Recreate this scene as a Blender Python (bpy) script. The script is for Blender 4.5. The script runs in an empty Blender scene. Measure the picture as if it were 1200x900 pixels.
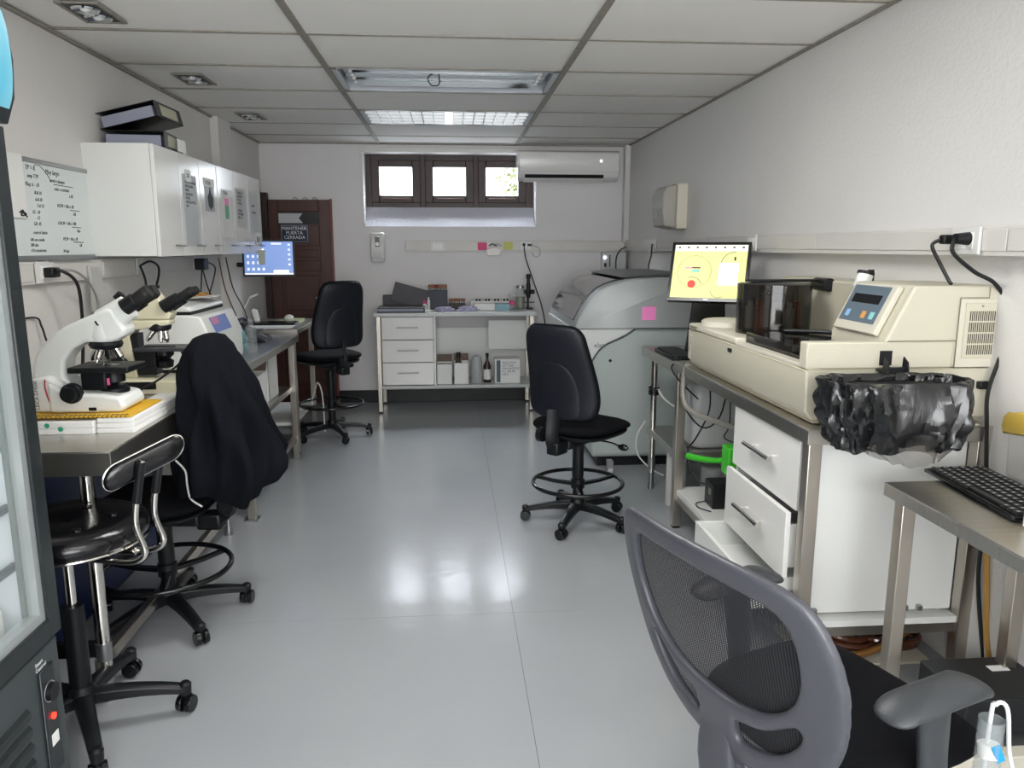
import bpy, bmesh, math, random
from mathutils import Vector, Matrix, noise
R = math.radians
PI = math.pi
random.seed(7)
SC = bpy.context.scene
COL = SC.collection

# ------------------------------------------------------------------ camera
cam_d = bpy.data.cameras.new('camera')
cam = bpy.data.objects.new('camera', cam_d)
COL.objects.link(cam)
cam.location = (0, 0, 1.44)
cam.rotation_euler = (R(90) - 0.1806, 0, -0.0797)
cam_d.sensor_width = 36.0
cam_d.lens = 887.0 / 1200.0 * 36.0
cam_d.clip_start = 0.05
SC.camera = cam

# ------------------------------------------------------------------ world, lights, exposure
SC.view_settings.view_transform = 'Standard'
SC.view_settings.look = 'None'
SC.view_settings.gamma = 1.0
SC.view_settings.use_curve_mapping = False
SC.view_settings.exposure = 0.12
w = bpy.data.worlds.new('sky')
SC.world = w
w.use_nodes = True
w.node_tree.nodes['Background'].inputs[0].default_value = (0.86, 0.93, 1.0, 1)
w.node_tree.nodes['Background'].inputs[1].default_value = 8.0


def area(name, loc, rot, sx, sy, power, color):
    l = bpy.data.lights.new(name, 'AREA')
    l.shape = 'RECTANGLE'
    l.size = sx
    l.size_y = sy
    l.energy = power
    l.color = color
    o = bpy.data.objects.new(name, l)
    COL.objects.link(o)
    o.location = loc
    o.rotation_euler = rot
    return o


# daylight through the wide opening in the wall behind the camera, fluorescent panel overhead, added fill lamps, window portal
area('daylight_opening_light', (0.25, -1.45, 1.40), (R(106), 0, 0), 2.6, 1.5, 112, (0.97, 0.985, 1.0))
area('tube_light_near', (0.0, 2.60, 2.30), (0, 0, 0), 1.1, 0.45, 26, (1.0, 0.99, 0.97))
area('overhead_fill', (0.3, 0.2, 2.30), (0, 0, 0), 1.1, 0.45, 13, (1.0, 0.99, 0.97))  # added fill lamp under plain ceiling tiles, no fitting there
wp = area('window_portal', (0.0, 7.34, 2.02), (R(-90), 0, 0), 1.5, 0.34, 1, (1, 1, 1))
wp.data.cycles.is_portal = True
area('sky_boost_lamp', (0.0, 8.35, 3.3), (R(-45), 0, 0), 2.4, 1.2, 1000, (0.84, 0.91, 1.0))  # added lamp outside, kept out of view, standing in for high sky


# ------------------------------------------------------------------ materials
def lin(h):
    h = h.lstrip('#')
    v = [int(h[i:i + 2], 16) / 255 for i in (0, 2, 4)]
    return tuple(c / 12.92 if c <= 0.04045 else ((c + 0.055) / 1.055) ** 2.4 for c in v) + (1,)


MATS = {}


def mat(name, col, rough=0.5, metal=0.0, bump=0.0, scale=60.0, var=0.0, vscale=3.0, spec=0.5, emit=0.0, trans=0.0,
        alpha=1.0, coat=0.0, stretch=None, det=4.0, ecol=None):
    if name in MATS:
        return MATS[name]
    m = bpy.data.materials.new(name)
    m.use_nodes = True
    nt = m.node_tree
    b = nt.nodes['Principled BSDF']
    c = lin(col) if isinstance(col, str) else col
    b.inputs['Base Color'].default_value = c
    b.inputs['Roughness'].default_value = rough
    b.inputs['Metallic'].default_value = metal
    b.inputs['Specular IOR Level'].default_value = spec
    if coat:
        b.inputs['Coat Weight'].default_value = coat
        b.inputs['Coat Roughness'].default_value = 0.08
    if trans:
        b.inputs['Transmission Weight'].default_value = trans
    if alpha < 1:
        b.inputs['Alpha'].default_value = alpha
    if emit:
        b.inputs['Emission Color'].default_value = lin(ecol) if ecol else c
        b.inputs['Emission Strength'].default_value = emit
    tc = mp = None
    if bump or var or stretch:
        tc = nt.nodes.new('ShaderNodeTexCoord')
        mp = nt.nodes.new('ShaderNodeMapping')
        nt.links.new(tc.outputs['Object'], mp.inputs[0])
        if stretch:
            mp.inputs['Scale'].default_value = stretch
    if bump:
        n = nt.nodes.new('ShaderNodeTexNoise')
        n.inputs['Scale'].default_value = scale
        n.inputs['Detail'].default_value = det
        bp = nt.nodes.new('ShaderNodeBump')
        bp.inputs['Strength'].default_value = bump
        bp.inputs['Distance'].default_value = 0.004
        nt.links.new(mp.outputs[0], n.inputs['Vector'])
        nt.links.new(n.outputs[0], bp.inputs['Height'])
        nt.links.new(bp.outputs[0], b.inputs['Normal'])
    if var:
        n = nt.nodes.new('ShaderNodeTexNoise')
        n.inputs['Scale'].default_value = vscale
        n.inputs['Detail'].default_value = 5
        rp = nt.nodes.new('ShaderNodeValToRGB')
        rp.color_ramp.elements[0].position = 0.3
        rp.color_ramp.elements[1].position = 0.7
        rp.color_ramp.elements[0].color = tuple(x * (1 - var) for x in c[:3]) + (1,)
        rp.color_ramp.elements[1].color = tuple(min(1, x * (1 + var)) for x in c[:3]) + (1,)
        nt.links.new(mp.outputs[0], n.inputs['Vector'])
        nt.links.new(n.outputs[0], rp.inputs[0])
        nt.links.new(rp.outputs[0], b.inputs['Base Color'])
    MATS[name] = m
    return m


wall_m = mat('painted_plaster', '#dad7d3', 0.6, bump=0.3, scale=60, var=0.03, vscale=1.6)
wall_r_m = mat('rough_painted_plaster', '#dddbd8', 0.5, bump=0.55, scale=70, var=0.025, vscale=1.2)
wall_b_m = mat('smooth_painted_plaster', '#e0dddd', 0.6, bump=0.3, scale=30, var=0.03, vscale=1.5)
pebble_m = mat('pebbled_plaster', '#c9cad2', 0.6, bump=1.0, scale=160, var=0.12, vscale=150)
ceil_m = mat('ceiling_board', '#eceae6', 0.85, bump=0.15, scale=60, var=0.02, vscale=2)
tbar_m = mat('dusty_metal_bar', '#8f8a80', 0.55, var=0.15, vscale=30)
gap_m = mat('dark_gap', '#4d4842', 0.8)
white_m = mat('white_laminate', '#e4e5e2', 0.32, var=0.01)
whitegl_m = mat('glossy_white_laminate', '#e6e5e2', 0.16, var=0.01)
plast_m = mat('white_plastic', '#dcdcd8', 0.4)
plastg_m = mat('light_grey_plastic', '#c9cbca', 0.4)
trunk_m = mat('trunking_plastic', '#d3d0cb', 0.45, var=0.03, vscale=6)
steel_m = mat('brushed_steel', '#c6c3bd', 0.33, 1.0, bump=0.06, scale=40, stretch=(1, 12, 1), var=0.06, vscale=6)
steelleg_m = mat('square_steel_tube', '#c4bdb3', 0.32, 1.0, var=0.08, vscale=5)
chrome_m = mat('chrome', '#d9d6d0', 0.1, 1.0)
dullmetal_m = mat('aluminium', '#a9abac', 0.38, 1.0)
black_m = mat('black_plastic', '#101215', 0.42, spec=0.35, bump=0.1, scale=300)
blackg_m = mat('glossy_black_plastic', '#0f1012', 0.18)
vinyl_m = mat('black_vinyl', '#0b0b0e', 0.2, bump=0.15, scale=60)
fabric_m = mat('black_fabric', '#0b0c10', 0.9, spec=0.15, bump=0.35, scale=500, var=0.12, vscale=8)
shell_m = mat('navy_black_shell', '#11141d', 0.5, spec=0.35, bump=0.12, scale=200)
cloth_m = mat('black_cotton', '#0d0f15', 0.95, spec=0.12, bump=0.35, scale=420, var=0.15, vscale=6)
rubber_m = mat('rubber', '#101010', 0.7)
cable_m = mat('black_cable', '#101012', 0.5)
wcable_m = mat('white_cable', '#d8d8d4', 0.5)
cream_m = mat('cream_plastic', '#cac5b2', 0.42, bump=0.06, scale=300)
cream2_m = mat('pale_cream_plastic', '#d2cdbd', 0.42)
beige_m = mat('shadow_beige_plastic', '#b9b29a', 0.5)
smoke_m = mat('smoked_acrylic', '#16120f', 0.06, alpha=0.80)
smoke2_m = mat('dark_glass_lid', '#101216', 0.07, alpha=0.9)
glass_m = mat('clear_glass', '#707878', 0.02, alpha=0.05)
clear_m = mat('clear_plastic', '#b4bcbe', 0.08, alpha=0.22)
wood_m = mat('dark_red_wood', '#4a2a22', 0.4, bump=0.1, scale=20, stretch=(14, 14, 1), var=0.25, vscale=6)
wwood_m = mat('dark_window_wood', '#3b2a27', 0.45, var=0.2, vscale=8)
navy_m = mat('navy_plastic', '#12204a', 0.4)
paper_m = mat('paper', '#e6e6e2', 0.8)
paperg_m = mat('grey_paper', '#bcc0c2', 0.5)
pink_m = mat('pink_note', '#ff92d2', 0.7)
hotpink_m = mat('hot_pink_note', '#e2588c', 0.7)
yellow_m = mat('yellow_note', '#cfd07a', 0.7)
green_m = mat('green_plastic', '#3fc02a', 0.35)
ink_m = mat('black_ink', '#22252a', 0.6)
label_m = mat('white_label', '#f1f1ee', 0.5)
floor_m = mat('vinyl_flooring', '#9fa2a5', 0.17, bump=0.25, scale=14, var=0.03, vscale=2.2, det=3)


# ------------------------------------------------------------------ mesh helpers
def V(*a):
    return Vector(a)


def smooth_path(pts, k=6, closed=False):
    P = [Vector(p) for p in pts]
    n = len(P)
    if n < 3:
        return P
    out = []
    rng = n if closed else n - 1
    for i in range(rng):
        p0 = P[(i - 1) % n] if (closed or i > 0) else P[0]
        p1 = P[i]
        p2 = P[(i + 1) % n]
        p3 = P[(i + 2) % n] if (closed or i + 2 < n) else P[-1]
        for j in range(k):
            t = j / k
            out.append(0.5 * ((2 * p1) + (-p0 + p2) * t + (2 * p0 - 5 * p1 + 4 * p2 - p3) * t * t
                              + (-p0 + 3 * p1 - 3 * p2 + p3) * t ** 3))
    if not closed:
        out.append(P[-1])
    return out


class MB:
    def __init__(s):
        s.bm = bmesh.new()

    def verts(s, pts):
        return [s.bm.verts.new(p) for p in pts]

    def face(s, pts):
        try:
            return s.bm.faces.new(s.verts(pts))
        except ValueError:
            return None

    def box(s, x0, x1, y0, y1, z0, z1, m=None):
        p = [V(x, y, z) for z in (z0, z1) for y in (y0, y1) for x in (x0, x1)]
        if m is not None:
            p = [m @ q for q in p]
        v = s.verts(p)
        for f in ((0, 2, 3, 1), (4, 5, 7, 6), (0, 1, 5, 4), (2, 6, 7, 3), (0, 4, 6, 2), (1, 3, 7, 5)):
            s.bm.faces.new([v[i] for i in f])
        return s

    def loft(s, rings, cap0=True, cap1=True, closed=True):
        R_ = [s.verts(r) for r in rings]
        n = len(R_[0])
        for a, b in zip(R_, R_[1:]):
            for i in range(n if closed else n - 1):
                j = (i + 1) % n
                s.bm.faces.new((a[i], a[j], b[j], b[i]))
        if cap0:
            s.bm.faces.new(list(reversed(R_[0])))
        if cap1:
            s.bm.faces.new(R_[-1])
        return s

    def prism(s, pts, axis, a, b, m=None):
        """polygon of (u, v) pairs pushed along axis x, y or z from a to b"""
        def q(p, t):
            r = V(t, p[0], p[1]) if axis == 'x' else (V(p[0], t, p[1]) if axis == 'y' else V(p[0], p[1], t))
            return m @ r if m is not None else r
        return s.loft([[q(p, a) for p in pts], [q(p, b) for p in pts]])

    def cyl(s, p0, p1, r0, r1=None, n=20, cap=True):
        r1 = r0 if r1 is None else r1
        p0, p1 = Vector(p0), Vector(p1)
        d = (p1 - p0).normalized()
        u = d.orthogonal().normalized()
        v = d.cross(u)
        rings = [[p + (u * math.cos(2 * PI * i / n) + v * math.sin(2 * PI * i / n)) * r for i in range(n)]
                 for p, r in ((p0, r0), (p1, r1))]
        return s.loft(rings, cap, cap)

    def tube(s, pts, r, n=8, k=5, closed=False, smooth=True, rz=None):
        P = smooth_path(pts, k, closed) if smooth else [Vector(p) for p in pts]
        m = len(P)
        rings = []
        up = None
        for i, p in enumerate(P):
            if closed:
                d = P[(i + 1) % m] - P[i - 1]
            else:
                d = P[min(i + 1, m - 1)] - P[max(i - 1, 0)]
            d = d.normalized() if d.length > 1e-9 else V(0, 0, 1)
            if up is None:
                up = d.orthogonal().normalized()
            up = (up - d * up.dot(d))
            up = up.normalized() if up.length > 1e-6 else d.orthogonal().normalized()
            v = d.cross(up)
            rr = r(i / max(1, m - 1)) if callable(r) else r
            r2 = rr if rz is None else rz
            rings.append([p + up * math.cos(2 * PI * j / n) * rr + v * math.sin(2 * PI * j / n) * r2 for j in range(n)])
        if closed:
            rings.append(rings[0])
            return s.loft(rings, False, False)
        return s.loft(rings)

    def lathe(s, prof, c=(0, 0, 0), n=28, axis='z', cap=True):
        c = Vector(c)
        rings = []
        for r, z in prof:
            ring = []
            for i in range(n):
                a = 2 * PI * i / n
                x, y = r * math.cos(a), r * math.sin(a)
                ring.append(c + (V(x, y, z) if axis == 'z' else (V(z, x, y) if axis == 'x' else V(y, z, x))))
            rings.append(ring)
        return s.loft(rings, cap, cap)

    def torus(s, c, R_, r, n=48, k=10, sy=1.0):
        return s.tube([Vector(c) + V(R_ * math.cos(2 * PI * i / n), R_ * sy * math.sin(2 * PI * i / n), 0)
                       for i in range(n)], r, k, closed=True, smooth=False)

    def pad(s, outline, tf, tb, place, pw=4.0, crown=0.0):
        """cushion: closed outline of (a, b); tf / tb thickness in front / behind; place(a, b, t) -> point"""
        ca = sum(p[0] for p in outline) / len(outline)
        cb = sum(p[1] for p in outline) / len(outline)
        lv = [0.04, 0.3, 0.55, 0.75, 0.88, 0.95, 0.985, 1.0]
        rings = []
        for q in lv:
            t = tf * (1 - q ** pw) ** 0.5 + crown * (1 - q * q)
            rings.append([place(ca + (a - ca) * q, cb + (b - cb) * q, t) for a, b in outline])
        for q in reversed(lv[:-1]):
            t = -tb * (1 - q ** pw) ** 0.5
            rings.append([place(ca + (a - ca) * q, cb + (b - cb) * q, t) for a, b in outline])
        return s.loft(rings)

    def quad(s, o, u, v):
        o, u, v = Vector(o), Vector(u), Vector(v)
        s.face([o, o + u, o + u + v, o + v])
        return s

    def add(s, me, m=None):
        t = bmesh.new()
        t.from_mesh(me)
        if m is not None:
            bmesh.ops.transform(t, matrix=m, verts=t.verts)
        tmp = bpy.data.meshes.new('tmp')
        t.to_mesh(tmp)
        t.free()
        s.bm.from_mesh(tmp)
        bpy.data.meshes.remove(tmp)
        return s


def world_matrix(o):
    m = Matrix.Identity(4)
    while o is not None:
        m = (Matrix.Translation(o.location) @ o.rotation_euler.to_matrix().to_4x4()) @ m
        o = o.parent
    return m


LOCAL = [False]   # True while a builder works in its thing's own coordinates


def obj(name, mb, m, parent=None, bev=0.0, seg=2, label=None, ang=38, kind=None, flat=False):
    """link one mesh object; in world mode the vertices are moved into the parent's frame"""
    bm = mb.bm
    bmesh.ops.recalc_face_normals(bm, faces=bm.faces)
    if parent is not None and not LOCAL[0]:
        bmesh.ops.transform(bm, matrix=world_matrix(parent).inverted(), verts=bm.verts)
    me = bpy.data.meshes.new(name)
    bm.to_mesh(me)
    bm.free()
    me.materials.append(m)
    if not flat:
        me.shade_smooth()
        me.set_sharp_from_angle(angle=R(ang))
    o = bpy.data.objects.new(name, me)
    COL.objects.link(o)
    if parent is not None:
        o.parent = parent
    if bev:
        b = o.modifiers.new('bevel', 'BEVEL')
        b.width = bev
        b.segments = seg
        b.limit_method = 'ANGLE'
        b.angle_limit = R(40)
        b.harden_normals = False
    if label:
        o['label'] = label
    if kind:
        o['kind'] = kind
    return o


def box(name, b, m, parent=None, bev=0.0, **k):
    return obj(name, MB().box(*b), m, parent, bev, **k)


def thing(name, label, cat, loc=(0, 0, 0), rz=0.0, group=None):
    o = bpy.data.objects.new(name, None)
    COL.objects.link(o)
    o.empty_display_size = 0.05
    o.location = loc
    o.rotation_euler = (0, 0, rz)
    tag(o, label, cat, group)
    return o


def tag(o, label, cat, group=None):
    o['label'] = label
    o['category'] = cat
    if group:
        o['group'] = group
    return o


def struct(o):
    o['kind'] = 'structure'
    return o


def copy_tree(o, parent=None):
    c = o.copy()
    COL.objects.link(c)
    c.parent = parent
    for ch in list(o.children):
        copy_tree(ch, c)
    return c


def rrect(a0, a1, b0, b1, r, n=5):
    out = []
    for ca, cb, s in ((a1 - r, b1 - r, 0), (a0 + r, b1 - r, 90), (a0 + r, b0 + r, 180), (a1 - r, b0 + r, 270)):
        for i in range(n + 1):
            t = R(s + 90 * i / n)
            out.append((ca + r * math.cos(t), cb + r * math.sin(t)))
    return out


def text_mesh(body, size, extrude=0.0004, align='LEFT', shear=0.0, space=1.0):
    c = bpy.data.curves.new('text', 'FONT')
    c.body = body
    c.size = size
    c.extrude = extrude
    c.align_x = align
    c.shear = shear
    c.space_line = space
    c.resolution_u = 2
    o = bpy.data.objects.new('text', c)
    COL.objects.link(o)
    bpy.context.view_layer.update()
    me = bpy.data.meshes.new_from_object(o.evaluated_get(bpy.context.evaluated_depsgraph_get()))
    bpy.data.objects.remove(o)
    bpy.data.curves.remove(c)
    return me


def frame(o, u, v):
    """matrix with x along u, y along v, origin o"""
    u = Vector(u).normalized()
    v = Vector(v)
    v = (v - u * v.dot(u)).normalized()
    n = u.cross(v)
    m = Matrix((u, v, n)).transposed().to_4x4()
    m.translation = Vector(o)
    return m


def text(body, size, o, u, v, m, parent, name='lettering', align='LEFT', shear=0.0, space=1.0, label=None, ex=0.0004):
    mb = MB()
    mb.add(text_mesh(body, size, ex, align, shear, space), frame(o, u, v))
    return obj(name, mb, m, parent, flat=True, label=label)


def sheet(name, o, u, v, m, parent=None, th=0.001, **k):
    """thin flat piece (paper, note, screen): corner o, edges u and v"""
    o, u, v = Vector(o), Vector(u), Vector(v)
    n = u.cross(v).normalized() * th
    mb = MB()
    mb.loft([[o, o + u, o + u + v, o + v], [o + n, o + u + n, o + u + v + n, o + v + n]])
    return obj(name, mb, m, parent, flat=True, **k)


def slab(outers, holes, th, voxel, deform, iters=6):
    """flat plate with holes turned into a rounded solid by voxel remesh, then bent by deform(co)"""
    c = bpy.data.curves.new('slab', 'CURVE')
    c.dimensions = '2D'
    c.fill_mode = 'BOTH'
    c.extrude = th
    for poly in outers + holes:
        sp = c.splines.new('POLY')
        sp.points.add(len(poly) - 1)
        for p, q in zip(sp.points, poly):
            p.co = (q[0], q[1], 0, 1)
        sp.use_cyclic_u = True
    o = bpy.data.objects.new('slab', c)
    COL.objects.link(o)
    bpy.context.view_layer.update()
    me = bpy.data.meshes.new_from_object(o.evaluated_get(bpy.context.evaluated_depsgraph_get()))
    bpy.data.objects.remove(o)
    o = bpy.data.objects.new('slab', me)
    COL.objects.link(o)
    rm = o.modifiers.new('r', 'REMESH')
    rm.mode = 'VOXEL'
    rm.voxel_size = voxel
    sm = o.modifiers.new('s', 'SMOOTH')
    sm.factor = 0.6
    sm.iterations = iters
    bpy.context.view_layer.update()
    me2 = bpy.data.meshes.new_from_object(o.evaluated_get(bpy.context.evaluated_depsgraph_get()))
    bpy.data.objects.remove(o)
    mb = MB()
    mb.bm.from_mesh(me2)
    for v in mb.bm.verts:
        v.co = deform(v.co)
    return mb


def cable(name, pts, r, m, label, group=None, parent=None):
    mb = MB().tube(pts, r, 7, 6)
    o = obj(name, mb, m, parent)
    if parent is None:
        tag(o, label, 'cable', group)
    elif label:
        o['label'] = label
    return o


# ------------------------------------------------------------------ the room
YB, YF = 7.03, -1.6          # back wall, wall behind the camera
XL, ZC = -1.66, 2.33


def xr(y):                   # the right wall runs slightly open towards the camera
    return 1.62 + (YB - y) * 0.009


# floor: vinyl sheets with welded joints
fl = struct(box('floor', (-1.75, 1.95, YF - 0.1, YB + 0.1, -0.06, -0.0035), gap_m))
for x0, x1 in ((-1.75, 0.2275), (0.2290, 1.95)):
    for y0, y1 in ((YF - 0.1, 2.7985), (2.7995, YB + 0.1)):
        box('vinyl_sheet', (x0, x1, y0, y1, -0.0035, 0.0), floor_m, fl)

struct(box('wall_left', (XL - 0.1, XL, YF, YB, 0, 2.45), wall_m))
struct(box('trim_1', (XL - 0.01, XL + 0.055, 5.66, 5.98, 0, ZC), wall_m, bev=0.004))
mb = MB()
mb.loft([[V(xr(YF), YF, 1.43), V(2.1, YF, 1.43), V(2.1, YF, 2.45), V(xr(YF), YF, 2.45)],
         [V(xr(YB), YB, 1.43), V(2.1, YB, 1.43), V(2.1, YB, 2.45), V(xr(YB), YB, 2.45)]])
mb.loft([[V(xr(YF) + 0.11, YF, 0), V(2.1, YF, 0), V(2.1, YF, 1.43), V(xr(YF) + 0.11, YF, 1.43)],
         [V(xr(YB) + 0.01, YB, 0), V(2.1, YB, 0), V(2.1, YB, 1.43), V(xr(YB) + 0.01, YB, 1.43)]])
struct(obj('wall_right', mb, wall_r_m))
# back wall with the window recess
WX0, WX1, WZ0, WZ1 = -0.765, 0.775, 1.612, 2.258
bw = MB()
bw.box(-1.76, WX0, YB, YB + 0.34, 0, 2.45)
bw.box(WX1, 1.95, YB, YB + 0.34, 0, 2.45)
bw.box(WX0, WX1, YB, YB + 0.34, 0, WZ0)
bw.box(WX0, WX1, YB, YB + 0.34, WZ1, 2.45)
bw = struct(obj('wall_back', bw, wall_b_m))
# sloping pebbled sill below the window
mb = MB().prism([(YB + 0.004, WZ0), (YB + 0.20, WZ0), (YB + 0.20, 1.79)], 'x', WX0 + 0.001, WX1 - 0.001)
obj('sloping_sill', mb, pebble_m, bw, label='pebbled plaster sill sloping up to the window frame')
mb = MB()
mb.box(WX0 - 0.022, WX0, YB - 0.012, YB + 0.01, WZ0, WZ1 + 0.03)
mb.box(WX0 - 0.022, WX1 + 0.03, YB - 0.018, YB + 0.01, WZ1, WZ1 + 0.035)
mb.box(WX1, WX1 + 0.02, YB - 0.012, YB + 0.01, WZ0, WZ1)
struct(obj('trim_2', mb, plast_m, bev=0.002))
# front wall (behind the camera) with its wide opening
mb = MB()
mb.box(-1.76, -1.15, YF - 0.1, YF, 0, 2.45)
mb.box(1.60, 2.1, YF - 0.1, YF, 0, 2.45)
mb.box(-1.15, 1.60, YF - 0.1, YF, 0, 0.6)
mb.box(-1.15, 1.60, YF - 0.1, YF, 2.2, 2.45)
struct(obj('wall_front', mb, wall_m))
mb = MB()
mb.box(-1.17, 1.62, YF - 0.14, YF - 0.11, 0.55, 2.25)
struct(obj('window_2', mb, mat('frosted_pane', '#e8ebec', 0.5)))
# corner pipe casing, black skirting
struct(box('trim_3', (1.575, 1.64, YB - 0.09, YB, 1.47, ZC), wall_b_m, bev=0.004))
struct(box('baseboard_back', (-1.05, 1.62, YB - 0.014, YB, 0, 0.115), black_m, bev=0.003))
struct(box('baseboard_left', (XL, XL + 0.012, 2.0, YB, 0, 0.09), black_m, bev=0.002))

# ceiling: slab above, boards on metal bars
ce = struct(box('ceiling', (-1.76, 2.1, YF, YB + 0.3, 2.44, 2.50), gap_m))
rows = [3.508 + 0.61 * k for k in range(-8, 6)] + [YB]
BX1, BX2 = -0.615, 0.600
random.seed(3)
for i in range(len(rows) - 1):
    y0, y1 = rows[i], rows[i + 1]
    k = i - 8
    for c, (x0, x1) in enumerate(((XL, BX1), (BX1, BX2), (BX2, 1.72))):
        if c == 1 and k in (1, 3, -2):
            continue
        t0, t1, t2, t3 = [random.uniform(0, 0.006) for _ in range(4)]
        if c == 2:
            xa, xb = xr(y0) + 0.02, xr(y1) + 0.02
        else:
            xa = xb = x1 - 0.008
        pts = [V(x0 + 0.008, y0 + 0.006, ZC + t0), V(xa, y0 + 0.006, ZC + t1), V(xb, y1 - 0.006, ZC + t2),
               V(x0 + 0.008, y1 - 0.006, ZC + t3)]
        obj('ceiling_tile', MB().loft([pts, [p + V(0, 0, 0.014) for p in pts]]), ceil_m, ce)
    mb = MB().box(XL, xr(y0), y0 - 0.010, y0 + 0.010, ZC - 0.002, ZC + 0.004)
    obj('cross_bar', mb, tbar_m, ce)
for x in (BX1, BX2):
    obj('main_bar', MB().box(x - 0.015, x + 0.015, YF, YB, ZC - 0.006, ZC + 0.002), tbar_m, ce)
mb = MB().box(XL, XL + 0.022, YF, YB, ZC - 0.012, ZC - 0.003)
obj('edge_trim', mb, tbar_m, ce)
mb = MB()
mb.loft([[V(xr(YF) - 0.018, YF, ZC - 0.008), V(xr(YF) + .02, YF, ZC - 0.008), V(xr(YF) + .02, YF, ZC), V(xr(YF) - 0.018, YF, ZC)],
         [V(xr(YB) - 0.018, YB, ZC - 0.008), V(xr(YB) + .02, YB, ZC - 0.008), V(xr(YB) + .02, YB, ZC), V(xr(YB) - 0.018, YB, ZC)]])
obj('edge_trim', mb, tbar_m, ce)
obj('edge_trim', MB().box(XL, 1.62, YB - 0.018, YB, ZC - 0.010, ZC - 0.001), tbar_m, ce)

# window: three small opening lights in a heavy dark frame
wn = thing('window_1', 'x', 'x', (0, YB + 0.20, 1.79))
for k_ in ('label', 'category'):
    del wn[k_]
struct(wn)
wy0, wy1 = YB + 0.20, YB + 0.27
px = [-0.642, -0.152, 0.335]
mb = MB()
z0, z1 = 1.775, WZ1 + 0.06
zo0, zo1 = 1.835, 2.205
xs = [WX0 - 0.05] + [v for x in px for v in (x - 0.07, x + 0.37)] + [WX1 + 0.05]
for i in range(0, len(xs), 2):
    mb.box(xs[i], xs[i + 1], wy0, wy1, z0, z1)
for x in px:
    mb.box(x - 0.07, x + 0.37, wy0, wy1, z0, zo0)
    mb.box(x - 0.07, x + 0.37, wy0, wy1, zo1, z1)
obj('window_frame', mb, wwood_m, wn, bev=0.004)
for x in px:
    mb = MB()
    a0, a1, b0, b1 = x - 0.074, x + 0.374, zo0 - 0.004, zo1 + 0.004
    mb.box(a0, x, wy0 - 0.012, wy1 - 0.01, b0, b1)
    mb.box(x + 0.30, a1, wy0 - 0.012, wy1 - 0.01, b0, b1)
    mb.box(x, x + 0.30, wy0 - 0.012, wy1 - 0.01, b0, 1.897)
    mb.box(x, x + 0.30, wy0 - 0.012, wy1 - 0.01, 2.150, b1)
    s_ = obj('window_sash', mb, wwood_m, wn, bev=0.006)
    box('pane', (x - 0.003, x + 0.303, wy0 + 0.02, wy0 + 0.024, 1.893, 2.154), glass_m, s_)
    box('sash_rail', (x + 0.02, x + 0.28, wy0 - 0.028, wy0 - 0.012, 1.855, 1.872), mat('rail_wood', '#5a3a34', 0.45), s_, 0.003)

# tree outside the right-hand light
tr = thing('tree', 'sunlit yellow-green tree outside the right-hand window light', 'tree', (1.35, 10.2, 0))
random.seed(5)
mb = MB()
for i in range(3600):
    a = V(random.gauss(0, 1), random.gauss(0, 1), random.gauss(0, 1)).normalized() * random.random() ** 0.4
    p = V(1.26 + a.x * 0.66, 10.2 + a.y * 0.5, 2.35 + a.z * 1.0)
    n1 = V(random.gauss(0, 1), random.gauss(0, 1), random.gauss(0, 1)).normalized()
    n2 = n1.orthogonal().normalized()
    n3 = n1.cross(n2)
    l = random.uniform(0.03, 0.055)
    mb.face([p - n2 * l, p + n3 * l * 0.4, p + n2 * l, p - n3 * l * 0.4])
obj('foliage', mb, mat('leaf', '#5a6130', 0.6, var=0.4, vscale=4), tr, kind='stuff', flat=True)
obj('trunk', MB().tube([(1.35, 10.2, 0), (1.38, 10.22, 1.2), (1.35, 10.2, 2.2)], lambda t: 0.07 - 0.04 * t), mat('bark', '#5a4a3a', 0.9, bump=0.5), tr)

# door in the back wall
dr = thing('door_1', 'x', 'x', (-1.36, YB, 0))
for k_ in ('label', 'category'):
    del dr[k_]
struct(dr)
mb = MB()
mb.box(-1.655, -1.60, YB - 0.06, YB, 0, 1.90)
obj('door_frame', mb, mat('darker_wood', '#2f1c19', 0.45), dr, bev=0.004)
dx0, dx1, dzt = -1.60, -1.062, 1.84
mb = MB()
yq = YB - 0.05
mb.box(dx0, dx1, yq + 0.012, YB - 0.005, 0.005, dzt)
mb.box(dx0, dx0 + 0.09, yq, yq + 0.013, 0.005, dzt)
mb.box(dx1 - 0.10, dx1, yq, yq + 0.013, 0.005, dzt)
for a, b in ((0.005, 0.16), (0.70, 0.82), (1.22, 1.31), (1.44, 1.62), (1.74, dzt)):
    mb.box(dx0 + 0.09, dx1 - 0.10, yq, yq + 0.013, a, b)
obj('door_leaf', mb, wood_m, dr, bev=0.005)
for a, b in ((0.18, 0.68), (0.84, 1.20), (1.32, 1.43)):
    box('door_panel', (dx0 + 0.115, dx1 - 0.125, yq + 0.003, yq + 0.013, a + 0.02, b - 0.02), wood_m, dr, 0.006)
box('vision_slot', (dx0 + 0.085, dx1 - 0.095, yq - 0.003, yq + 0.012, 1.63, 1.73), mat('dark_slot_glass', '#3b3b3d', 0.2), dr, 0.002)
mb = MB().prism([(dx0 + 0.09, 1.638), (dx0 + 0.30, 1.638), (dx0 + 0.265, 1.68), (dx0 + 0.30, 1.722), (dx0 + 0.09, 1.722)],
                'y', yq - 0.005, yq - 0.003)
obj('slot_paper', mb, paperg_m, dr, flat=True, label='grey paper taped over the left of the door slot')
mb = MB()
mb.cyl((dx1 - 0.05, yq, 0.98), (dx1 - 0.05, yq - 0.05, 0.98), 0.01)
mb.cyl((dx1 - 0.05, yq - 0.045, 0.98), (dx1 - 0.15, yq - 0.045, 0.98), 0.009)
obj('door_handle', mb, dullmetal_m, dr)
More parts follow.
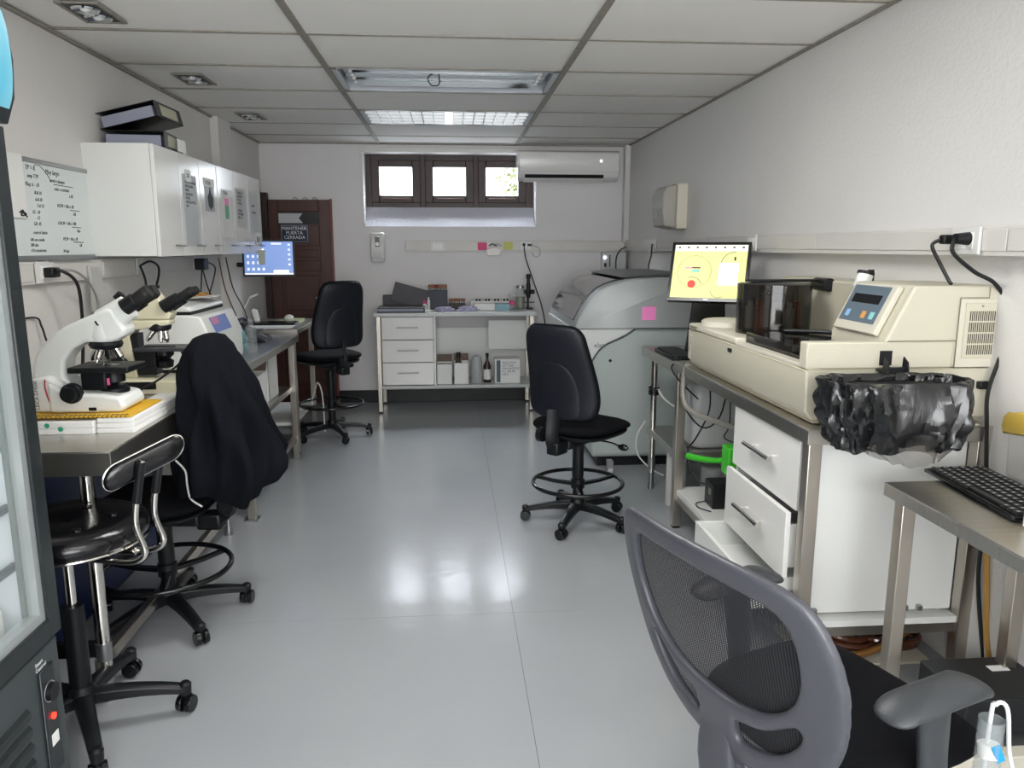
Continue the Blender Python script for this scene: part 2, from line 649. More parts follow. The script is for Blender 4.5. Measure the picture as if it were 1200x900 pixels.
obj('door_edge', MB().box(dx1, dx1 + 0.014, yq - 0.004, YB, 0, dzt + 0.008), mat('red_wood_edge', '#7a3f38', 0.5), dr)
for q in range(3):
    x = -1.36 + q * 0.085
    tag(obj('wire_hook', MB().tube([(x - 0.02, yq + 0.01, 1.842), (x - 0.01, yq - 0.004, 1.857), (x + 0.01, yq - 0.004, 1.857), (x + 0.02, yq + 0.01, 1.842)], 0.003), dullmetal_m),
        ('leftmost', 'middle', 'rightmost')[q] + ' small wire hook over the top edge of the brown door', 'hook', 'hooks over the top of the door')

sg = thing('door_sign', 'dark blue sign reading MANTENER PUERTA CERRADA on the brown door', 'sign', (-1.36, yq - 0.006, 1.48))
box('sign_plate', (-1.492, -1.262, yq - 0.008, yq - 0.001, 1.475, 1.62), mat('sign_border', '#8f9fb0', 0.5), sg, 0.002)
box('sign_face', (-1.487, -1.267, yq - 0.010, yq - 0.0075, 1.480, 1.615), mat('sign_navy', '#10264a', 0.4), sg)
text('MANTENER\nPUERTA\nCERRADA', 0.041, (-1.377, yq - 0.0108, 1.578), (1, 0, 0), (0, 0, 1), label_m, sg, align='CENTER', space=0.95)

# ------------------------------------------------------------------ ceiling fittings
galv_m = mat('enamelled_tray', '#c3c9cf', 0.35)
refl_m = mat('mirror_reflector', '#dfe3e6', 0.08, 1.0)


def troffer(y0, y1, name, label):
    t = thing(name, label, 'ceiling light', ((BX1 + BX2) / 2, (y0 + y1) / 2, ZC))
    x0, x1 = BX1 + 0.016, BX2 - 0.016
    a, b = y0 + 0.012, y1 - 0.012
    mb = MB()
    mb.box(x0, x1, a, a + 0.03, ZC, ZC + 0.012)
    mb.box(x0, x1, b - 0.03, b, ZC, ZC + 0.012)
    mb.box(x0, x0 + 0.03, a, b, ZC, ZC + 0.012)
    mb.box(x1 - 0.03, x1, a, b, ZC, ZC + 0.012)
    obj('rim', mb, galv_m, t)
    mb = MB()
    mb.box(x0, x1, a, b, ZC + 0.085, ZC + 0.092)
    mb.box(x0, x0 + 0.008, a, b, ZC + 0.01, ZC + 0.09)
    mb.box(x1 - 0.008, x1, a, b, ZC + 0.01, ZC + 0.09)
    mb.box(x0, x1, a, a + 0.008, ZC + 0.01, ZC + 0.09)
    mb.box(x0, x1, b - 0.008, b, ZC + 0.01, ZC + 0.09)
    obj('housing', mb, galv_m, t)
    return t, x0 + 0.03, x1 - 0.03, a + 0.03, b - 0.03


t, x0, x1, a, b = troffer(4.118, 4.728, 'fluorescent_fitting', 'open fluorescent ceiling fitting without tubes and with a dangling wire loop')
for f in (0.17, 0.50, 0.83):
    yc = a + (b - a) * f
    prof = [(yc - 0.07, ZC + 0.02), (yc - 0.045, ZC + 0.062), (yc, ZC + 0.078), (yc + 0.045, ZC + 0.062), (yc + 0.07, ZC + 0.02),
            (yc + 0.07, ZC + 0.084), (yc - 0.07, ZC + 0.084)]
    obj('reflector', MB().prism(prof, 'x', x0 + 0.05, x1 - 0.05), refl_m, t, ang=20)
for f in (0.335, 0.665):
    yc = a + (b - a) * f
    obj('gear_cover', MB().box(x0 + 0.01, x1 - 0.01, yc - 0.05, yc + 0.05, ZC + 0.03, ZC + 0.08), galv_m, t, bev=0.006)
for xx in (x0 + 0.05, x1 - 0.06):
    for f in (0.25, 0.42, 0.58, 0.75):
        yc = a + (b - a) * f
        obj('lamp_holder', MB().box(xx - 0.006, xx + 0.012, yc - 0.012, yc + 0.012, ZC + 0.012, ZC + 0.045), plast_m, t, bev=0.003)
obj('wire_loop', MB().tube([(-0.08, 4.35, ZC + 0.03), (-0.11, 4.34, ZC), (-0.09, 4.34, ZC - 0.035), (-0.05, 4.34, ZC - 0.03), (-0.05, 4.35, ZC + 0.03)], 0.0035), cable_m, t)

for (y0, y1, lb) in ((5.338, 5.948, 'louvred ceiling light panel nearest the back window'),
                     (2.288, 2.898, 'lit louvred ceiling light panel at the top edge of the photo')):
    t, x0, x1, a, b = troffer(y0, y1, 'louvre_light', lb)
    obj('back_reflector', MB().box(x0, x1, a, b, ZC + 0.07, ZC + 0.08), mat('dull_reflector', '#9aa0a4', 0.4, 0.6), t)
    obj('centre_divider', MB().box(-0.03, 0.03, a, b, ZC - 0.002, ZC + 0.045), whitegl_m, t, bev=0.003)
    for h0, h1 in ((x0, -0.03), (0.03, x1)):
        mb = MB()
        for i in range(1, 7):
            xx = h0 + (h1 - h0) * i / 7
            mb.box(xx - 0.002, xx + 0.002, a, b, ZC + 0.002, ZC + 0.05)
        for i in range(0, 5):
            yy = a + (b - a) * i / 4
            mb.prism([(yy - 0.003, ZC + 0.002), (yy + 0.003, ZC + 0.002), (yy + 0.012, ZC + 0.05), (yy - 0.012, ZC + 0.05)], 'x', h0, h1)
        obj('louvre_grid', mb, dullmetal_m, t)

for i, (x, y, lb) in enumerate(((-1.372, 3.262, 'square recessed twin downlight nearest the camera, left of the ceiling'),
                                (-1.372, 4.462, 'middle one of the three square recessed downlights along the left wall'),
                                (-1.372, 5.655, 'farthest of the three square recessed downlights, near the brown door'))):
    t = thing('downlight', lb, 'ceiling light', (x, y, ZC), 0, 'square downlights along the left of the ceiling')
    LOCAL[0] = True
    mb = MB()
    for q in ((-.08, .08, -.135, -.12), (-.08, .08, .12, .135), (-.08, -.065, -.12, .12), (.065, .08, -.12, .12)):
        mb.box(*q, -0.006, 0.0)
    obj('rim', mb, tbar_m, t, 0.001)
    mb = MB().box(-.066, .066, -.121, .121, -0.003, -0.0015)
    obj('recess', mb, mat('dark_recess', '#3c3c3a', 0.5), t)
    for yy in (-0.055, 0.055):
        l = obj('lamp', MB().lathe([(0.001, -0.004), (0.022, -0.005), (0.048, -0.012), (0.052, -0.006), (0.05, -0.003)], (0, yy, 0), 20), refl_m, t)
        obj('bulb', MB().lathe([(0.001, -0.016), (0.014, -0.013), (0.02, -0.006)], (0, yy, 0), 14), mat('frosted_bulb', '#e6e9e6', 0.3), l)
    LOCAL[0] = False


# ------------------------------------------------------------------ trunking with sockets
def socket(parent, c, u, n, w=0.085, h=0.075, plates=1):
    c, u, n = Vector(c), Vector(u), Vector(n)
    m = frame(c, u, (0, 0, 1))
    if m.to_3x3() @ V(0, 0, 1) != n:
        pass
    s = 1 if (m.to_3x3() @ V(0, 0, 1)).dot(n) > 0 else -1
    mb = MB().box(-w / 2, w / 2, -h / 2, h / 2, 0, 0.010 * s, m)
    so = obj('socket', mb, plast_m, parent, bev=0.002)
    mb = MB()
    k = 3 if w > 0.09 else 1
    for i in range(k):
        x = (i - (k - 1) / 2) * 0.03
        mb.box(x - 0.012, x + 0.012, -h * 0.3, h * 0.3, 0.010 * s, 0.013 * s, m)
    obj('insert', mb, label_m, so, bev=0.001)
    return so


tk = thing('cable_trunking', 'pale plastic cable trunking on the back wall under the window', 'cable trunking', (0.6, YB, 1.44))
obj('channel', MB().box(-0.407, 1.60, YB - 0.035, YB, 1.386, 1.486), trunk_m, tk, bev=0.003)
obj('lid', MB().box(-0.40, 1.595, YB - 0.039, YB - 0.034, 1.398, 1.474), trunk_m, tk, bev=0.002)
socket(tk, (-0.115, YB - 0.039, 1.435), (1, 0, 0), (0, -1, 0), 0.125, 0.085)
sk_b = socket(tk, (0.685, YB - 0.039, 1.438), (1, 0, 0), (0, -1, 0), 0.10, 0.088)

tk = thing('cable_trunking', 'long pale cable trunking running along the right wall', 'cable trunking', (1.6, 4, 1.44))
yt0 = 1.2


def tr_prof(y, o, za, zb, th):
    x = xr(y)
    return [V(x - o - th, y, za), V(x + 0.06, y, za), V(x + 0.06, y, zb), V(x - o - th, y, zb)]


obj('channel', MB().loft([tr_prof(yt0, 0, 1.412, 1.502, 0.022), tr_prof(YB - 0.04, 0, 1.395, 1.485, 0.022)]), trunk_m, tk, bev=0.003)
yy = yt0
for y1 in (2.15, 3.32, 4.7, 5.8, YB - 0.05):
    obj('lid', MB().loft([[V(xr(y) - 0.027, y, 1.424), V(xr(y) - 0.021, y, 1.424), V(xr(y) - 0.021, y, 1.490), V(xr(y) - 0.027, y, 1.490)] for y in (yy + 0.003, y1 - 0.003)]), trunk_m, tk, bev=0.002)
    yy = y1
def right_socket(y, w=0.09):
    return socket(tk, (xr(y) - 0.028, y, 1.456), (0, -1, 0), (-1, 0, 0), w, 0.085)
right_socket(2.32, 0.13)
right_socket(4.02, 0.12)
right_socket(5.95, 0.10)

tk = thing('cable_trunking', 'pale cable trunking below the whiteboard and cupboards on the left wall', 'cable trunking', (XL, 4, 1.33))
obj('channel', MB().box(XL, XL + 0.03, 2.0, 5.66, 1.29, 1.378), trunk_m, tk, bev=0.003)
for a, b in ((2.0, 3.13), (3.26, 3.72), (3.74, 4.10), (4.2, 5.0), (5.1, 5.65)):
    obj('lid', MB().box(XL + 0.029, XL + 0.034, a, b, 1.302, 1.367), trunk_m, tk, bev=0.002)
socket(tk, (XL + 0.034, 3.20, 1.335), (0, 1, 0), (1, 0, 0), 0.13, 0.085)
socket(tk, (XL + 0.034, 4.15, 1.335), (0, 1, 0), (1, 0, 0), 0.09, 0.085)
socket(tk, (XL + 0.034, 5.05, 1.335), (0, 1, 0), (1, 0, 0), 0.12, 0.085)

# notes and bits on the back trunking
yn = YB - 0.041
tag(sheet('sticky_note', (0.245, yn, 1.40), (0.085, 0, 0), (0, 0, 0.07), hotpink_m, label=None), 'hot pink sticky note on the back wall trunking', 'note')
tag(sheet('sticky_note', (0.66 - 0.18, yn, 1.405), (0.085, 0, 0), (0, 0, 0.07), yellow_m), 'yellow sticky note on the back wall trunking', 'note')
mb = MB()
mb.prism([(0.335, 1.35), (0.44, 1.35), (0.46, 1.40), (0.40, 1.43), (0.32, 1.405)], 'y', yn - 0.012, yn)
tag(obj('plastic_pouch', mb, mat('cloudy_pouch', '#cfc9c2', 0.3), bev=0.004), 'small cloudy plastic pouch hanging between the pink and yellow notes', 'pouch')
mb = MB()
random.seed(11)
for i in range(5):
    a = random.uniform(0.30, 0.40)
    mb.tube([(a, yn - 0.01, 1.44), (a + 0.03, yn - 0.014, 1.452 + i * 0.002), (a + 0.07, yn - 0.01, 1.435)], 0.006)
tag(obj('crumpled_tape', mb, clear_m), 'crumple of clear tape above the plastic pouch', 'tape')

# plug and hanging cord on the back wall
t = thing('power_plug', 'black plug with a cord hanging to the floor from the back wall socket', 'cable', (0.69, YB - 0.05, 1.44))
obj('plug', MB().cyl((0.665, YB - 0.03, 1.45), (0.665, YB - 0.085, 1.45), 0.016, 0.013).box(0.70, 0.735, YB - 0.075, YB - 0.045, 1.437, 1.458), black_m, t)
obj('cord', MB().tube([(0.665, YB - 0.085, 1.45), (0.68, YB - 0.09, 1.33), (0.76, YB - 0.07, 1.1), (0.84, YB - 0.06, 0.86), (0.90, YB - 0.06, 0.5), (0.93, YB - 0.06, 0.12)], 0.005), cable_m, t)
obj('loop', MB().tube([(0.735, YB - 0.06, 1.447), (0.80, YB - 0.06, 1.42), (0.815, YB - 0.06, 1.36), (0.77, YB - 0.06, 1.34), (0.74, YB - 0.06, 1.38)], 0.003), mat('grey_cable', '#9a9896', 0.5), t, label='thin grey looped cable')

# soap dispenser
t = thing('soap_dispenser', 'grey and white soap dispenser on the back wall right of the door', 'soap dispenser', (-0.65, YB, 1.296))
obj('body', MB().prism([(YB, 1.30), (YB - 0.085, 1.33), (YB - 0.11, 1.40), (YB - 0.10, 1.50), (YB - 0.07, 1.555), (YB, 1.555)], 'x', -0.712, -0.588), plast_m, t, bev=0.014, seg=3)
obj('push_bar', MB().prism([(YB, 1.296), (YB - 0.092, 1.296), (YB - 0.10, 1.345), (YB, 1.345)], 'x', -0.706, -0.594), plastg_m, t, bev=0.008)
obj('window_slot', MB().prism([(YB - 0.08, 1.43), (YB - 0.112, 1.43), (YB - 0.106, 1.52), (YB - 0.08, 1.52)], 'x', -0.67, -0.63), mat('grey_slot', '#6d7070', 0.2), t, bev=0.006)
obj('button', MB().cyl((-0.65, YB - 0.09, 1.455), (-0.65, YB - 0.115, 1.455), 0.017), label_m, t)

# paper towel dispenser on the right wall
t = thing('towel_dispenser', 'cream and grey paper towel dispenser on the right wall', 'towel dispenser', (1.62, 5.4, 1.55))
x = xr(5.4)
obj('back_case', MB().box(x - 0.07, x + 0.01, 5.26, 5.56, 1.555, 1.865), cream2_m, t, bev=0.01)
obj('cover', MB().prism([(x - 0.07, 1.56), (x - 0.155, 1.575), (x - 0.17, 1.66), (x - 0.17, 1.79), (x - 0.14, 1.845), (x - 0.07, 1.86)], 'y', 5.265, 5.555), mat('translucent_grey_cover', '#a7a49b', 0.25), t, bev=0.012, seg=3)
obj('lock', MB().cyl((x - 0.172, 5.41, 1.66), (x - 0.165, 5.41, 1.66), 0.012), plastg_m, t)

# junction box under the trunking in the back corner
t = thing('wall_box', 'grey wall box with a status light in the back right corner', 'wall box', (1.5, YB, 1.21))
obj('case', MB().box(1.41, 1.60, YB - 0.11, YB, 1.19, 1.384), plastg_m, t, bev=0.006)
obj('side_module', MB().box(1.385, 1.41, YB - 0.10, YB, 1.21, 1.38), plast_m, t, bev=0.004)
obj('handle_slot', MB().box(1.445, 1.455, YB - 0.115, YB - 0.108, 1.25, 1.36), black_m, t)
obj('indicator', MB().cyl((1.405, YB - 0.1, 1.335), (1.405, YB - 0.112, 1.335), 0.018, n=16), mat('indicator_glow', '#dfe4ff', 0.4, emit=1.2), t)
obj('buttons', MB().box(1.398, 1.42, YB - 0.113, YB - 0.108, 1.25, 1.285), black_m, t)
cable('power_cable', [(1.585, YB - 0.16, 1.43), (1.53, YB - 0.18, 1.40), (1.49, YB - 0.2, 1.33), (1.49, YB - 0.2, 1.2), (1.49, YB - 0.2, 1.0)], 0.006, cable_m, 'left one of two black cables hanging from the socket in the back right corner')
cable('power_cable', [(1.585, 5.95, 1.45), (1.575, 5.93, 1.44), (1.57, 5.93, 1.36), (1.55, 5.92, 1.27), (1.50, 5.6, 1.22)], 0.006, cable_m, 'black cable from right wall socket down behind the grey analyser hood')

# ------------------------------------------------------------------ air conditioner
t = thing('air_conditioner', 'white split air conditioner on the back wall beside the window', 'air conditioner', (1.1, YB, 2.0))
yb = YB
prof = [(yb, 2.02), (yb - 0.10, 2.005), (yb - 0.18, 2.035), (yb - 0.20, 2.08), (yb - 0.20, 2.245), (yb - 0.17, 2.262), (yb, 2.262)]
obj('body', MB().prism(prof, 'x', 0.605, 1.50), whitegl_m, t, bev=0.008)
obj('end_cap', MB().prism([(p[0] - (0.004 if p[0] < yb - 0.01 else 0), p[1]) for p in prof], 'x', 0.597, 0.607), whitegl_m, t, bev=0.003)
obj('air_outlet', MB().prism([(yb - 0.105, 2.003), (yb - 0.186, 2.034), (yb - 0.196, 2.058), (yb - 0.115, 2.02)], 'x', 0.66, 1.36), black_m, t)
obj('louvre_vane', MB().prism([(yb - 0.10, 1.998), (yb - 0.182, 2.022), (yb - 0.184, 2.028), (yb - 0.10, 2.004)], 'x', 0.655, 1.365), whitegl_m, t, bev=0.001)
obj('display', MB().box(1.325, 1.345, yb - 0.203, yb - 0.199, 2.165, 2.185), mat('display_glow', '#f4f4ff', 0.4, emit=1.5), t)
obj('seam', MB().box(0.61, 1.50, yb - 0.2015, yb - 0.199, 2.082, 2.086), plastg_m, t)

# ------------------------------------------------------------------ left wall: whiteboard, cupboards
bx = XL + 0.012
t = thing('whiteboard', 'whiteboard covered in handwritten formulas on the left wall', 'whiteboard', (XL, 3.45, 1.39))
wy0_, wy1_, wz0, wz1 = 2.98, 3.735, 1.388, 1.775
obj('board', MB().box(XL, bx, wy0_, wy1_, wz0, wz1), mat('board_white', '#d9dfde', 0.25), t)
for q in ((wy0_, wy1_, wz1 - 0.012, wz1 + 0.006), (wy0_, wy1_, wz0 - 0.006, wz0 + 0.014), (wy0_, wy0_ + 0.014, wz0, wz1), (wy1_ - 0.014, wy1_, wz0, wz1)):
    obj('frame_rail', MB().box(XL, bx + 0.006, *q), dullmetal_m, t, bev=0.002)
for y_, z_ in ((wy1_ - 0.012, wz1), (wy1_ - 0.012, wz0 + 0.004), (wy0_ + 0.02, wz1)):
    obj('corner_cap', MB().cyl((XL, y_, z_), (bx + 0.009, y_, z_), 0.012), plastg_m, t)
obj('pen_tray', MB().box(XL, bx + 0.035, wy0_ + 0.25, wy1_ - 0.12, wz0 - 0.010, wz0 - 0.002), dullmetal_m, t)
tu, tv = (0, 1, 0), (0, 0, 1)
for (s_, y_, z_, sz) in (
        ('TP = K', 3.19, 1.735, 0.026), ('Muy largo', 3.34, 1.73, 0.028), ('ctrol x tiempo', 3.37, 1.700, 0.021),
        ('ratio x actividad', 3.40, 1.668, 0.019), ('x ISI', 3.52, 1.645, 0.019),
        ('amp TTP', 3.20, 1.705, 0.022), ('Plaq: 6 - 10', 3.18, 1.672, 0.022), ('8-8-10', 3.24, 1.642, 0.020), ('6-8-18', 3.24, 1.616, 0.020),
        ('5-6-12', 3.25, 1.592, 0.020), ('Gl - 10', 3.21, 1.566, 0.020), ('- 15', 3.23, 1.543, 0.020), ('GR: 45', 3.21, 1.520, 0.020),
        ('HCM = Hb x 10', 3.41, 1.600, 0.021), ('GR', 3.54, 1.570, 0.019), ('CHCM = Hb x 100', 3.40, 1.528, 0.020), ('Hto', 3.56, 1.498, 0.019),
        ('VCM = Ht x 10', 3.43, 1.462, 0.020), ('GR', 3.57, 1.436, 0.018),
        ('control diario', 3.20, 1.486, 0.019), ('100 mm media', 3.17, 1.458, 0.018), ('200 alta', 3.17, 1.437, 0.018), ('30 baja', 3.42, 1.412, 0.018),
        ('CH reticulocitos', 3.17, 1.416, 0.017)):
    text(s_, sz, (bx + 0.0005, y_, z_), tu, tv, ink_m, t, 'handwriting', shear=0.3)
for y0_, y1_, z_ in ((3.40, 3.56, 1.692), (3.52, 3.60, 1.592), (3.52, 3.60, 1.520), (3.52, 3.61, 1.456)):
    obj('handwriting', MB().tube([(bx + 0.001, y0_, z_), (bx + 0.001, y1_, z_ - 0.001)], 0.0016, 5), ink_m, t)
obj('handwriting', MB().tube([(bx + 0.001, 3.26, 1.757), (bx + 0.001, 3.30, 1.757), (bx + 0.001, 3.35, 1.73), (bx + 0.001, 3.38, 1.70)], 0.0014, 5), ink_m, t)
tag(sheet('paper_sheet', (bx + 0.008, 2.99, 1.545), (0, 0.17, 0), (0, 0.0, 0.24), paper_m), 'blank paper taped over the left edge of the whiteboard', 'paper')
obj('scribble', MB().tube([(bx + 0.011, 3.10, 1.565), (bx + 0.011, 3.125, 1.575), (bx + 0.011, 3.11, 1.555), (bx + 0.011, 3.145, 1.56), (bx + 0.011, 3.12, 1.57), (bx + 0.011, 3.15, 1.55)], 0.003, 5), ink_m, bpy.data.objects['paper_sheet'])

CX0, CX1, CZ0, CZ1 = XL, -1.345, 1.392, 1.900


def wall_cab(y0, y1, edges, label):
    t = thing('wall_cabinet', label, 'cabinet', ((CX0 + CX1) / 2, (y0 + y1) / 2, CZ0), 0, 'white cupboards on the left wall')
    obj('carcass', MB().box(CX0, CX1 - 0.018, y0, y1, CZ0, CZ1), white_m, t, bev=0.002)
    for a, b in zip(edges, edges[1:]):
        d = obj('door', MB().box(CX1 - 0.0165, CX1, a + 0.0025, b - 0.0025, CZ0 - 0.002, CZ1 - 0.002), whitegl_m, t, bev=0.0015)
        mb = MB()
        yh = b - 0.07
        mb.tube([(CX1, yh - 0.04, CZ0 + 0.05), (CX1 + 0.022, yh - 0.04, CZ0 + 0.05), (CX1 + 0.022, yh + 0.04, CZ0 + 0.05), (CX1, yh + 0.04, CZ0 + 0.05)], 0.005, 6, smooth=False)
        obj('handle', mb, dullmetal_m, d)
    return t


wall_cab(3.700, 4.640, (3.70, 4.013, 4.327, 4.64), 'white wall cupboard beside the whiteboard with black binders on top')
wall_cab(4.645, 5.655, (4.645, 4.98, 5.315, 5.655), 'white wall cupboard covered in papers nearest the brown door')


def cpaper(y0, y1, z0, z1, m, label, name='paper_sheet', cat='paper', group=None, off=0.001):
    o = sheet(name, (CX1 + off, y0, z0), (0, y1 - y0, 0), (0, 0, z1 - z0), m)
    tag(o, label, cat, group)
    return o


p = cpaper(4.06, 4.27, 1.44, 1.80, paperg_m, 'long grey printed sheet on the second cupboard door')
text('LISTA DE ANALISIS\nHEMOGRAMA\nPERFIL\nPLAQUETAS\nFROTIS\nRETICULOCITOS\nVHS', 0.02, (CX1 + 0.0022, 4.09, 1.755), tu, tv, ink_m, p, 'print')
p = cpaper(4.11, 4.19, 1.765, 1.825, label_m, 'shiny white label at the top of the second cupboard door', 'label_sticker', 'sticker', off=0.0022)
text('2.8', 0.03, (CX1 + 0.0036, 4.12, 1.785), tu, tv, ink_m, p, 'print')
p = cpaper(4.41, 4.57, 1.63, 1.80, mat('grey_print', '#8f9294', 0.35), 'glossy sheet with a black bottle picture on the third cupboard door')
mb = MB()
mb.prism([(4.46, 1.66), (4.50, 1.64), (4.54, 1.66), (4.55, 1.70), (4.52, 1.73), (4.50, 1.77), (4.48, 1.73), (4.45, 1.71)], 'x', CX1 + 0.002, CX1 + 0.0028)
obj('print', mb, ink_m, p, flat=True)
p = cpaper(4.40, 4.58, 1.765, 1.81, label_m, 'white label reading RUVA on the third cupboard door', 'label_sticker', 'sticker', off=0.003)
text('RUVA', 0.035, (CX1 + 0.0044, 4.42, 1.772), tu, tv, ink_m, p, 'print')
p = cpaper(4.72, 4.90, 1.49, 1.76, paper_m, 'sheet with pink and green blocks on the fourth cupboard door')
obj('print', MB().box(CX1 + 0.002, CX1 + 0.0026, 4.77, 4.85, 1.68, 1.72), pink_m, p, flat=True, label='pink block')
obj('print', MB().box(CX1 + 0.002, CX1 + 0.0026, 4.77, 4.85, 1.60, 1.68), mat('print_green', '#6fae93', 0.6), p, flat=True, label='green block')
p = cpaper(4.72, 4.93, 1.735, 1.77, label_m, 'narrow white label above the pink and green sheet', 'label_sticker', 'sticker', off=0.003)
text('COAG', 0.03, (CX1 + 0.0044, 4.74, 1.74), tu, tv, ink_m, p, 'print')
p = cpaper(5.02, 5.25, 1.56, 1.80, mat('pale_grey_paper', '#c9cac9', 0.6), 'printed sheet with two text blocks on the fifth cupboard door')
text('VALORES DE\nREFERENCIA\nHTO HB\nVCM HCM\n\nCONTROL\nDE CALIDAD\nNIVEL 1 2 3', 0.022, (CX1 + 0.0022, 5.05, 1.765), tu, tv, ink_m, p, 'print')
p = cpaper(5.36, 5.56, 1.53, 1.80, paperg_m, 'grey sheet on the cupboard door closest to the monitor')
text('TURNOS\n\nTELEFONOS', 0.022, (CX1 + 0.0022, 5.39, 1.70), tu, tv, ink_m, p, 'print')
p = cpaper(5.45, 5.63, 1.45, 1.53, paper_m, 'small printed note under the grey sheet on the last cupboard door', off=0.002)
text('||||| |||', 0.04, (CX1 + 0.0034, 5.48, 1.475), tu, tv, ink_m, p, 'print')
tag(sheet('curled_note', (CX1 + 0.002, 5.50, 1.31), (0.02, 0.13, 0), (0.0, -0.01, 0.10), mat('cream_note', '#d8d6b4', 0.7)), 'cream note hanging below the last cupboard door', 'note')
for y_, z_ in ((5.60, 1.62), (5.64, 1.50)):
    pass

# binders on the cupboard
def binder(label, loc, rz, tilt, th=0.075, papers=True):
    t = thing('ring_binder', label, 'binder', loc, rz, 'black ring binders on the cupboard')
    t.rotation_euler = (tilt[0], tilt[1], rz)
    LOCAL[0] = True
    L, W = 0.32, 0.28
    mb = MB()
    mb.box(-W / 2, W / 2, -L / 2, L / 2, 0, 0.004)
    mb.box(-W / 2, W / 2, -L / 2, L / 2, th - 0.004, th)
    obj('cover', mb, blackg_m, t, bev=0.001)
    obj('spine', MB().box(W / 2 - 0.004, W / 2, -L / 2, L / 2, 0, th), mat('binder_spine', '#2c2b30', 0.35), t, bev=0.001)
    obj('page_stack', MB().box(-W / 2 + 0.015, W / 2 - 0.02, -L / 2 + 0.012, L / 2 - 0.012, 0.006, th * 0.75), mat('pages', '#9296a6', 0.6), t)
    obj('spine_label', MB().box(W / 2, W / 2 + 0.001, -0.10, 0.10, 0.012, th - 0.012), mat('old_label', '#b5b39e', 0.6), t)
    LOCAL[0] = False
    return t


binder('closed black binder lying flat on the white cupboard under the tilted one', (-1.50, 4.02, 1.902), R(4), (0, 0))
binder('black binder tilted on top of the other binder above the white cupboard', (-1.50, 4.03, 2.012), R(-2), (0, R(-13)), 0.075)
tag(sheet('paper_label', (-1.345, 4.03, 1.904), (0, 0.12, 0), (0, 0, 0.06), label_m), 'white paper tag hanging at the cupboard edge below the binders', 'label')

# ------------------------------------------------------------------ benches
def leg_sq(t, x, y, z, w=0.038, m=None, name='leg', foot=True, z0=0.0):
    mb = MB().box(x - w / 2, x + w / 2, y - w / 2, y + w / 2, z0 + (0.012 if foot else 0), z)
    l = obj(name, mb, m or steelleg_m, t, bev=0.003)
    if foot:
        obj('foot', MB().box(x - w * 0.42, x + w * 0.42, y - w * 0.42, y + w * 0.42, z0, z0 + 0.014), rubber_m, l, bev=0.002)
    return l


def leg_round(t, x, y, z, r=0.021):
    l = obj('leg', MB().cyl((x, y, 0.10), (x, y, z), r, n=20), chrome_m, t)
    obj('collar', MB().cyl((x, y, 0.14), (x, y, 0.20), r + 0.003), dullmetal_m, l)
    obj('foot', MB().lathe([(r * 0.9, 0), (r * 0.95, 0.03), (r * 0.8, 0.05), (r, 0.10), (r * 0.98, 0.14)], (x, y, 0), 18), dullmetal_m, l)
    return l


def top(t, x0, x1, y0, y1, z, h=0.038, m=None, name='bench_top'):
    mb = MB()
    mb.box(x0, x1, y0, y1, z - 0.004, z)
    mb.box(x0, x1, y0, y0 + 0.003, z - h, z - 0.004)
    mb.box(x0, x1, y1 - 0.003, y1, z - h, z - 0.004)
    mb.box(x0, x0 + 0.003, y0, y1, z - h, z - 0.004)
    mb.box(x1 - 0.003, x1, y0, y1, z - h, z - 0.004)
    return obj(name, mb, m or steel_m, t, bev=0.0015)


# left bench, nearest: round chrome legs
BZ = 0.85
t = thing('steel_bench', 'stainless bench with chrome legs carrying the two microscopes', 'bench', (-1.33, 3.0, 0), 0, 'steel benches along the left wall')
top(t, -1.645, -1.0, 2.225, 3.80, BZ, 0.075)
for x, y in ((-1.12, 2.32), (-1.60, 2.32), (-1.14, 3.74), (-1.60, 3.74)):
    leg_round(t, x, y, BZ - 0.02)
obj('long_rail', MB().box(-1.165, -1.135, 2.34, 3.72, 0.085, 0.125), steelleg_m, t, bev=0.003)
obj('end_rail', MB().box(-1.60, -1.13, 2.31, 2.335, 0.15, 0.20), black_m, t, bev=0.003)

t = thing('steel_bench', 'stainless bench with an undershelf of white boxes, middle of the left wall', 'bench', (-1.33, 4.5, 0), 0, 'steel benches along the left wall')
top(t, -1.645, -1.035, 3.81, 5.20, BZ, 0.045)
for x, y in ((-1.075, 3.95), (-1.60, 3.95), (-1.075, 5.14), (-1.60, 5.14)):
    l = leg_sq(t, x, y, BZ - 0.02, 0.04, foot=False)
    obj('foot_plate', MB().box(x - 0.035, x + 0.035, y - 0.035, y + 0.035, 0, 0.008), dullmetal_m, l)
obj('undershelf', MB().box(-1.63, -1.085, 3.9, 5.16, 0.465, 0.50), steel_m, t, bev=0.003)
obj('low_rail', MB().box(-1.09, -1.06, 3.97, 5.12, 0.13, 0.165), steelleg_m, t, bev=0.003)
obj('cross_rail', MB().box(-1.58, -1.09, 4.70, 4.73, 0.20, 0.235), steelleg_m, t, bev=0.003)

t = thing('steel_bench', 'steel bench with a grey edge and keyboard near the brown door', 'bench', (-1.33, 5.7, 0), 0, 'steel benches along the left wall')
top(t, -1.645, -1.045, 5.215, 6.05, 0.88, 0.032)
for x, y in ((-1.085, 5.25), (-1.60, 5.25), (-1.10, 6.0), (-1.60, 6.0)):
    leg_sq(t, x, y, 0.86, 0.034)
obj('undershelf', MB().box(-1.62, -1.10, 5.27, 5.98, 0.20, 0.225), white_m, t, bev=0.003)

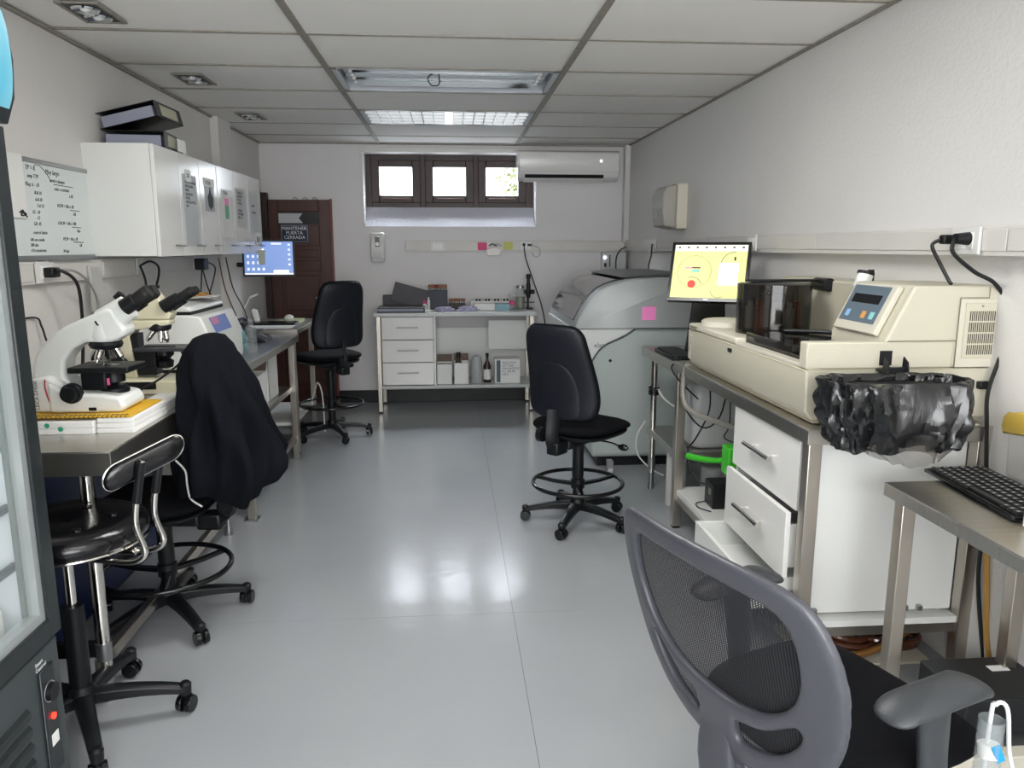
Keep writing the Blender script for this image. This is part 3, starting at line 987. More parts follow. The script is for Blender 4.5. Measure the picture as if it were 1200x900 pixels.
# right bench with drawers
RZ = 0.87
t = thing('steel_bench', 'long stainless bench with drawers carrying the cream analyser', 'bench', (1.4, 2.9, 0))
top(t, 1.115, 1.735, 2.235, 3.70, RZ, 0.05)
for x, y in ((1.145, 2.262), (1.71, 2.262), (1.145, 3.665), (1.70, 3.665)):
    leg_sq(t, x, y, RZ - 0.02, 0.045)
obj('side_panel', MB().box(1.17, 1.685, 2.285, 2.303, 0.22, RZ - 0.05), white_m, t, bev=0.001)
obj('bottom_board', MB().box(1.14, 1.69, 2.25, 3.69, 0.185, 0.208), white_m, t, bev=0.001)
obj('end_rail', MB().box(1.165, 1.69, 2.262, 2.285, 0.145, 0.185), steelleg_m, t, bev=0.002)
obj('long_rail', MB().box(1.135, 1.165, 2.28, 3.64, 0.15, 0.185), steelleg_m, t, bev=0.002)
obj('back_board', MB().box(1.648, 1.66, 2.3, 2.92, 0.21, RZ - 0.05), white_m, t)
for xq in (1.20, 1.52, 1.57):
    obj('bracket', MB().box(xq - 0.009, xq + 0.009, 2.270, 2.286, 0.222, 0.24), dullmetal_m, t, bev=0.002)

t = thing('drawer_unit', 'white drawer unit with bar handles, lowest drawer hanging open', 'cabinet', (1.38, 2.6, 0.21))
mb = MB()
mb.box(1.16, 1.64, 2.305, 2.32, 0.21, 0.815)
mb.box(1.16, 1.64, 2.905, 2.92, 0.21, 0.815)
mb.box(1.63, 1.64, 2.32, 2.905, 0.21, 0.815)
mb.box(1.16, 1.64, 2.32, 2.905, 0.80, 0.815)
obj('carcass', mb, white_m, t)


def drawer(x, y0, y1, z0, z1, dx, handle=True, hy=None):
    """front at x; dx how far pulled; box behind it"""
    d = obj('drawer', MB().box(x, x + 0.018, y0, y1, z0, z1), whitegl_m, t, bev=0.0015)
    mb = MB()
    mb.box(x + 0.018, x + 0.44, y0 + 0.02, y0 + 0.03, z0 + 0.03, z1 - 0.05)
    mb.box(x + 0.018, x + 0.44, y1 - 0.03, y1 - 0.02, z0 + 0.03, z1 - 0.05)
    mb.box(x + 0.018, x + 0.44, y0 + 0.03, y1 - 0.03, z0 + 0.03, z0 + 0.036)
    mb.box(x + 0.43, x + 0.44, y0 + 0.03, y1 - 0.03, z0 + 0.03, z1 - 0.05)
    obj('drawer_box', mb, white_m, d)
    if handle:
        yc, zc = (y0 + y1) / 2, (z0 + z1) / 2 + 0.01
        mb = MB()
        mb.cyl((x - 0.028, yc - 0.115, zc), (x - 0.028, yc + 0.115, zc), 0.0085, n=12)
        for s_ in (-0.075, 0.075):
            mb.cyl((x, yc + s_, zc), (x - 0.028, yc + s_, zc), 0.005, n=10)
        obj('handle', mb, chrome_m, d)


drawer(1.128, 2.31, 2.885, 0.575, 0.812, 0)
drawer(1.098, 2.315, 2.865, 0.335, 0.568, 0.03)
# lowest one pulled out without its front
mb = MB()
mb.box(0.985, 1.42, 2.33, 2.345, 0.222, 0.33)
mb.box(0.985, 1.42, 2.87, 2.885, 0.222, 0.33)
mb.box(0.985, 1.00, 2.345, 2.87, 0.222, 0.33)
mb.box(1.00, 1.42, 2.345, 2.87, 0.222, 0.23)
obj('drawer', mb, white_m, t, bev=0.0015, label='open lowest drawer without a front')
obj('drawer_slide', MB().box(1.02, 1.40, 2.316, 2.329, 0.25, 0.285), dullmetal_m, t)

# small table behind it
t = thing('side_table', 'small steel table with round chrome legs holding the black keyboard', 'table', (1.4, 4.05, 0))
top(t, 1.135, 1.60, 3.715, 4.42, 0.85, 0.055)
for x, y in ((1.182, 4.30), (1.182, 3.78), (1.57, 4.30), (1.57, 3.78)):
    leg_round(t, x, y, 0.83, 0.019)
obj('undershelf', MB().box(1.16, 1.60, 3.75, 4.35, 0.335, 0.375), steel_m, t, bev=0.003)

# near right table
t = thing('steel_table', 'steel table with square legs at the right edge holding a keyboard', 'table', (1.5, 1.5, 0))
top(t, 1.275, 1.735, 0.55, 2.065, 0.75, 0.04)
for x, y in ((1.315, 2.015), (1.69, 2.015), (1.315, 0.6), (1.69, 0.6)):
    leg_sq(t, x, y, 0.735, 0.042, foot=True)
obj('low_rail', MB().box(1.31, 1.72, 1.70, 1.745, 0.055, 0.095), cream2_m, t, bev=0.003)
obj('end_rail', MB().box(1.335, 1.67, 2.0, 2.03, 0.055, 0.095), cream2_m, t, bev=0.003)

# ------------------------------------------------------------------ back table with drawers
t = thing('drawer_table', 'white topped steel table with three drawers under the back window', 'table', (0.05, 6.78, 0))
obj('table_top', MB().box(-0.665, 0.735, 6.50, 7.0, 0.845, 0.876), plastg_m, t, bev=0.004)
for x, y in ((-0.625, 6.54), (0.695, 6.54), (-0.625, 6.96), (0.695, 6.96)):
    leg_sq(t, x, y, 0.845, 0.036)
obj('lower_shelf', MB().box(-0.64, 0.71, 6.53, 6.98, 0.215, 0.24), plastg_m, t, bev=0.003)
obj('divider', MB().box(-0.155, -0.14, 6.55, 6.97, 0.24, 0.845), whitegl_m, t)
obj('back_panel', MB().box(-0.60, 0.68, 6.965, 6.98, 0.24, 0.70), white_m, t)
for i, (a, b) in enumerate(((0.645, 0.838), (0.448, 0.638), (0.248, 0.441))):
    d = obj('drawer', MB().box(-0.60, -0.158, 6.535, 6.56, a, b), whitegl_m, t, bev=0.002)
    mb = MB().cyl((-0.47, 6.51, (a + b) / 2 + 0.01), (-0.29, 6.51, (a + b) / 2 + 0.01), 0.006, n=10)
    for x in (-0.45, -0.31):
        mb.cyl((x, 6.51, (a + b) / 2 + 0.01), (x, 6.535, (a + b) / 2 + 0.01), 0.004, n=8)
    obj('handle', mb, dullmetal_m, d)
obj('hanging_panel', MB().box(0.33, 0.68, 6.80, 6.815, 0.52, 0.78), white_m, t)

# things on it
def flatbox(name, label, cat, b, m, bev=0.002, group=None, **k):
    o = obj(name, MB().box(*b), m, None, bev, **k)
    return tag(o, label, cat, group)


T0 = 0.876
binderm = mat('charcoal_binder', '#36333a', 0.5)
t = thing('ring_binder', 'charcoal binder leaning up against the binders on the back table', 'binder', (-0.40, 6.80, T0))
M_ = Matrix.Translation((-0.53, 6.76, T0 + 0.112)) @ Matrix.Rotation(R(16), 4, 'Y')
obj('cover', MB().box(0.0, 0.31, 0.02, 0.045, -0.02, 0.145, M_), binderm, t, bev=0.002)
obj('back_cover', MB().box(0.0, 0.31, 0.07, 0.075, -0.02, 0.145, M_), binderm, t, bev=0.002)
obj('page_stack', MB().box(0.006, 0.30, 0.045, 0.07, -0.01, 0.135, M_), mat('pages', '#9296a6'), t)
t = thing('ring_binder', 'lower charcoal binder lying flat at the left end of the back table', 'binder', (-0.42, 6.7, T0))
obj('cover', MB().box(-0.63, -0.23, 6.52, 6.76, T0, T0 + 0.012).box(-0.63, -0.23, 6.52, 6.76, T0 + 0.035, T0 + 0.045), binderm, t, bev=0.002)
obj('page_stack', MB().box(-0.62, -0.24, 6.53, 6.75, T0 + 0.012, T0 + 0.035), mat('pages', '#9296a6'), t)
t = thing('ring_binder', 'charcoal binder standing on edge behind the leaning one on the back table', 'binder', (-0.48, 6.9, T0))
obj('cover', MB().box(-0.61, -0.36, 6.87, 6.88, T0, T0 + 0.13).box(-0.61, -0.36, 6.915, 6.925, T0, T0 + 0.13), binderm, t, bev=0.002)
obj('page_stack', MB().box(-0.60, -0.37, 6.88, 6.915, T0 + 0.002, T0 + 0.12), mat('pages', '#9296a6'), t)

# test tube rack
cork_m = mat('cork_cap', '#9b6a4a', 0.7)
redc_m = mat('red_cap', '#8a3330', 0.5)
t = thing('tube_rack', 'tall dark tube rack full of brown capped tubes on the back table', 'rack', (-0.12, 6.83, T0))
obj('rack_body', MB().box(-0.205, -0.035, 6.78, 6.90, T0, T0 + 0.165), mat('dark_rack', '#232a38', 0.5), t, bev=0.003)
obj('rack_lip', MB().box(-0.207, -0.033, 6.777, 6.903, T0 + 0.15, T0 + 0.172), mat('dark_rack', '#232a38', 0.5), t, bev=0.002)
random.seed(2)
for i in range(7):
    for j in range(3):
        x, y = -0.193 + i * 0.0243, 6.80 + j * 0.04
        c = obj('sample_tube', MB().cyl((x, y, T0 + 0.17), (x, y, T0 + 0.20), 0.008, n=8), clear_m, t)
        obj('cap', MB().cyl((x, y, T0 + 0.195), (x, y, T0 + 0.222), 0.0105, n=8), random.choice((cork_m, cork_m, redc_m)), c)
t = thing('tube_rack', 'low rack with brown capped tubes beside the tall rack on the back table', 'rack', (0.05, 6.86, T0))
obj('rack_body', MB().box(-0.025, 0.125, 6.82, 6.90, T0, T0 + 0.055), mat('wood_rack', '#4a4038', 0.6), t, bev=0.003)
for i in range(7):
    for j in range(2):
        x, y = -0.012 + i * 0.021, 6.84 + j * 0.04
        c = obj('sample_tube', MB().cyl((x, y, T0 + 0.05), (x, y, T0 + 0.075), 0.007, n=8), clear_m, t)
        obj('cap', MB().cyl((x, y, T0 + 0.072), (x, y, T0 + 0.097), 0.009, n=8), cork_m, c)

# crumpled papers / bags
def crumple(name, label, cat, c, sx, sy, sz, m, seed):
    random.seed(seed)
    bm = bmesh.new()
    bmesh.ops.create_icosphere(bm, subdivisions=3, radius=1)
    for v in bm.verts:
        n = noise.noise(v.co * 2.3 + V(seed * 3.1, 0, 0)) * 0.55 + noise.noise(v.co * 5.7 + V(0, seed, 0)) * 0.3
        p = v.co * (1 + n)
        v.co = V(c[0] + p.x * sx, c[1] + p.y * sy, max(c[2], c[2] + sz * 0.5 + p.z * sz))
    mb = MB()
    mb.bm = bm
    return tag(obj(name, mb, m, flat=True), label, cat)


crumple('crumpled_paper', 'crumpled white and violet wrapper in front of the tall tube rack', 'wrapper', (-0.07, 6.66, T0), 0.085, 0.05, 0.028, mat('lilac_wrap', '#b9b6d2', 0.5, var=0.3, vscale=30), 1)
crumple('crumpled_paper', 'pile of crumpled lilac paper in the middle of the back table', 'wrapper', (0.14, 6.67, T0), 0.085, 0.055, 0.03, mat('lilac_wrap', '#b9b6d2'), 2)
crumple('crumpled_paper', 'small white crumpled tissue by the binders on the back table', 'tissue', (-0.19, 6.60, T0), 0.035, 0.03, 0.014, paper_m, 4)
flatbox('small_box', 'white box with printed rows lying open on the back table', 'box', (0.20, 0.40, 6.74, 6.86, T0, T0 + 0.055), label_m)
t = thing('vial_tray', 'white tray with a row of dark capped vials on the back table', 'tray', (0.30, 6.9, T0))
obj('tray', MB().box(0.17, 0.56, 6.88, 6.96, T0, T0 + 0.075), plast_m, t, bev=0.003)
for i in range(12):
    x = 0.20 + i * 0.028
    obj('vial_cap', MB().cyl((x, 6.885, T0 + 0.072), (x, 6.885, T0 + 0.09), 0.010, n=8), black_m if i % 3 else plastg_m, t)
flatbox('small_box', 'pale blue carton to the right of the white printed box', 'box', (0.385, 0.515, 6.68, 6.80, T0, T0 + 0.06), mat('pale_blue_card', '#8fb2bd', 0.6))
tag(obj('teal_box', MB().box(-0.30, -0.215, 6.90, 6.97, T0, T0 + 0.11), mat('teal_card', '#5f8f90', 0.6), bev=0.002), 'teal carton between the binders and the tall tube rack', 'box')
t = thing('small_bottle', 'small white bottle with a pink cap left of the tall tube rack', 'bottle', (-0.235, 6.72, T0))
obj('bottle_body', MB().lathe([(0.018, 0), (0.019, 0.05), (0.012, 0.06), (0.012, 0.065)], (-0.235, 6.74, T0), 16), label_m, t)
obj('cap', MB().cyl((-0.235, 6.74, T0 + 0.062), (-0.235, 6.74, T0 + 0.09), 0.015, n=14), hotpink_m, t)
t = thing('slim_bottle', 'slim white bottle right next to the tall tube rack', 'bottle', (-0.215, 6.76, T0))
t.location = (-0.2, 6.72, T0)
obj('bottle_body', MB().lathe([(0.014, 0), (0.014, 0.09), (0.008, 0.10), (0.008, 0.12)], (-0.20, 6.72, T0), 14), paper_m, t)
t = thing('pink_bottle', 'clear bottle with a red-pink band beside the jar of liquid', 'bottle', (0.535, 6.85, T0))
obj('bottle_body', MB().lathe([(0.026, 0), (0.027, 0.04), (0.027, 0.10), (0.02, 0.12)], (0.545, 6.83, T0), 18), clear_m, t)
obj('band', MB().cyl((0.545, 6.83, T0 + 0.04), (0.545, 6.83, T0 + 0.075), 0.0275, n=18), hotpink_m, t)
obj('cap', MB().cyl((0.545, 6.83, T0 + 0.115), (0.545, 6.83, T0 + 0.14), 0.022, n=16), plastg_m, t)
t = thing('glass_jar', 'glass jar of olive liquid on the right of the back table', 'jar', (0.62, 6.84, T0))
obj('glass', MB().lathe([(0.03, 0), (0.042, 0.01), (0.043, 0.13), (0.034, 0.16), (0.036, 0.185), (0.036, 0.205)], (0.62, 6.84, T0), 22), clear_m, t)
obj('liquid', MB().lathe([(0.03, 0.004), (0.040, 0.014), (0.040, 0.11)], (0.62, 6.84, T0), 22), mat('olive_liquid', '#8f9478', 0.2), t)
obj('lid', MB().cyl((0.62, 6.84, T0 + 0.19), (0.62, 6.84, T0 + 0.212), 0.038, n=20), dullmetal_m, t)
t = thing('hand_microscope', 'small black stand microscope at the right end of the back table', 'microscope', (0.71, 6.84, T0))
c = (0.705, 6.84)
obj('foot', MB().box(0.675, 0.735, 6.80, 6.90, T0, T0 + 0.012), black_m, t, bev=0.003)
obj('column', MB().cyl((c[0] - 0.012, c[1] + 0.02, T0 + 0.01), (c[0] - 0.012, c[1] + 0.02, T0 + 0.22), 0.010, n=12), black_m, t)
obj('tube', MB().lathe([(0.013, 0.10), (0.02, 0.12), (0.02, 0.22), (0.015, 0.24), (0.015, 0.27), (0.021, 0.275), (0.021, 0.31), (0.016, 0.315)], (c[0] - 0.012, c[1] - 0.012, T0), 18), black_m, t)
obj('focus_knob', MB().cyl((c[0] - 0.05, c[1], T0 + 0.155), (c[0] + 0.045, c[1], T0 + 0.155), 0.019, n=16), black_m, t)
obj('stage', MB().box(c[0] - 0.045, c[0] + 0.04, c[1] - 0.05, c[1] + 0.02, T0 + 0.06, T0 + 0.066), black_m, t)

# lower shelf of the back table
S0 = 0.24
kraft_m = mat('brown_card', '#7a6a60', 0.8)
def openbox(name, label, b, m, cat='box', flap=True, label_=None):
    x0, x1, y0, y1, z0, z1 = b
    t = thing(name, label, cat, ((x0 + x1) / 2, (y0 + y1) / 2, z0))
    mb = MB()
    w_ = 0.003
    mb.box(x0, x1, y0, y0 + w_, z0, z1)
    mb.box(x0, x1, y1 - w_, y1, z0, z1)
    mb.box(x0, x0 + w_, y0, y1, z0, z1)
    mb.box(x1 - w_, x1, y0, y1, z0, z1)
    mb.box(x0, x1, y0, y1, z0, z0 + w_)
    obj('carton', mb, m, t)
    if flap:
        mb = MB()
        mb.loft([[V(x0, y1, z1), V(x1, y1, z1), V(x1, y1 + 0.002, z1), V(x0, y1 + 0.002, z1)],
                 [V(x0, y1 + 0.04, z1 + 0.06), V(x1, y1 + 0.04, z1 + 0.06), V(x1, y1 + 0.042, z1 + 0.06), V(x0, y1 + 0.042, z1 + 0.06)]])
        obj('flap', mb, kraft_m, t)
    return t


openbox('open_carton', 'open white carton next to the drawers on the lower back shelf', (-0.135, 0.0, 6.58, 6.74, S0, S0 + 0.18), white_m)
tag(obj('brown_band', MB().box(-0.13, -0.005, 6.585, 6.735, S0 + 0.02, S0 + 0.165), kraft_m), 'brown packing inside the leftmost open carton', 'packing')
t = openbox('open_carton', 'taller open white carton holding a black capped bottle on the lower back shelf', (0.015, 0.145, 6.57, 6.72, S0, S0 + 0.19), label_m)
t = thing('capped_bottle', 'black capped bottle standing inside the taller white carton', 'bottle', (0.05, 6.66, S0))
obj('bottle_body', MB().lathe([(0.03, 0.004), (0.03, 0.19), (0.012, 0.215), (0.012, 0.235)], (0.055, 6.64, S0), 18), mat('brown_glass', '#3a2d28', 0.15), t)
obj('cap', MB().cyl((0.055, 6.64, S0 + 0.225), (0.055, 6.64, S0 + 0.275), 0.02, n=16), black_m, t)
tag(obj('frosted_jar', MB().lathe([(0.045, 0), (0.05, 0.01), (0.05, 0.19), (0.035, 0.235), (0.001, 0.25)], (0.215, 6.66, S0), 26), mat('frosted_plastic', '#b4b8ba', 0.35)), 'frosted round topped jar on the lower back shelf', 'jar')
t = thing('dark_bottle', 'dark bottle with a white label on the lower back shelf', 'bottle', (0.30, 6.66, S0))
obj('bottle_body', MB().lathe([(0.032, 0), (0.034, 0.01), (0.034, 0.15), (0.012, 0.20), (0.012, 0.24)], (0.31, 6.66, S0), 20), mat('brown_glass', '#3a2d28'), t)
obj('bottle_label', MB().lathe([(0.0345, 0.03), (0.0345, 0.12)], (0.31, 6.66, S0), 20, cap=False), label_m, t)
obj('cap', MB().cyl((0.31, 6.66, S0 + 0.235), (0.31, 6.66, S0 + 0.262), 0.015), black_m, t)
t = thing('printed_carton', 'white and blue-grey printed carton behind the middle chair', 'box', (0.5, 6.68, S0))
obj('carton', MB().box(0.375, 0.60, 6.60, 6.78, S0, S0 + 0.215), label_m, t, bev=0.002)
obj('print_panel', MB().box(0.39, 0.425, 6.5985, 6.60, S0 + 0.01, S0 + 0.205), mat('print_slate', '#5d6f7c', 0.6), t)
text('REACTIVO\nLOT 2021\nDIAGNOSTIC\n4 x 100 ML\n2-8 C', 0.026, (0.44, 6.5985, S0 + 0.175), (1, 0, 0), (0, 0, 1), mat('print_slate', '#5d6f7c'), t, 'print')

# ------------------------------------------------------------------ swivel chairs (built facing +x in their own frame)
def caster(parent, x, y, a, r=0.028):
    m = Matrix.Translation((x, y, r)) @ Matrix.Rotation(a, 4, 'Z')
    mb = MB()
    for s_ in (-1, 1):
        c0, c1 = m @ V(0, s_ * 0.006, 0), m @ V(0, s_ * 0.024, 0)
        mb.cyl(c0, c1, r, r * 0.93, n=18)
    c = obj('caster', mb, blackg_m, parent, bev=0.002)
    mb = MB()
    pr = [(-r * 0.2, -r * 0.1), (r * 1.05, -r * 0.1), (r * 0.98, r * 0.55), (r * 0.55, r * 1.08), (-r * 0.1, r * 1.1)]
    mb.loft([[m @ V(p[0], t, p[1]) for p in pr] for t in (-0.0055, 0.0055)])
    mb.cyl(m @ V(0, 0, r * 0.6), m @ V(0, 0, r + 0.032), 0.007, n=8)
    obj('caster_hood', mb, black_m, parent)
    return c


def star_base(t, ang0, Rr=0.275, z=0.085, hub=0.10, rad=0.022, m=None):
    m = m or black_m
    obj('base_hub', MB().lathe([(0.028, z - 0.02), (0.045, z - 0.01), (0.045, hub), (0.034, hub + 0.03), (0.03, hub + 0.03)], (0, 0, 0), 22), m, t)
    for i in range(5):
        a = ang0 + i * 2 * PI / 5
        d, s_ = V(math.cos(a), math.sin(a), 0), V(-math.sin(a), math.cos(a), 0)
        rings = []
        for q in range(9):
            u = q / 8
            r = 0.03 + u * (Rr - 0.03)
            zt = hub + 0.012 - 0.035 * u ** 2
            h = 0.040 - 0.014 * u
            w_ = 0.026 - 0.008 * u
            c = d * r
            rings.append([c + s_ * w_ + V(0, 0, zt - h), c + s_ * w_ + V(0, 0, zt - 0.006), c + s_ * w_ * 0.55 + V(0, 0, zt),
                          c - s_ * w_ * 0.55 + V(0, 0, zt), c - s_ * w_ + V(0, 0, zt - 0.006), c - s_ * w_ + V(0, 0, zt - h)])
        l = obj('leg', MB().loft(rings), m, t, bev=0.003)
        cx, cy = d.x * Rr, d.y * Rr
        obj('caster_socket', MB().lathe([(0.012, 0.055), (0.017, 0.06), (0.019, hub - 0.022), (0.012, hub - 0.014)], (cx, cy, 0), 14), m, l)
        caster(l, cx, cy, a + 1.1 + i * 0.5)


def swivel_chair(name, label, loc, rz, base_a, seat_z=0.53, back_z0=0.58, back_h=0.50, ring_z=0.215, ring_r=0.235, back_tilt=0.10,
                 group=None, back_x=-0.19, Rr=0.275, back_w=1.0):
    t = thing(name, label, 'chair', loc, rz, group)
    LOCAL[0] = True
    star_base(t, base_a - rz, Rr)
    obj('gas_column', MB().cyl((0, 0, 0.11), (0, 0, seat_z - 0.06), 0.017, n=18), blackg_m, t)
    obj('column_sleeve', MB().lathe([(0.026, 0.12), (0.027, ring_z + 0.02), (0.031, ring_z + 0.04), (0.029, seat_z - 0.16), (0.032, seat_z - 0.075)], (0, 0, 0), 20), black_m, t)
    if ring_r:
        rg = obj('foot_ring', MB().torus((0, 0, ring_z), ring_r, 0.0105, 56, 10), blackg_m, t)
        for i in range(3):
            a = base_a - rz + 0.4 + i * 2 * PI / 3
            d, s_ = V(math.cos(a), math.sin(a), 0), V(-math.sin(a), math.cos(a), 0)
            obj('spoke', MB().loft([[d * r + s_ * w_ + V(0, 0, zz + 0.008), d * r + s_ * w_ + V(0, 0, zz - 0.008), d * r - s_ * w_ + V(0, 0, zz - 0.008), d * r - s_ * w_ + V(0, 0, zz + 0.008)]
                                    for r, w_, zz in ((0.028, 0.016, ring_z - 0.01), (0.14, 0.012, ring_z - 0.012), (ring_r - 0.004, 0.010, ring_z - 0.004))]), blackg_m, rg, bev=0.002)
        obj('ring_hub', MB().lathe([(0.03, ring_z - 0.03), (0.036, ring_z - 0.028), (0.036, ring_z + 0.02), (0.03, ring_z + 0.022)], (0, 0, 0), 20), black_m, rg)
    # seat: rounded cushion over a plastic pan
    out = []
    for i in range(40):
        a = 2 * PI * i / 40
        ca, sa = math.cos(a), math.sin(a)
        e = 0.62
        x = math.copysign(abs(ca) ** e, ca) * 0.225
        y = math.copysign(abs(sa) ** e, sa) * (0.225 + 0.012 * ca)
        out.append((x + 0.02, y))

    def sp(a, b, q):
        z = seat_z + q
        z -= 0.035 * max(0, (a - 0.10) / 0.14) ** 2
        return V(a, b, z)
    obj('seat', MB().pad(out, 0.030, 0.035, sp, 5), fabric_m, t, ang=60)
    obj('seat_pan', MB().pad([(a * 0.94, b * 0.94) for a, b in out], 0.01, 0.030, lambda a, b, q: V(a, b, seat_z - 0.035 + q), 5), black_m, t, ang=60)
    mb = MB()
    mb.box(-0.16, 0.07, -0.055, 0.055, seat_z - 0.105, seat_z - 0.055)
    mb.box(-0.235, -0.14, -0.035, 0.035, seat_z - 0.125, seat_z - 0.06)
    obj('tilt_housing', mb, black_m, t, bev=0.010)
    obj('lever', MB().tube([(0.03, -0.05, seat_z - 0.085), (0.06, -0.15, seat_z - 0.09), (0.075, -0.205, seat_z - 0.105)], 0.0045), blackg_m, t)
    obj('lever_knob', MB().lathe([(0.006, -0.03), (0.016, -0.018), (0.018, 0.0), (0.012, 0.02), (0.004, 0.028)], (0.08, -0.22, seat_z - 0.11), 14, 'y'), blackg_m, t)
    # back bar
    bxx = back_x - 0.045
    obj('back_bar', MB().tube([(-0.15, 0, seat_z - 0.09), (-0.20, 0, seat_z - 0.095), (bxx + 0.002, 0, seat_z - 0.04), (bxx + 0.010, 0, seat_z + 0.05),
                               (bxx + 0.014, 0, back_z0 + 0.06)], 0.012, 10, rz=0.036), black_m, t, bev=0)
    obj('tilt_knob', MB().lathe([(0.012, 0), (0.036, 0.004), (0.038, 0.028), (0.028, 0.036)], (bxx - 0.015, 0.035, seat_z - 0.02), 20, 'y'), black_m, t)
    # backrest
    prof = [(0.06, 0.985), (0.13, 0.97), (0.168, 0.90), (0.182, 0.78), (0.198, 0.55), (0.21, 0.33), (0.212, 0.18), (0.198, 0.07), (0.16, 0.015), (0.08, 0.0)]
    prof = [(y * back_w, z) for y, z in prof]
    ol = [(y, z * back_h) for y, z in prof] + [(-y, z * back_h) for y, z in reversed(prof)]
    ol = [(p.x, p.y) for p in smooth_path([V(a, b, 0) for a, b in ol], 3, True)]

    def bp(a, b, q):
        u = b / back_h
        x = back_x - back_tilt * (u - 0.3) * back_h + 0.035 * (a / 0.2) ** 2 + 0.02 * math.cos((u - 0.3) * 5) + q
        return V(x, a, back_z0 + b)
    br = obj('backrest', MB().pad(ol, 0.028, 0.022, bp, 5), fabric_m, t, ang=60)
    obj('back_shell', MB().pad([(a * 0.97, back_h * 0.5 + (b - back_h * 0.5) * 0.97) for a, b in ol], 0.0, 0.022, lambda a, b, q: bp(a, b, q - 0.014), 6), shell_m, br, ang=60)
    # raised lower panel on the shell with its arched ridge
    pr2 = [(y * back_w, z) for y, z in [(0.03, 0.60), (0.08, 0.55), (0.115, 0.42), (0.13, 0.25), (0.13, 0.08), (0.10, 0.03), (0.04, 0.02)]]
    o2 = [(y, z * back_h) for y, z in pr2] + [(-y, z * back_h) for y, z in reversed(pr2)]
    o2 = [(p.x, p.y) for p in smooth_path([V(a, b, 0) for a, b in o2], 3, True)]
    obj('back_cover', MB().pad(o2, 0.0, 0.014, lambda a, b, q: bp(a, b, q - 0.034), 3), shell_m, br, ang=60)
    LOCAL[0] = False
    return t


swivel_chair('swivel_chair', 'black high swivel chair with foot ring in the middle of the floor', (0.65, 3.79, 0), R(46), R(-116), 0.535, 0.585, 0.49)
swivel_chair('swivel_chair', 'black swivel chair seen from behind in front of the brown door', (-0.92, 5.74, 0), R(128), R(-62), 0.63, 0.70, 0.50, 0.26, 0.235)
jc = swivel_chair('swivel_chair', 'black swivel chair under a draped black jacket at the microscope bench', (-1.115, 2.865, 0), R(174), R(22), 0.50, 0.60, 0.40, 0.21, 0.235, back_x=-0.215, Rr=0.285, back_w=0.74)

# jacket draped over that chair's back
jk = thing('jacket', 'black jacket draped over the back of the swivel chair at the left bench', 'jacket', (-0.92, 2.9, 0.6))
lv = [(1.118, -0.93, 2.87, 0.025, 0.06), (1.108, -0.93, 2.87, 0.050, 0.11), (1.07, -0.93, 2.87, 0.078, 0.16), (1.0, -0.93, 2.87, 0.105, 0.19),
      (0.93, -0.92, 2.87, 0.125, 0.20), (0.85, -0.91, 2.87, 0.143, 0.205), (0.77, -0.90, 2.865, 0.155, 0.21), (0.70, -0.89, 2.86, 0.165, 0.21),
      (0.64, -0.885, 2.86, 0.172, 0.21), (0.585, -0.885, 2.86, 0.17, 0.205), (0.53, -0.90, 2.86, 0.16, 0.19)]


def jring(z, cx, cy, rx, ry, n=96, g=1.0):
    out = []
    for i in range(n):
        a = 2 * PI * i / n
        d = V(math.cos(a), math.sin(a), 0)
        amp = min(1.0, (1.12 - z) / 0.35)
        f = 0.13 * math.sin(a * 7 + z * 5 + 1.5 * math.sin(z * 7)) + 0.09 * math.sin(a * 13 - z * 9) + 0.12 * noise.noise(V(d.x * 2.2, d.y * 2.2, z * 4.0))
        k_ = g * (1 + f * amp)
        hem = 0.03 * math.sin(a * 3 + 1) * max(0, (0.62 - z) / 0.1)
        out.append(V(cx + d.x * rx * k_ + 0.035, cy + d.y * ry * k_, z + hem))
    return out


rings = []
for a, b in zip(lv, lv[1:]):
    for q in range(3):
        u = q / 3
        rings.append(jring(*[p + (r - p) * u for p, r in zip(a, b)]))
rings.append(jring(*lv[-1]))
for z in (0.56, 0.62, 0.75, 0.95):
    c = min(lv, key=lambda p: abs(p[0] - z))
    rings.append(jring(z, c[1], c[2], c[3], c[4], g=0.88))
obj('jacket_body', MB().loft(rings), cloth_m, jk, ang=70)
# hanging sleeve with its cuff, towards the aisle
srings = []
for (x, y, z, rx, ry) in ((-0.86, 2.95, 1.02, 0.04, 0.05), (-0.81, 2.97, 0.90, 0.055, 0.055), (-0.785, 2.99, 0.78, 0.060, 0.055), (-0.765, 3.00, 0.70, 0.065, 0.05), (-0.74, 3.01, 0.635, 0.072, 0.045), (-0.735, 3.01, 0.60, 0.055, 0.04),
                          (-0.715, 3.0, 0.55, 0.038, 0.035), (-0.73, 3.0, 0.515, 0.032, 0.03)):
    srings.append([V(x + math.cos(2 * PI * i / 40) * rx * (1 + 0.12 * math.sin(i * 0.9 + z * 12)), y + math.sin(2 * PI * i / 40) * ry, z + 0.02 * math.cos(2 * PI * i / 40)) for i in range(40)])
obj('sleeve', MB().loft(srings), cloth_m, jk, ang=60)
obj('drawstring', MB().tube([(-0.99, 2.70, 0.685), (-0.955, 2.685, 0.65), (-0.95, 2.68, 0.60), (-0.94, 2.675, 0.55), (-0.90, 2.67, 0.52)], 0.0035, 6), wcable_m, jk, label='white drawstring')
obj('piping', MB().tube([(-0.775, 2.955, 0.60), (-0.74, 2.96, 0.575), (-0.70, 2.97, 0.555), (-0.675, 2.985, 0.55)], 0.0025, 5), wcable_m, jk, label='thin white piping')

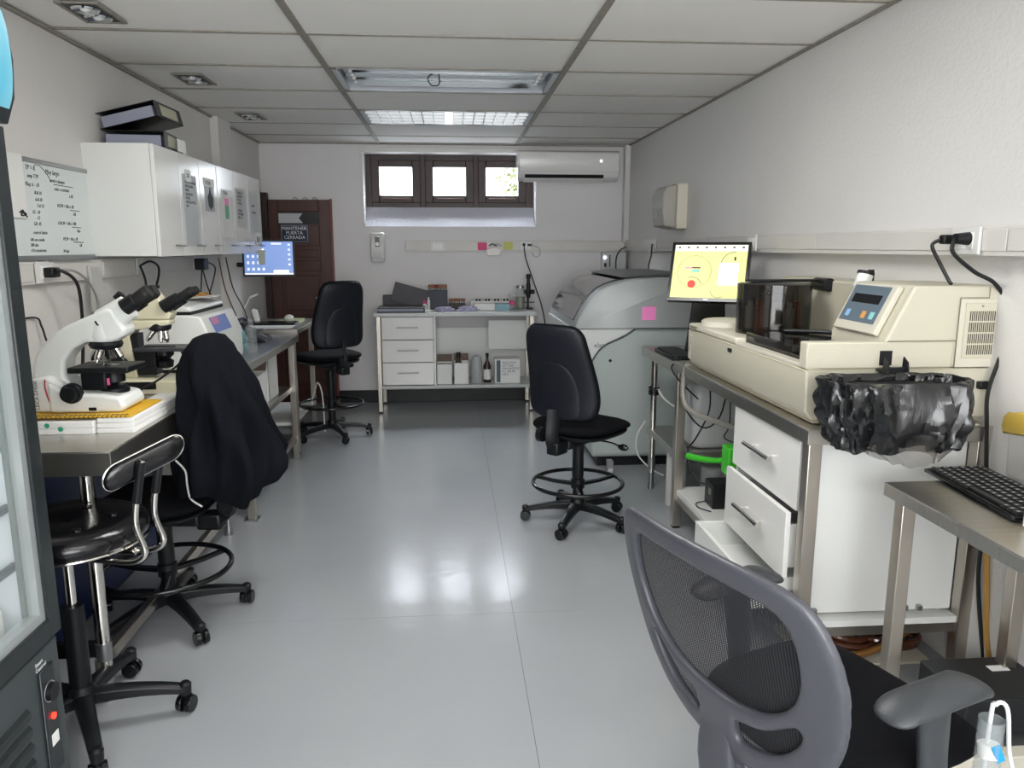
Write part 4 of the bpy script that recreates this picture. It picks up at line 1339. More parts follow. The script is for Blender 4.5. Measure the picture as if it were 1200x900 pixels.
# round vinyl stool with a chrome back bar
t = thing('round_stool', 'round black vinyl stool with chrome back bars next to the fridge', 'stool', (-1.125, 2.17, 0))
LOCAL[0] = True
star_base(t, R(13), 0.285, 0.10, 0.115)
obj('gas_column', MB().cyl((0, 0, 0.13), (0, 0, 0.58), 0.014, n=18), chrome_m, t)
obj('column_sleeve', MB().cyl((0, 0, 0.12), (0, 0, 0.40), 0.030, 0.030, n=22), black_m, t)
obj('mount_plate', MB().lathe([(0.03, 0.54), (0.07, 0.55), (0.08, 0.596), (0.02, 0.598)], (0, 0, 0), 22), black_m, t)
st = obj('seat', MB().lathe([(0.02, 0.60), (0.19, 0.60), (0.207, 0.61), (0.213, 0.632), (0.205, 0.655), (0.182, 0.667), (0.10, 0.662), (0.055, 0.665), (0.004, 0.656)], (0.015, 0, 0), 56), vinyl_m, t, ang=60)
obj('seat_rim', MB().torus((0.015, 0, 0.606), 0.207, 0.004, 64, 8), chrome_m, st)
for a in range(5):
    q = 2 * PI * a / 5 + 0.3
    obj('seat_button', MB().lathe([(0.014, 0.663), (0.012, 0.668), (0.001, 0.670)], (0.015 + 0.115 * math.cos(q), 0.115 * math.sin(q), 0), 12), vinyl_m, st)
# back bars: up from under the seat to the pad
LOCAL[0] = False
bar = [(-1.20, 2.10, 0.587), (-0.98, 2.05, 0.587), (-0.885, 2.035, 0.585), (-0.845, 2.03, 0.615), (-0.862, 2.025, 0.70), (-0.845, 2.02, 0.80), (-0.825, 2.015, 0.88)]
off = V(0.022, 0.075, 0.004)
for i in range(2):
    obj('back_bar', MB().tube([V(*p) + off * i for p in bar], 0.0085, 10, 6), chrome_m, t)
    obj('bar_sleeve', MB().cyl(V(-0.853, 2.022, 0.76) + off * i, V(-0.828, 2.015, 0.875) + off * i, 0.0115, n=14), black_m, t)
obj('cross_brace', MB().cyl((-1.20, 2.15, 0.587), (-0.90, 2.10, 0.587), 0.008), chrome_m, t)


def bpz(a, b, q):
    u, n_ = V(0.80, 0.60, 0), V(-0.60, 0.80, 0)
    p = V(-0.825, 2.035, 0.865) + u * a + V(0, 0, 1) * (b + a * 0.35) - n_ * (q - 0.02) + n_ * (-0.12 * (a / 0.2) ** 2 * 0.2)
    return p


olp = rrect(-0.105, 0.105, -0.034, 0.034, 0.032, 7)
bk = obj('back_pad', MB().pad(olp, 0.020, 0.016, bpz, 5), vinyl_m, t, ang=60)
obj('pad_rim', MB().tube([bpz(a, b, 0.002) for a, b in olp], 0.0022, 6, closed=True, smooth=False), chrome_m, bk)

# ------------------------------------------------------------------ mesh task chair in the foreground
Hh, Nn, Oo = V(0.94, 0.342, 0), V(-0.342, 0.94, 0), V(0.885, 1.475, 0)
tc = thing('task_chair', 'grey plastic framed task chair with a mesh back and armrests in the foreground', 'chair', (0.81, 1.448, 0))
frame_m = mat('graphite_plastic', '#45464d', 0.36, bump=0.12, scale=350, spec=0.6)
arm_m = mat('dark_graphite_plastic', '#35383b', 0.38, bump=0.12, scale=350)


def back_place(s_, z, q=0.0, wing=1.0):
    """point on the back shell: s_ across, z height, q towards the sitter"""
    lean = 0.25 * (z - 0.5)
    w_ = 0.035 * (s_ / 0.28) ** 2 * wing
    o = -0.385 - lean + w_ + q
    return Oo + Hh * o + Nn * s_ + V(0, 0, z)


outer = [(-0.01, 0.905), (0.12, 0.902), (0.20, 0.895), (0.245, 0.875), (0.272, 0.83), (0.285, 0.77), (0.285, 0.70), (0.268, 0.62), (0.235, 0.545),
         (0.175, 0.485), (0.10, 0.450), (0.04, 0.44), (0.03, 0.42), (0.045, 0.33), (0.05, 0.20), (-0.06, 0.20), (-0.06, 0.33), (-0.055, 0.42), (-0.065, 0.44),
         (-0.125, 0.450), (-0.20, 0.485), (-0.262, 0.545), (-0.298, 0.62), (-0.314, 0.70), (-0.314, 0.77), (-0.298, 0.83), (-0.270, 0.875), (-0.22, 0.895), (-0.13, 0.903)]
outer = [(s_ + 0.0, z) for s_, z in outer]
inner = [(-0.01, 0.852), (0.10, 0.850), (0.17, 0.846), (0.205, 0.825), (0.222, 0.77), (0.218, 0.71), (0.19, 0.65), (0.13, 0.605), (0.06, 0.588), (-0.01, 0.585),
         (-0.08, 0.589), (-0.15, 0.610), (-0.21, 0.660), (-0.236, 0.72), (-0.238, 0.78), (-0.222, 0.828), (-0.185, 0.846), (-0.11, 0.850)]
lowr = [(-0.075, 0.545), (-0.14, 0.565), (-0.205, 0.612), (-0.228, 0.622), (-0.215, 0.585), (-0.17, 0.535), (-0.12, 0.508), (-0.07, 0.497), (-0.062, 0.50), (-0.062, 0.53)]
lowl = [(0.055, 0.545), (0.12, 0.562), (0.175, 0.605), (0.198, 0.612), (0.190, 0.58), (0.15, 0.53), (0.105, 0.505), (0.055, 0.497), (0.047, 0.50), (0.047, 0.53)]


def sm(p, k=4):
    return [(v.x, v.y) for v in smooth_path([V(a, b, 0) for a, b in p], k, True)]


mbs = slab([sm(outer)], [sm(inner), sm(lowr), sm(lowl)], 0.013, 0.005, lambda c: back_place(c.x, c.y, -c.z), 24)
fr = obj('back_frame', mbs, frame_m, tc, ang=60)
# spine below the shell: the column that carries the back
sp_ = []
for z, hw, q0, q1 in ((0.50, 0.040, -0.011, 0.0), (0.47, 0.044, -0.018, 0.0), (0.44, 0.050, -0.028, 0.0), (0.40, 0.052, -0.038, 0.0), (0.33, 0.047, -0.05, 0.01), (0.27, 0.045, -0.04, 0.04), (0.24, 0.043, 0.0, 0.12)):
    ring = []
    for i in range(20):
        a = 2 * PI * i / 20
        e = 0.55
        ring.append(back_place(math.copysign(abs(math.cos(a)) ** e, math.cos(a)) * hw, z, (q0 + q1) / 2 + math.copysign(abs(math.sin(a)) ** e, math.sin(a)) * (q1 - q0) / 2, 0))
    sp_.append(ring)
obj('back_spine', MB().loft(sp_), frame_m, tc, ang=60)
# netting, just inside the frame
net_m = bpy.data.materials.new('black_netting')
net_m.use_nodes = True
nt = net_m.node_tree
pb = nt.nodes['Principled BSDF']
pb.inputs['Base Color'].default_value = (0.012, 0.012, 0.016, 1)
pb.inputs['Roughness'].default_value = 0.7
tco = nt.nodes.new('ShaderNodeTexCoord')
sep = nt.nodes.new('ShaderNodeSeparateXYZ')
nt.links.new(tco.outputs['UV'], sep.inputs[0])
fac = []
for ax, per in (('X', 0.0062), ('Y', 0.0042)):
    m1 = nt.nodes.new('ShaderNodeMath')
    m1.operation = 'DIVIDE'
    nt.links.new(sep.outputs[ax], m1.inputs[0])
    m1.inputs[1].default_value = per
    m2 = nt.nodes.new('ShaderNodeMath')
    m2.operation = 'FRACT'
    nt.links.new(m1.outputs[0], m2.inputs[0])
    m3 = nt.nodes.new('ShaderNodeMath')
    m3.operation = 'GREATER_THAN'
    nt.links.new(m2.outputs[0], m3.inputs[0])
    m3.inputs[1].default_value = 0.52
    fac.append(m3)
mx = nt.nodes.new('ShaderNodeMath')
mx.operation = 'MULTIPLY'
nt.links.new(fac[0].outputs[0], mx.inputs[0])
nt.links.new(fac[1].outputs[0], mx.inputs[1])
inv = nt.nodes.new('ShaderNodeMath')
inv.operation = 'SUBTRACT'
inv.inputs[0].default_value = 1.0
nt.links.new(mx.outputs[0], inv.inputs[1])
nt.links.new(inv.outputs[0], pb.inputs['Alpha'])


def netting(name, loop):
    s0, s1 = min(p[0] for p in loop) - 0.02, max(p[0] for p in loop) + 0.02
    a0, a1 = min(p[1] for p in loop) - 0.015, max(p[1] for p in loop) + 0.015
    mb = MB()
    n, k = 24, 18
    uvs = {}
    g = []
    for j in range(k + 1):
        row = []
        for i in range(n + 1):
            s_, z = s0 + (s1 - s0) * i / n, a0 + (a1 - a0) * j / k
            v = mb.bm.verts.new(back_place(s_, z, 0.006))
            uvs[v] = (s_ + 1, z)
            row.append(v)
        g.append(row)
    uvl = mb.bm.loops.layers.uv.new('UVMap')
    for j in range(k):
        for i in range(n):
            f = mb.bm.faces.new((g[j][i], g[j][i + 1], g[j + 1][i + 1], g[j + 1][i]))
            for l in f.loops:
                l[uvl].uv = uvs[l.vert]
    return obj(name, mb, net_m, tc)


netting('mesh_panel', inner)
netting('lower_mesh_panel', lowr)
netting('lower_mesh_panel', lowl)

# seat
out = []
for i in range(44):
    a = 2 * PI * i / 44
    ca, sa = math.cos(a), math.sin(a)
    out.append((math.copysign(abs(ca) ** 0.6, ca) * 0.245, math.copysign(abs(sa) ** 0.6, sa) * (0.24 + 0.015 * ca)))


def seatp(a, b, q):
    z = 0.455 + q - 0.04 * max(0, (a - 0.12) / 0.13) ** 2
    return Oo + Hh * (a - 0.07) + Nn * (b - 0.01) + V(0, 0, z)


obj('seat', MB().pad(out, 0.03, 0.035, seatp, 5), fabric_m, tc, ang=60)
# arms
for sg in (-1, 1):
    sa = 0.262 * sg - 0.005
    ol = rrect(-0.135, 0.125, -0.041, 0.041, 0.036, 6)

    def ap(a, b, q, sa=sa, sg=sg):
        z = 0.655 + q - 0.028 * (a / 0.13) ** 2 - 0.006 * (b / 0.04) ** 2
        return Oo + Hh * (a - 0.115) + Nn * (sa + b * (1 + 0.1 * a)) + V(0, 0, z)
    rest = obj('armrest', MB().pad(ol, 0.012, 0.016, ap, 4), arm_m, tc, ang=60)
    rings = []
    for z, a0, w_, d_ in ((0.64, -0.125, 0.045, 0.022), (0.61, -0.12, 0.040, 0.021), (0.52, -0.11, 0.034, 0.020), (0.43, -0.10, 0.032, 0.020), (0.40, -0.10, 0.032, 0.020)):
        c = Oo + Hh * a0 + Nn * (sa * (1.0 - 0.0 * z)) + V(0, 0, z)
        rings.append([c + Hh * (math.cos(2 * PI * i / 20) * w_) + Nn * (math.sin(2 * PI * i / 20) * d_) for i in range(20)])
    obj('arm_post', MB().loft(rings), arm_m, rest, ang=60)
    obj('arm_bracket', MB().loft([[Oo + Hh * (-0.10 + dx) + Nn * (sa - sg * dd) + V(0, 0, z) for dx, z in ((-0.03, 0.385), (0.03, 0.385), (0.03, 0.41), (-0.03, 0.41))] for dd in (-0.01, 0.18)]), arm_m, rest, bev=0.004)
cc = Oo + Hh * (-0.08)
obj('tilt_housing', MB().box(-0.12, 0.10, -0.07, 0.07, 0.345, 0.41, Matrix.Translation(cc) @ Matrix.Rotation(R(20), 4, 'Z')), black_m, tc, bev=0.01)
mb = MB().loft([[back_place(s_, 0.25, q, 0) for s_, q in ((-0.04, 0.02), (0.03, 0.02), (0.03, 0.06), (-0.04, 0.06))],
                [cc + Nn * s_ + Hh * q + V(0, 0, 0.36) for s_, q in ((-0.04, -0.12), (0.03, -0.12), (0.03, -0.08), (-0.04, -0.08))]])
obj('back_link', mb, black_m, tc, bev=0.004)
LOCAL[0] = True
star_base(tc, R(35), 0.29, 0.085)
obj('gas_column', MB().cyl((0, 0, 0.11), (0, 0, 0.35), 0.02), black_m, tc)
LOCAL[0] = False

# ------------------------------------------------------------------ glass door fridge on the left
fb_m = mat('fridge_black', '#1f2527', 0.35, bump=0.06, scale=200)
fg_m = mat('fridge_charcoal', '#3b4143', 0.4, bump=0.06, scale=200)
fin_m = mat('fridge_liner', '#dfe6ea', 0.4)
fseal_m = mat('fridge_inner_frame', '#b3b9b9', 0.35, 0.5)
FX, FY0, FY1 = -0.982, 1.17, 1.835
t = thing('display_fridge', 'black glass door display fridge at the left edge of the photo', 'fridge', (-1.28, 1.5, 0))
mb = MB()
mb.box(-1.61, -1.56, FY0, FY1, 0.08, 1.95)
mb.box(-1.56, -1.03, FY0, FY0 + 0.035, 0.08, 1.95)
mb.box(-1.56, -1.03, FY1 - 0.035, FY1, 0.08, 1.95)
mb.box(-1.56, -1.03, FY0 + 0.035, FY1 - 0.035, 0.08, 0.50)
mb.box(-1.56, -1.03, FY0 + 0.035, FY1 - 0.035, 1.68, 1.95)
obj('cabinet_body', mb, fb_m, t)
mb = MB()
mb.box(-1.56, -1.55, FY0 + 0.035, FY1 - 0.035, 0.5, 1.68)
mb.box(-1.55, -1.04, FY0 + 0.035, FY0 + 0.042, 0.5, 1.68)
mb.box(-1.55, -1.04, FY1 - 0.042, FY1 - 0.035, 0.5, 1.68)
mb.box(-1.55, -1.04, FY0 + 0.042, FY1 - 0.042, 0.5, 0.507)
mb.box(-1.55, -1.04, FY0 + 0.042, FY1 - 0.042, 1.673, 1.68)
obj('liner', mb, fin_m, t)
mb = MB()
for y in (1.735,):
    mb.box(-1.20, -1.175, FY1 - 0.048, FY1 - 0.042, 0.62, 1.66)
obj('shelf_standard', mb, plastg_m, t)
for z in (0.69, 0.835, 0.98, 1.15, 1.34, 1.52):
    sh = obj('wire_shelf', MB().cyl((-1.046, FY0 + 0.06, z), (-1.046, FY1 - 0.055, z), 0.011, n=12), mat('grey_coated_wire', '#3c4448', 0.35), t)
    mb = MB()
    for i in range(16):
        y = FY0 + 0.07 + i * 0.031
        mb.box(-1.54, -1.046, y - 0.0015, y + 0.0015, z - 0.0015, z + 0.0015)
    obj('shelf_wires', mb, plast_m, sh)
# door
d = obj('door_frame', MB().box(-1.03, FX, FY0, FY0 + 0.05, 0.50, 1.70).box(-1.03, FX, FY1 - 0.05, FY1, 0.50, 1.70)
        .box(-1.03, FX, FY0 + 0.05, FY1 - 0.05, 0.50, 0.55).box(-1.03, FX, FY0 + 0.05, FY1 - 0.05, 1.64, 1.70), fb_m, t, bev=0.003)
a0, a1, b0, b1 = FY0 + 0.05, FY1 - 0.05, 0.55, 1.64
obj('inner_frame', MB().box(-1.02, FX - 0.008, a0, a0 + 0.022, b0, b1).box(-1.02, FX - 0.008, a1 - 0.022, a1, b0, b1)
    .box(-1.02, FX - 0.008, a0 + 0.022, a1 - 0.022, b0, b0 + 0.022).box(-1.02, FX - 0.008, a0 + 0.022, a1 - 0.022, b1 - 0.022, b1), fseal_m, d)
obj('glass_pane', MB().box(-1.012, -1.007, a0 + 0.022, a1 - 0.022, b0 + 0.022, b1 - 0.022), mat('fridge_glass', '#e3efef', 0.02, alpha=0.10), d)
obj('door_gasket', MB().box(-1.025, -1.015, a0 + 0.022, a0 + 0.034, b0 + 0.02, b1 - 0.02).box(-1.025, -1.015, a1 - 0.034, a1 - 0.022, b0 + 0.02, b1 - 0.02), mat('grey_gasket', '#59625f', 0.6), d)
# lower grille and control panel
g = obj('lower_cover', MB().box(-1.03, FX - 0.012, FY0, FY1 - 0.004, 0.10, 0.487), fg_m, t, bev=0.006)
for i in range(6):
    z = 0.145 + i * 0.042
    obj('grille_slat', MB().prism([(FX - 0.012, z), (FX - 0.004, z + 0.002), (FX - 0.004, z + 0.020), (FX - 0.012, z + 0.03)], 'y', FY0 + 0.02, FY1 - 0.16), fb_m, g, bev=0.001)
pn = obj('control_panel', MB().box(FX - 0.012, FX - 0.004, FY1 - 0.105, FY1 - 0.045, 0.16, 0.44), fb_m, g, bev=0.004)
obj('dial', MB().cyl((FX - 0.004, FY1 - 0.075, 0.375), (FX + 0.008, FY1 - 0.075, 0.375), 0.022, n=20), black_m, pn)
obj('dial_ring', MB().lathe([(0.023, -0.0045), (0.0255, -0.0035), (0.0255, -0.003)], (FX, FY1 - 0.075, 0.375), 24, 'x', cap=False), label_m, pn)
obj('indicator', MB().cyl((FX - 0.004, FY1 - 0.075, 0.31), (FX + 0.001, FY1 - 0.075, 0.31), 0.008, n=12), mat('red_led', '#ff3020', 0.3, emit=3), pn)
obj('sticker', MB().box(FX - 0.004, FX - 0.003, FY1 - 0.09, FY1 - 0.06, 0.235, 0.265), label_m, pn)
text('Smart\nControl', 0.014, (FX - 0.0115, FY1 - 0.11, 0.455), (0, 1, 0), (0, 0, 1), plastg_m, g)
for y in (FY0 + 0.05, FY1 - 0.05):
    for x in (-1.05, -1.55):
        obj('foot', MB().cyl((x, y, 0), (x, y, 0.085), 0.018, n=12), black_m, t)
# bulging header sign
prof = [(-1.04, 1.705), (FX + 0.008, 1.705), (FX + 0.028, 1.76), (FX + 0.034, 1.84), (FX + 0.026, 1.93), (FX - 0.01, 2.02), (FX - 0.07, 2.08), (-1.08, 2.09), (-1.08, 1.96), (-1.04, 1.95)]
pf = [(FX + 0.020, 1.735), (FX + 0.031, 1.77), (FX + 0.036, 1.84), (FX + 0.028, 1.93), (FX - 0.008, 2.02), (FX - 0.05, 2.062)]
hd = obj('header_box', MB().prism(prof, 'y', FY0 - 0.004, FY1 + 0.004), fb_m, t, bev=0.002)
sign_m = bpy.data.materials.new('turquoise_sign')
sign_m.use_nodes = True
nt = sign_m.node_tree
pbn = nt.nodes['Principled BSDF']
tcs = nt.nodes.new('ShaderNodeTexCoord')
wv = nt.nodes.new('ShaderNodeTexNoise')
wv.inputs['Scale'].default_value = 2.2
wv.inputs['Detail'].default_value = 0
rp = nt.nodes.new('ShaderNodeValToRGB')
rp.color_ramp.elements[0].position = 0.42
rp.color_ramp.elements[0].color = lin('#4fa9c2')
rp.color_ramp.elements[1].position = 0.56
rp.color_ramp.elements[1].color = lin('#a9d0d8')
nt.links.new(tcs.outputs['Object'], wv.inputs[0])
nt.links.new(wv.outputs[0], rp.inputs[0])
nt.links.new(rp.outputs[0], pbn.inputs['Base Color'])
nt.links.new(rp.outputs[0], pbn.inputs['Emission Color'])
pbn.inputs['Emission Strength'].default_value = 0.12
mb = MB()
P0 = smooth_path([V(a, 0, b) for a, b in pf], 4)
mb.loft([[V(p.x + 0.002, FY0 + 0.012, p.z) for p in P0], [V(p.x + 0.002, FY1 - 0.012, p.z) for p in P0]], False, False, closed=False)
obj('sign_face', mb, sign_m, hd, label='turquoise and pale blue sign face', ang=60)
obj('sign_badge', MB().box(FX + 0.030, FX + 0.039, FY1 - 0.19, FY1 - 0.075, 1.815, 1.855), fg_m, hd, label='small dark badge with white letters')
text('ado', 0.035, (FX + 0.0395, FY1 - 0.185, 1.822), (0, 1, 0), (0, 0, 1), label_m, hd)
# things inside the fridge
t = thing('reagent_box', 'white carton with a green stripe on the fridge floor', 'box', (-1.2, 1.6, 0.508))
obj('carton', MB().box(-1.36, -1.06, 1.44, 1.74, 0.508, 0.60), label_m, t, bev=0.003)
obj('green_stripe', MB().box(-1.0595, -1.059, 1.44, 1.74, 0.530, 0.536), mat('stripe_green', '#2fa58a', 0.5), t)
flatbox('reagent_box', 'white carton on the second fridge shelf from the bottom', 'box', (-1.35, -1.07, 1.42, 1.72, 0.848, 0.94), label_m, 0.003)
flatbox('reagent_box', 'navy blue carton on an upper fridge shelf', 'box', (-1.30, -1.07, 1.40, 1.70, 1.353, 1.46), mat('navy_card', '#23406a', 0.5), 0.003)
flatbox('reagent_box', 'long white carton on the lowest wire shelf of the fridge', 'box', (-1.45, -1.12, 1.30, 1.56, 0.703, 0.79), plast_m, 0.003)
o = tag(sheet('price_tag', (-1.062, 1.70, 1.27), (0, 0.045, 0), (0, 0, 0.06), label_m), 'small printed tag behind the fridge glass', 'tag')
text('01\n25', 0.022, (-1.0605, 1.705, 1.305), (0, 1, 0), (0, 0, 1), ink_m, o, 'print')

# ------------------------------------------------------------------ left bench: books, microscopes
flatbox('slide_box', 'lower left white slide box under the white microscope', 'box', (-1.44, -1.14, 2.44, 2.70, BZ, BZ + 0.020), label_m, 0.002)
o = flatbox('slide_box', 'upper left white slide box with green marks under the white microscope', 'box', (-1.44, -1.14, 2.44, 2.70, BZ + 0.0205, BZ + 0.042), label_m, 0.002)
for x in (-1.28, -1.24):
    obj('green_mark', MB().lathe([(0.005, -0.0008), (0.008, -0.0008), (0.008, 0.0), (0.005, 0.0)], (x, 2.4395, BZ + 0.03 - (x + 1.28) * 0.3), 14, 'y'), mat('stamp_green', '#2f9f80', 0.5), o)
for i, w_ in enumerate(('bottom', 'middle', 'top')):
    flatbox('slide_box', w_ + ' box of the right hand stack of white slide boxes under the microscope', 'box', (-1.135, -1.02, 2.45 + i * 0.004, 2.74, BZ + i * 0.0163, BZ + i * 0.0163 + 0.0155), label_m, 0.002)
flatbox('slide_box', 'small white box behind the yellow notebook on the bench', 'box', (-1.12, -1.03, 2.76, 2.90, BZ, BZ + 0.035), label_m, 0.002)
flatbox('slide_box', 'flat white box beside the base of the cream microscope', 'box', (-1.16, -1.04, 2.92, 3.04, BZ, BZ + 0.018), plast_m, 0.002)
t = thing('spiral_notebook', 'yellow spiral notebook lying under the white microscope', 'notebook', (-1.2, 2.6, BZ + 0.05))
zn = BZ + 0.050
obj('cover', MB().box(-1.38, -1.03, 2.455, 2.72, zn, zn + 0.006), mat('yellow_cover', '#d9a91c', 0.45), t, bev=0.001)
for i in range(24):
    x = -1.37 + i * 0.0142
    obj('wire_ring', MB().tube([(x, 2.462, zn - 0.001), (x, 2.448, zn + 0.002), (x + 0.002, 2.452, zn + 0.010), (x + 0.003, 2.466, zn + 0.007)], 0.0014, 5, 2), mat('spiral_wire', '#57544c', 0.4, 0.6), t)

mw_m = mat('microscope_white', '#e3e5e1', 0.28)


def yslab(mb, pts, y0, y1, r=0.0):
    return mb.prism(pts, 'y', y0, y1)


def objective(parent, base, direction, L=0.05, r=0.012):
    base, d = Vector(base), Vector(direction).normalized()
    mb = MB()
    seg = [(0, r * 1.05), (0.25, r * 1.05), (0.3, r * 0.92), (0.7, r * 0.92), (0.85, r * 0.6), (1, r * 0.4)]
    for (a, ra), (b, rb) in zip(seg, seg[1:]):
        mb.cyl(base + d * L * a, base + d * L * b, ra, rb, n=14, cap=True)
    return obj('objective', mb, chrome_m, parent)


def scope(name, label, x0, yc, z0, mm, H=0.37):
    return thing(name, label, 'microscope', (x0 + 0.13, yc, z0))


# white microscope, side on, eyepieces to the aisle
zb_ = zn + 0.0065
yc = 2.585
t = thing('microscope', 'large white binocular microscope with a red line standing on white boxes', 'microscope', (-1.2, yc, zb_))
arm = [(-1.345, zb_), (-1.365, zb_ + 0.10), (-1.350, zb_ + 0.175), (-1.305, zb_ + 0.235), (-1.25, zb_ + 0.275), (-1.16, zb_ + 0.315), (-1.10, zb_ + 0.335),
       (-1.075, zb_ + 0.295), (-1.055, zb_ + 0.255), (-1.105, zb_ + 0.225), (-1.20, zb_ + 0.225), (-1.255, zb_ + 0.205), (-1.285, zb_ + 0.165), (-1.285, zb_ + 0.12), (-1.245, zb_ + 0.075), (-1.215, zb_ + 0.055), (-1.21, zb_)]
arm = [(p.x, p.z) for p in smooth_path([V(a, 0, b) for a, b in arm[1:10]], 3)]
arm = [(-1.348, zb_), ] + arm + [(-1.185, zb_ + 0.225), (-1.225, zb_ + 0.205), (-1.258, zb_ + 0.165), (-1.262, zb_ + 0.12), (-1.245, zb_ + 0.08), (-1.205, zb_ + 0.060), (-1.20, zb_)]
obj('arm', MB().prism(arm, 'y', yc - 0.045, yc + 0.045), mw_m, t, bev=0.012, seg=3)
base = [(-1.30, zb_), (-1.075, zb_), (-1.06, zb_ + 0.018), (-1.075, zb_ + 0.05), (-1.13, zb_ + 0.062), (-1.235, zb_ + 0.066), (-1.30, zb_ + 0.10)]
obj('base', MB().prism(base, 'y', yc - 0.085, yc + 0.085), mw_m, t, bev=0.012, seg=3)
obj('rear_base', MB().prism([(-1.352, zb_), (-1.25, zb_), (-1.25, zb_ + 0.09), (-1.30, zb_ + 0.12), (-1.358, zb_ + 0.11)], 'y', yc - 0.075, yc + 0.075), mw_m, t, bev=0.012, seg=3)
obj('red_line', MB().tube([(-1.282, yc - 0.077, zb_ + 0.004), (-1.30, yc - 0.077, zb_ + 0.04), (-1.308, yc - 0.0772, zb_ + 0.085), (-1.306, yc - 0.0772, zb_ + 0.11)], 0.0022, 6), mat('red_trim', '#b8283a', 0.4), t)
text('LEICA DM500', 0.016, (-1.333, yc - 0.0758, zb_ + 0.012), (0, 0, 1), (-1, 0, 0.12), ink_m, t, align='LEFT')
obj('focus_knob', MB().lathe([(0.012, -0.03), (0.024, -0.028), (0.026, -0.010), (0.026, 0.0), (0.016, 0.002)], (-1.222, yc - 0.09, zb_ + 0.066), 26, 'y'), black_m, t)
obj('coarse_knob', MB().lathe([(0.031, -0.012), (0.033, -0.008), (0.033, 0.010), (0.028, 0.014)], (-1.222, yc - 0.088, zb_ + 0.066), 28, 'y'), black_m, t)
obj('power_switch', MB().box(-1.175, -1.152, yc - 0.088, yc - 0.085, zb_ + 0.008, zb_ + 0.018), black_m, t)
obj('nosepiece', MB().lathe([(0.020, 0.196), (0.047, 0.203), (0.052, 0.214), (0.048, 0.226)], (-1.14, yc, zb_), 28), black_m, t)
obj('head_housing', MB().lathe([(0.030, 0.222), (0.045, 0.226), (0.050, 0.24), (0.045, 0.30), (0.03, 0.31)], (-1.14, yc, zb_), 28), mw_m, t)
for a, tilt in ((180, 0.62), (110, 0.45), (250, 0.5), (20, 0.45)):
    d = V(math.cos(R(a)) * tilt, math.sin(R(a)) * tilt, -1)
    objective(t, V(-1.14, yc, zb_ + 0.205) + V(math.cos(R(a)), math.sin(R(a)), 0) * 0.024, d, 0.052, 0.0125)
st = obj('stage', MB().box(-1.235, -1.045, yc - 0.08, yc + 0.07, zb_ + 0.128, zb_ + 0.147), black_m, t, bev=0.004)
obj('slide_clip', MB().tube([(-1.17, yc - 0.02, zb_ + 0.150), (-1.13, yc - 0.045, zb_ + 0.152), (-1.09, yc - 0.03, zb_ + 0.150)], 0.0025, 6), chrome_m, st)
obj('stage_carrier', MB().box(-1.21, -1.13, yc - 0.05, yc + 0.05, zb_ + 0.068, zb_ + 0.128), black_m, t, bev=0.006)
obj('condenser', MB().lathe([(0.02, 0.085), (0.035, 0.09), (0.035, 0.12), (0.028, 0.13)], (-1.125, yc, zb_), 24), black_m, t)
obj('lamp_collector', MB().lathe([(0.045, 0.055), (0.045, 0.068), (0.033, 0.078), (0.03, 0.078)], (-1.125, yc, zb_), 26), black_m, t)
obj('pink_tab', MB().box(-1.126, -1.118, yc - 0.053, yc - 0.048, zb_ + 0.085, zb_ + 0.108), hotpink_m, t, bev=0.001)
# binocular head
hd0 = V(-1.115, yc, zb_ + 0.300)
dd = V(0.84, 0, 0.54).normalized()
obj('head', MB().cyl(hd0 - dd * 0.03, hd0 + dd * 0.075, 0.046, 0.040, n=28), mw_m, t, bev=0.004)
for s_ in (-1, 1):
    o0 = hd0 + dd * 0.065 + V(0, 0.030 * s_, 0)
    e = obj('eyepiece_tube', MB().cyl(o0, o0 + dd * 0.045, 0.027, 0.026, n=24), black_m, t, bev=0.002)
    obj('eyepiece', MB().cyl(o0 + dd * 0.045, o0 + dd * 0.085, 0.021, 0.023, n=24).cyl(o0 + dd * 0.085, o0 + dd * 0.10, 0.024, 0.020, n=24), rubber_m, e)
obj('hinge', MB().cyl(hd0 + dd * 0.05 + V(-0.02, 0, 0.035), hd0 + dd * 0.07 + V(-0.02, 0, 0.04), 0.014), black_m, t)
obj('head_ring', MB().cyl(hd0 - dd * 0.034, hd0 - dd * 0.028, 0.047, n=28), black_m, t)

# cream microscope behind
mc_m = mat('microscope_cream', '#d8d2b6', 0.38)
yc, zb_ = 3.18, BZ + 0.001
t = thing('microscope', 'older cream binocular microscope with black eyepieces behind the white one', 'microscope', (-1.25, yc, zb_))
obj('base', MB().prism([(-1.365, zb_), (-1.10, zb_), (-1.09, zb_ + 0.02), (-1.125, zb_ + 0.055), (-1.30, zb_ + 0.062), (-1.375, zb_ + 0.062)], 'y', yc - 0.09, yc + 0.09), mc_m, t, bev=0.006)
obj('base_window', MB().box(-1.35, -1.215, yc - 0.093, yc - 0.089, zb_ + 0.022, zb_ + 0.052), black_m, t, bev=0.001)
obj('arm', MB().prism([(-1.375, zb_ + 0.06), (-1.395, zb_ + 0.22), (-1.385, zb_ + 0.27), (-1.34, zb_ + 0.295), (-1.165, zb_ + 0.295), (-1.165, zb_ + 0.275), (-1.30, zb_ + 0.255), (-1.325, zb_ + 0.23), (-1.305, zb_ + 0.06)], 'y', yc - 0.04, yc + 0.04), mc_m, t, bev=0.006)
obj('arm_slide', MB().box(-1.325, -1.295, yc - 0.03, yc + 0.03, zb_ + 0.07, zb_ + 0.24), black_m, t)
obj('focus_knob', MB().lathe([(0.020, -0.035), (0.034, -0.030), (0.035, 0.0), (0.02, 0.002)], (-1.365, yc - 0.042, zb_ + 0.115), 26, 'y'), black_m, t)
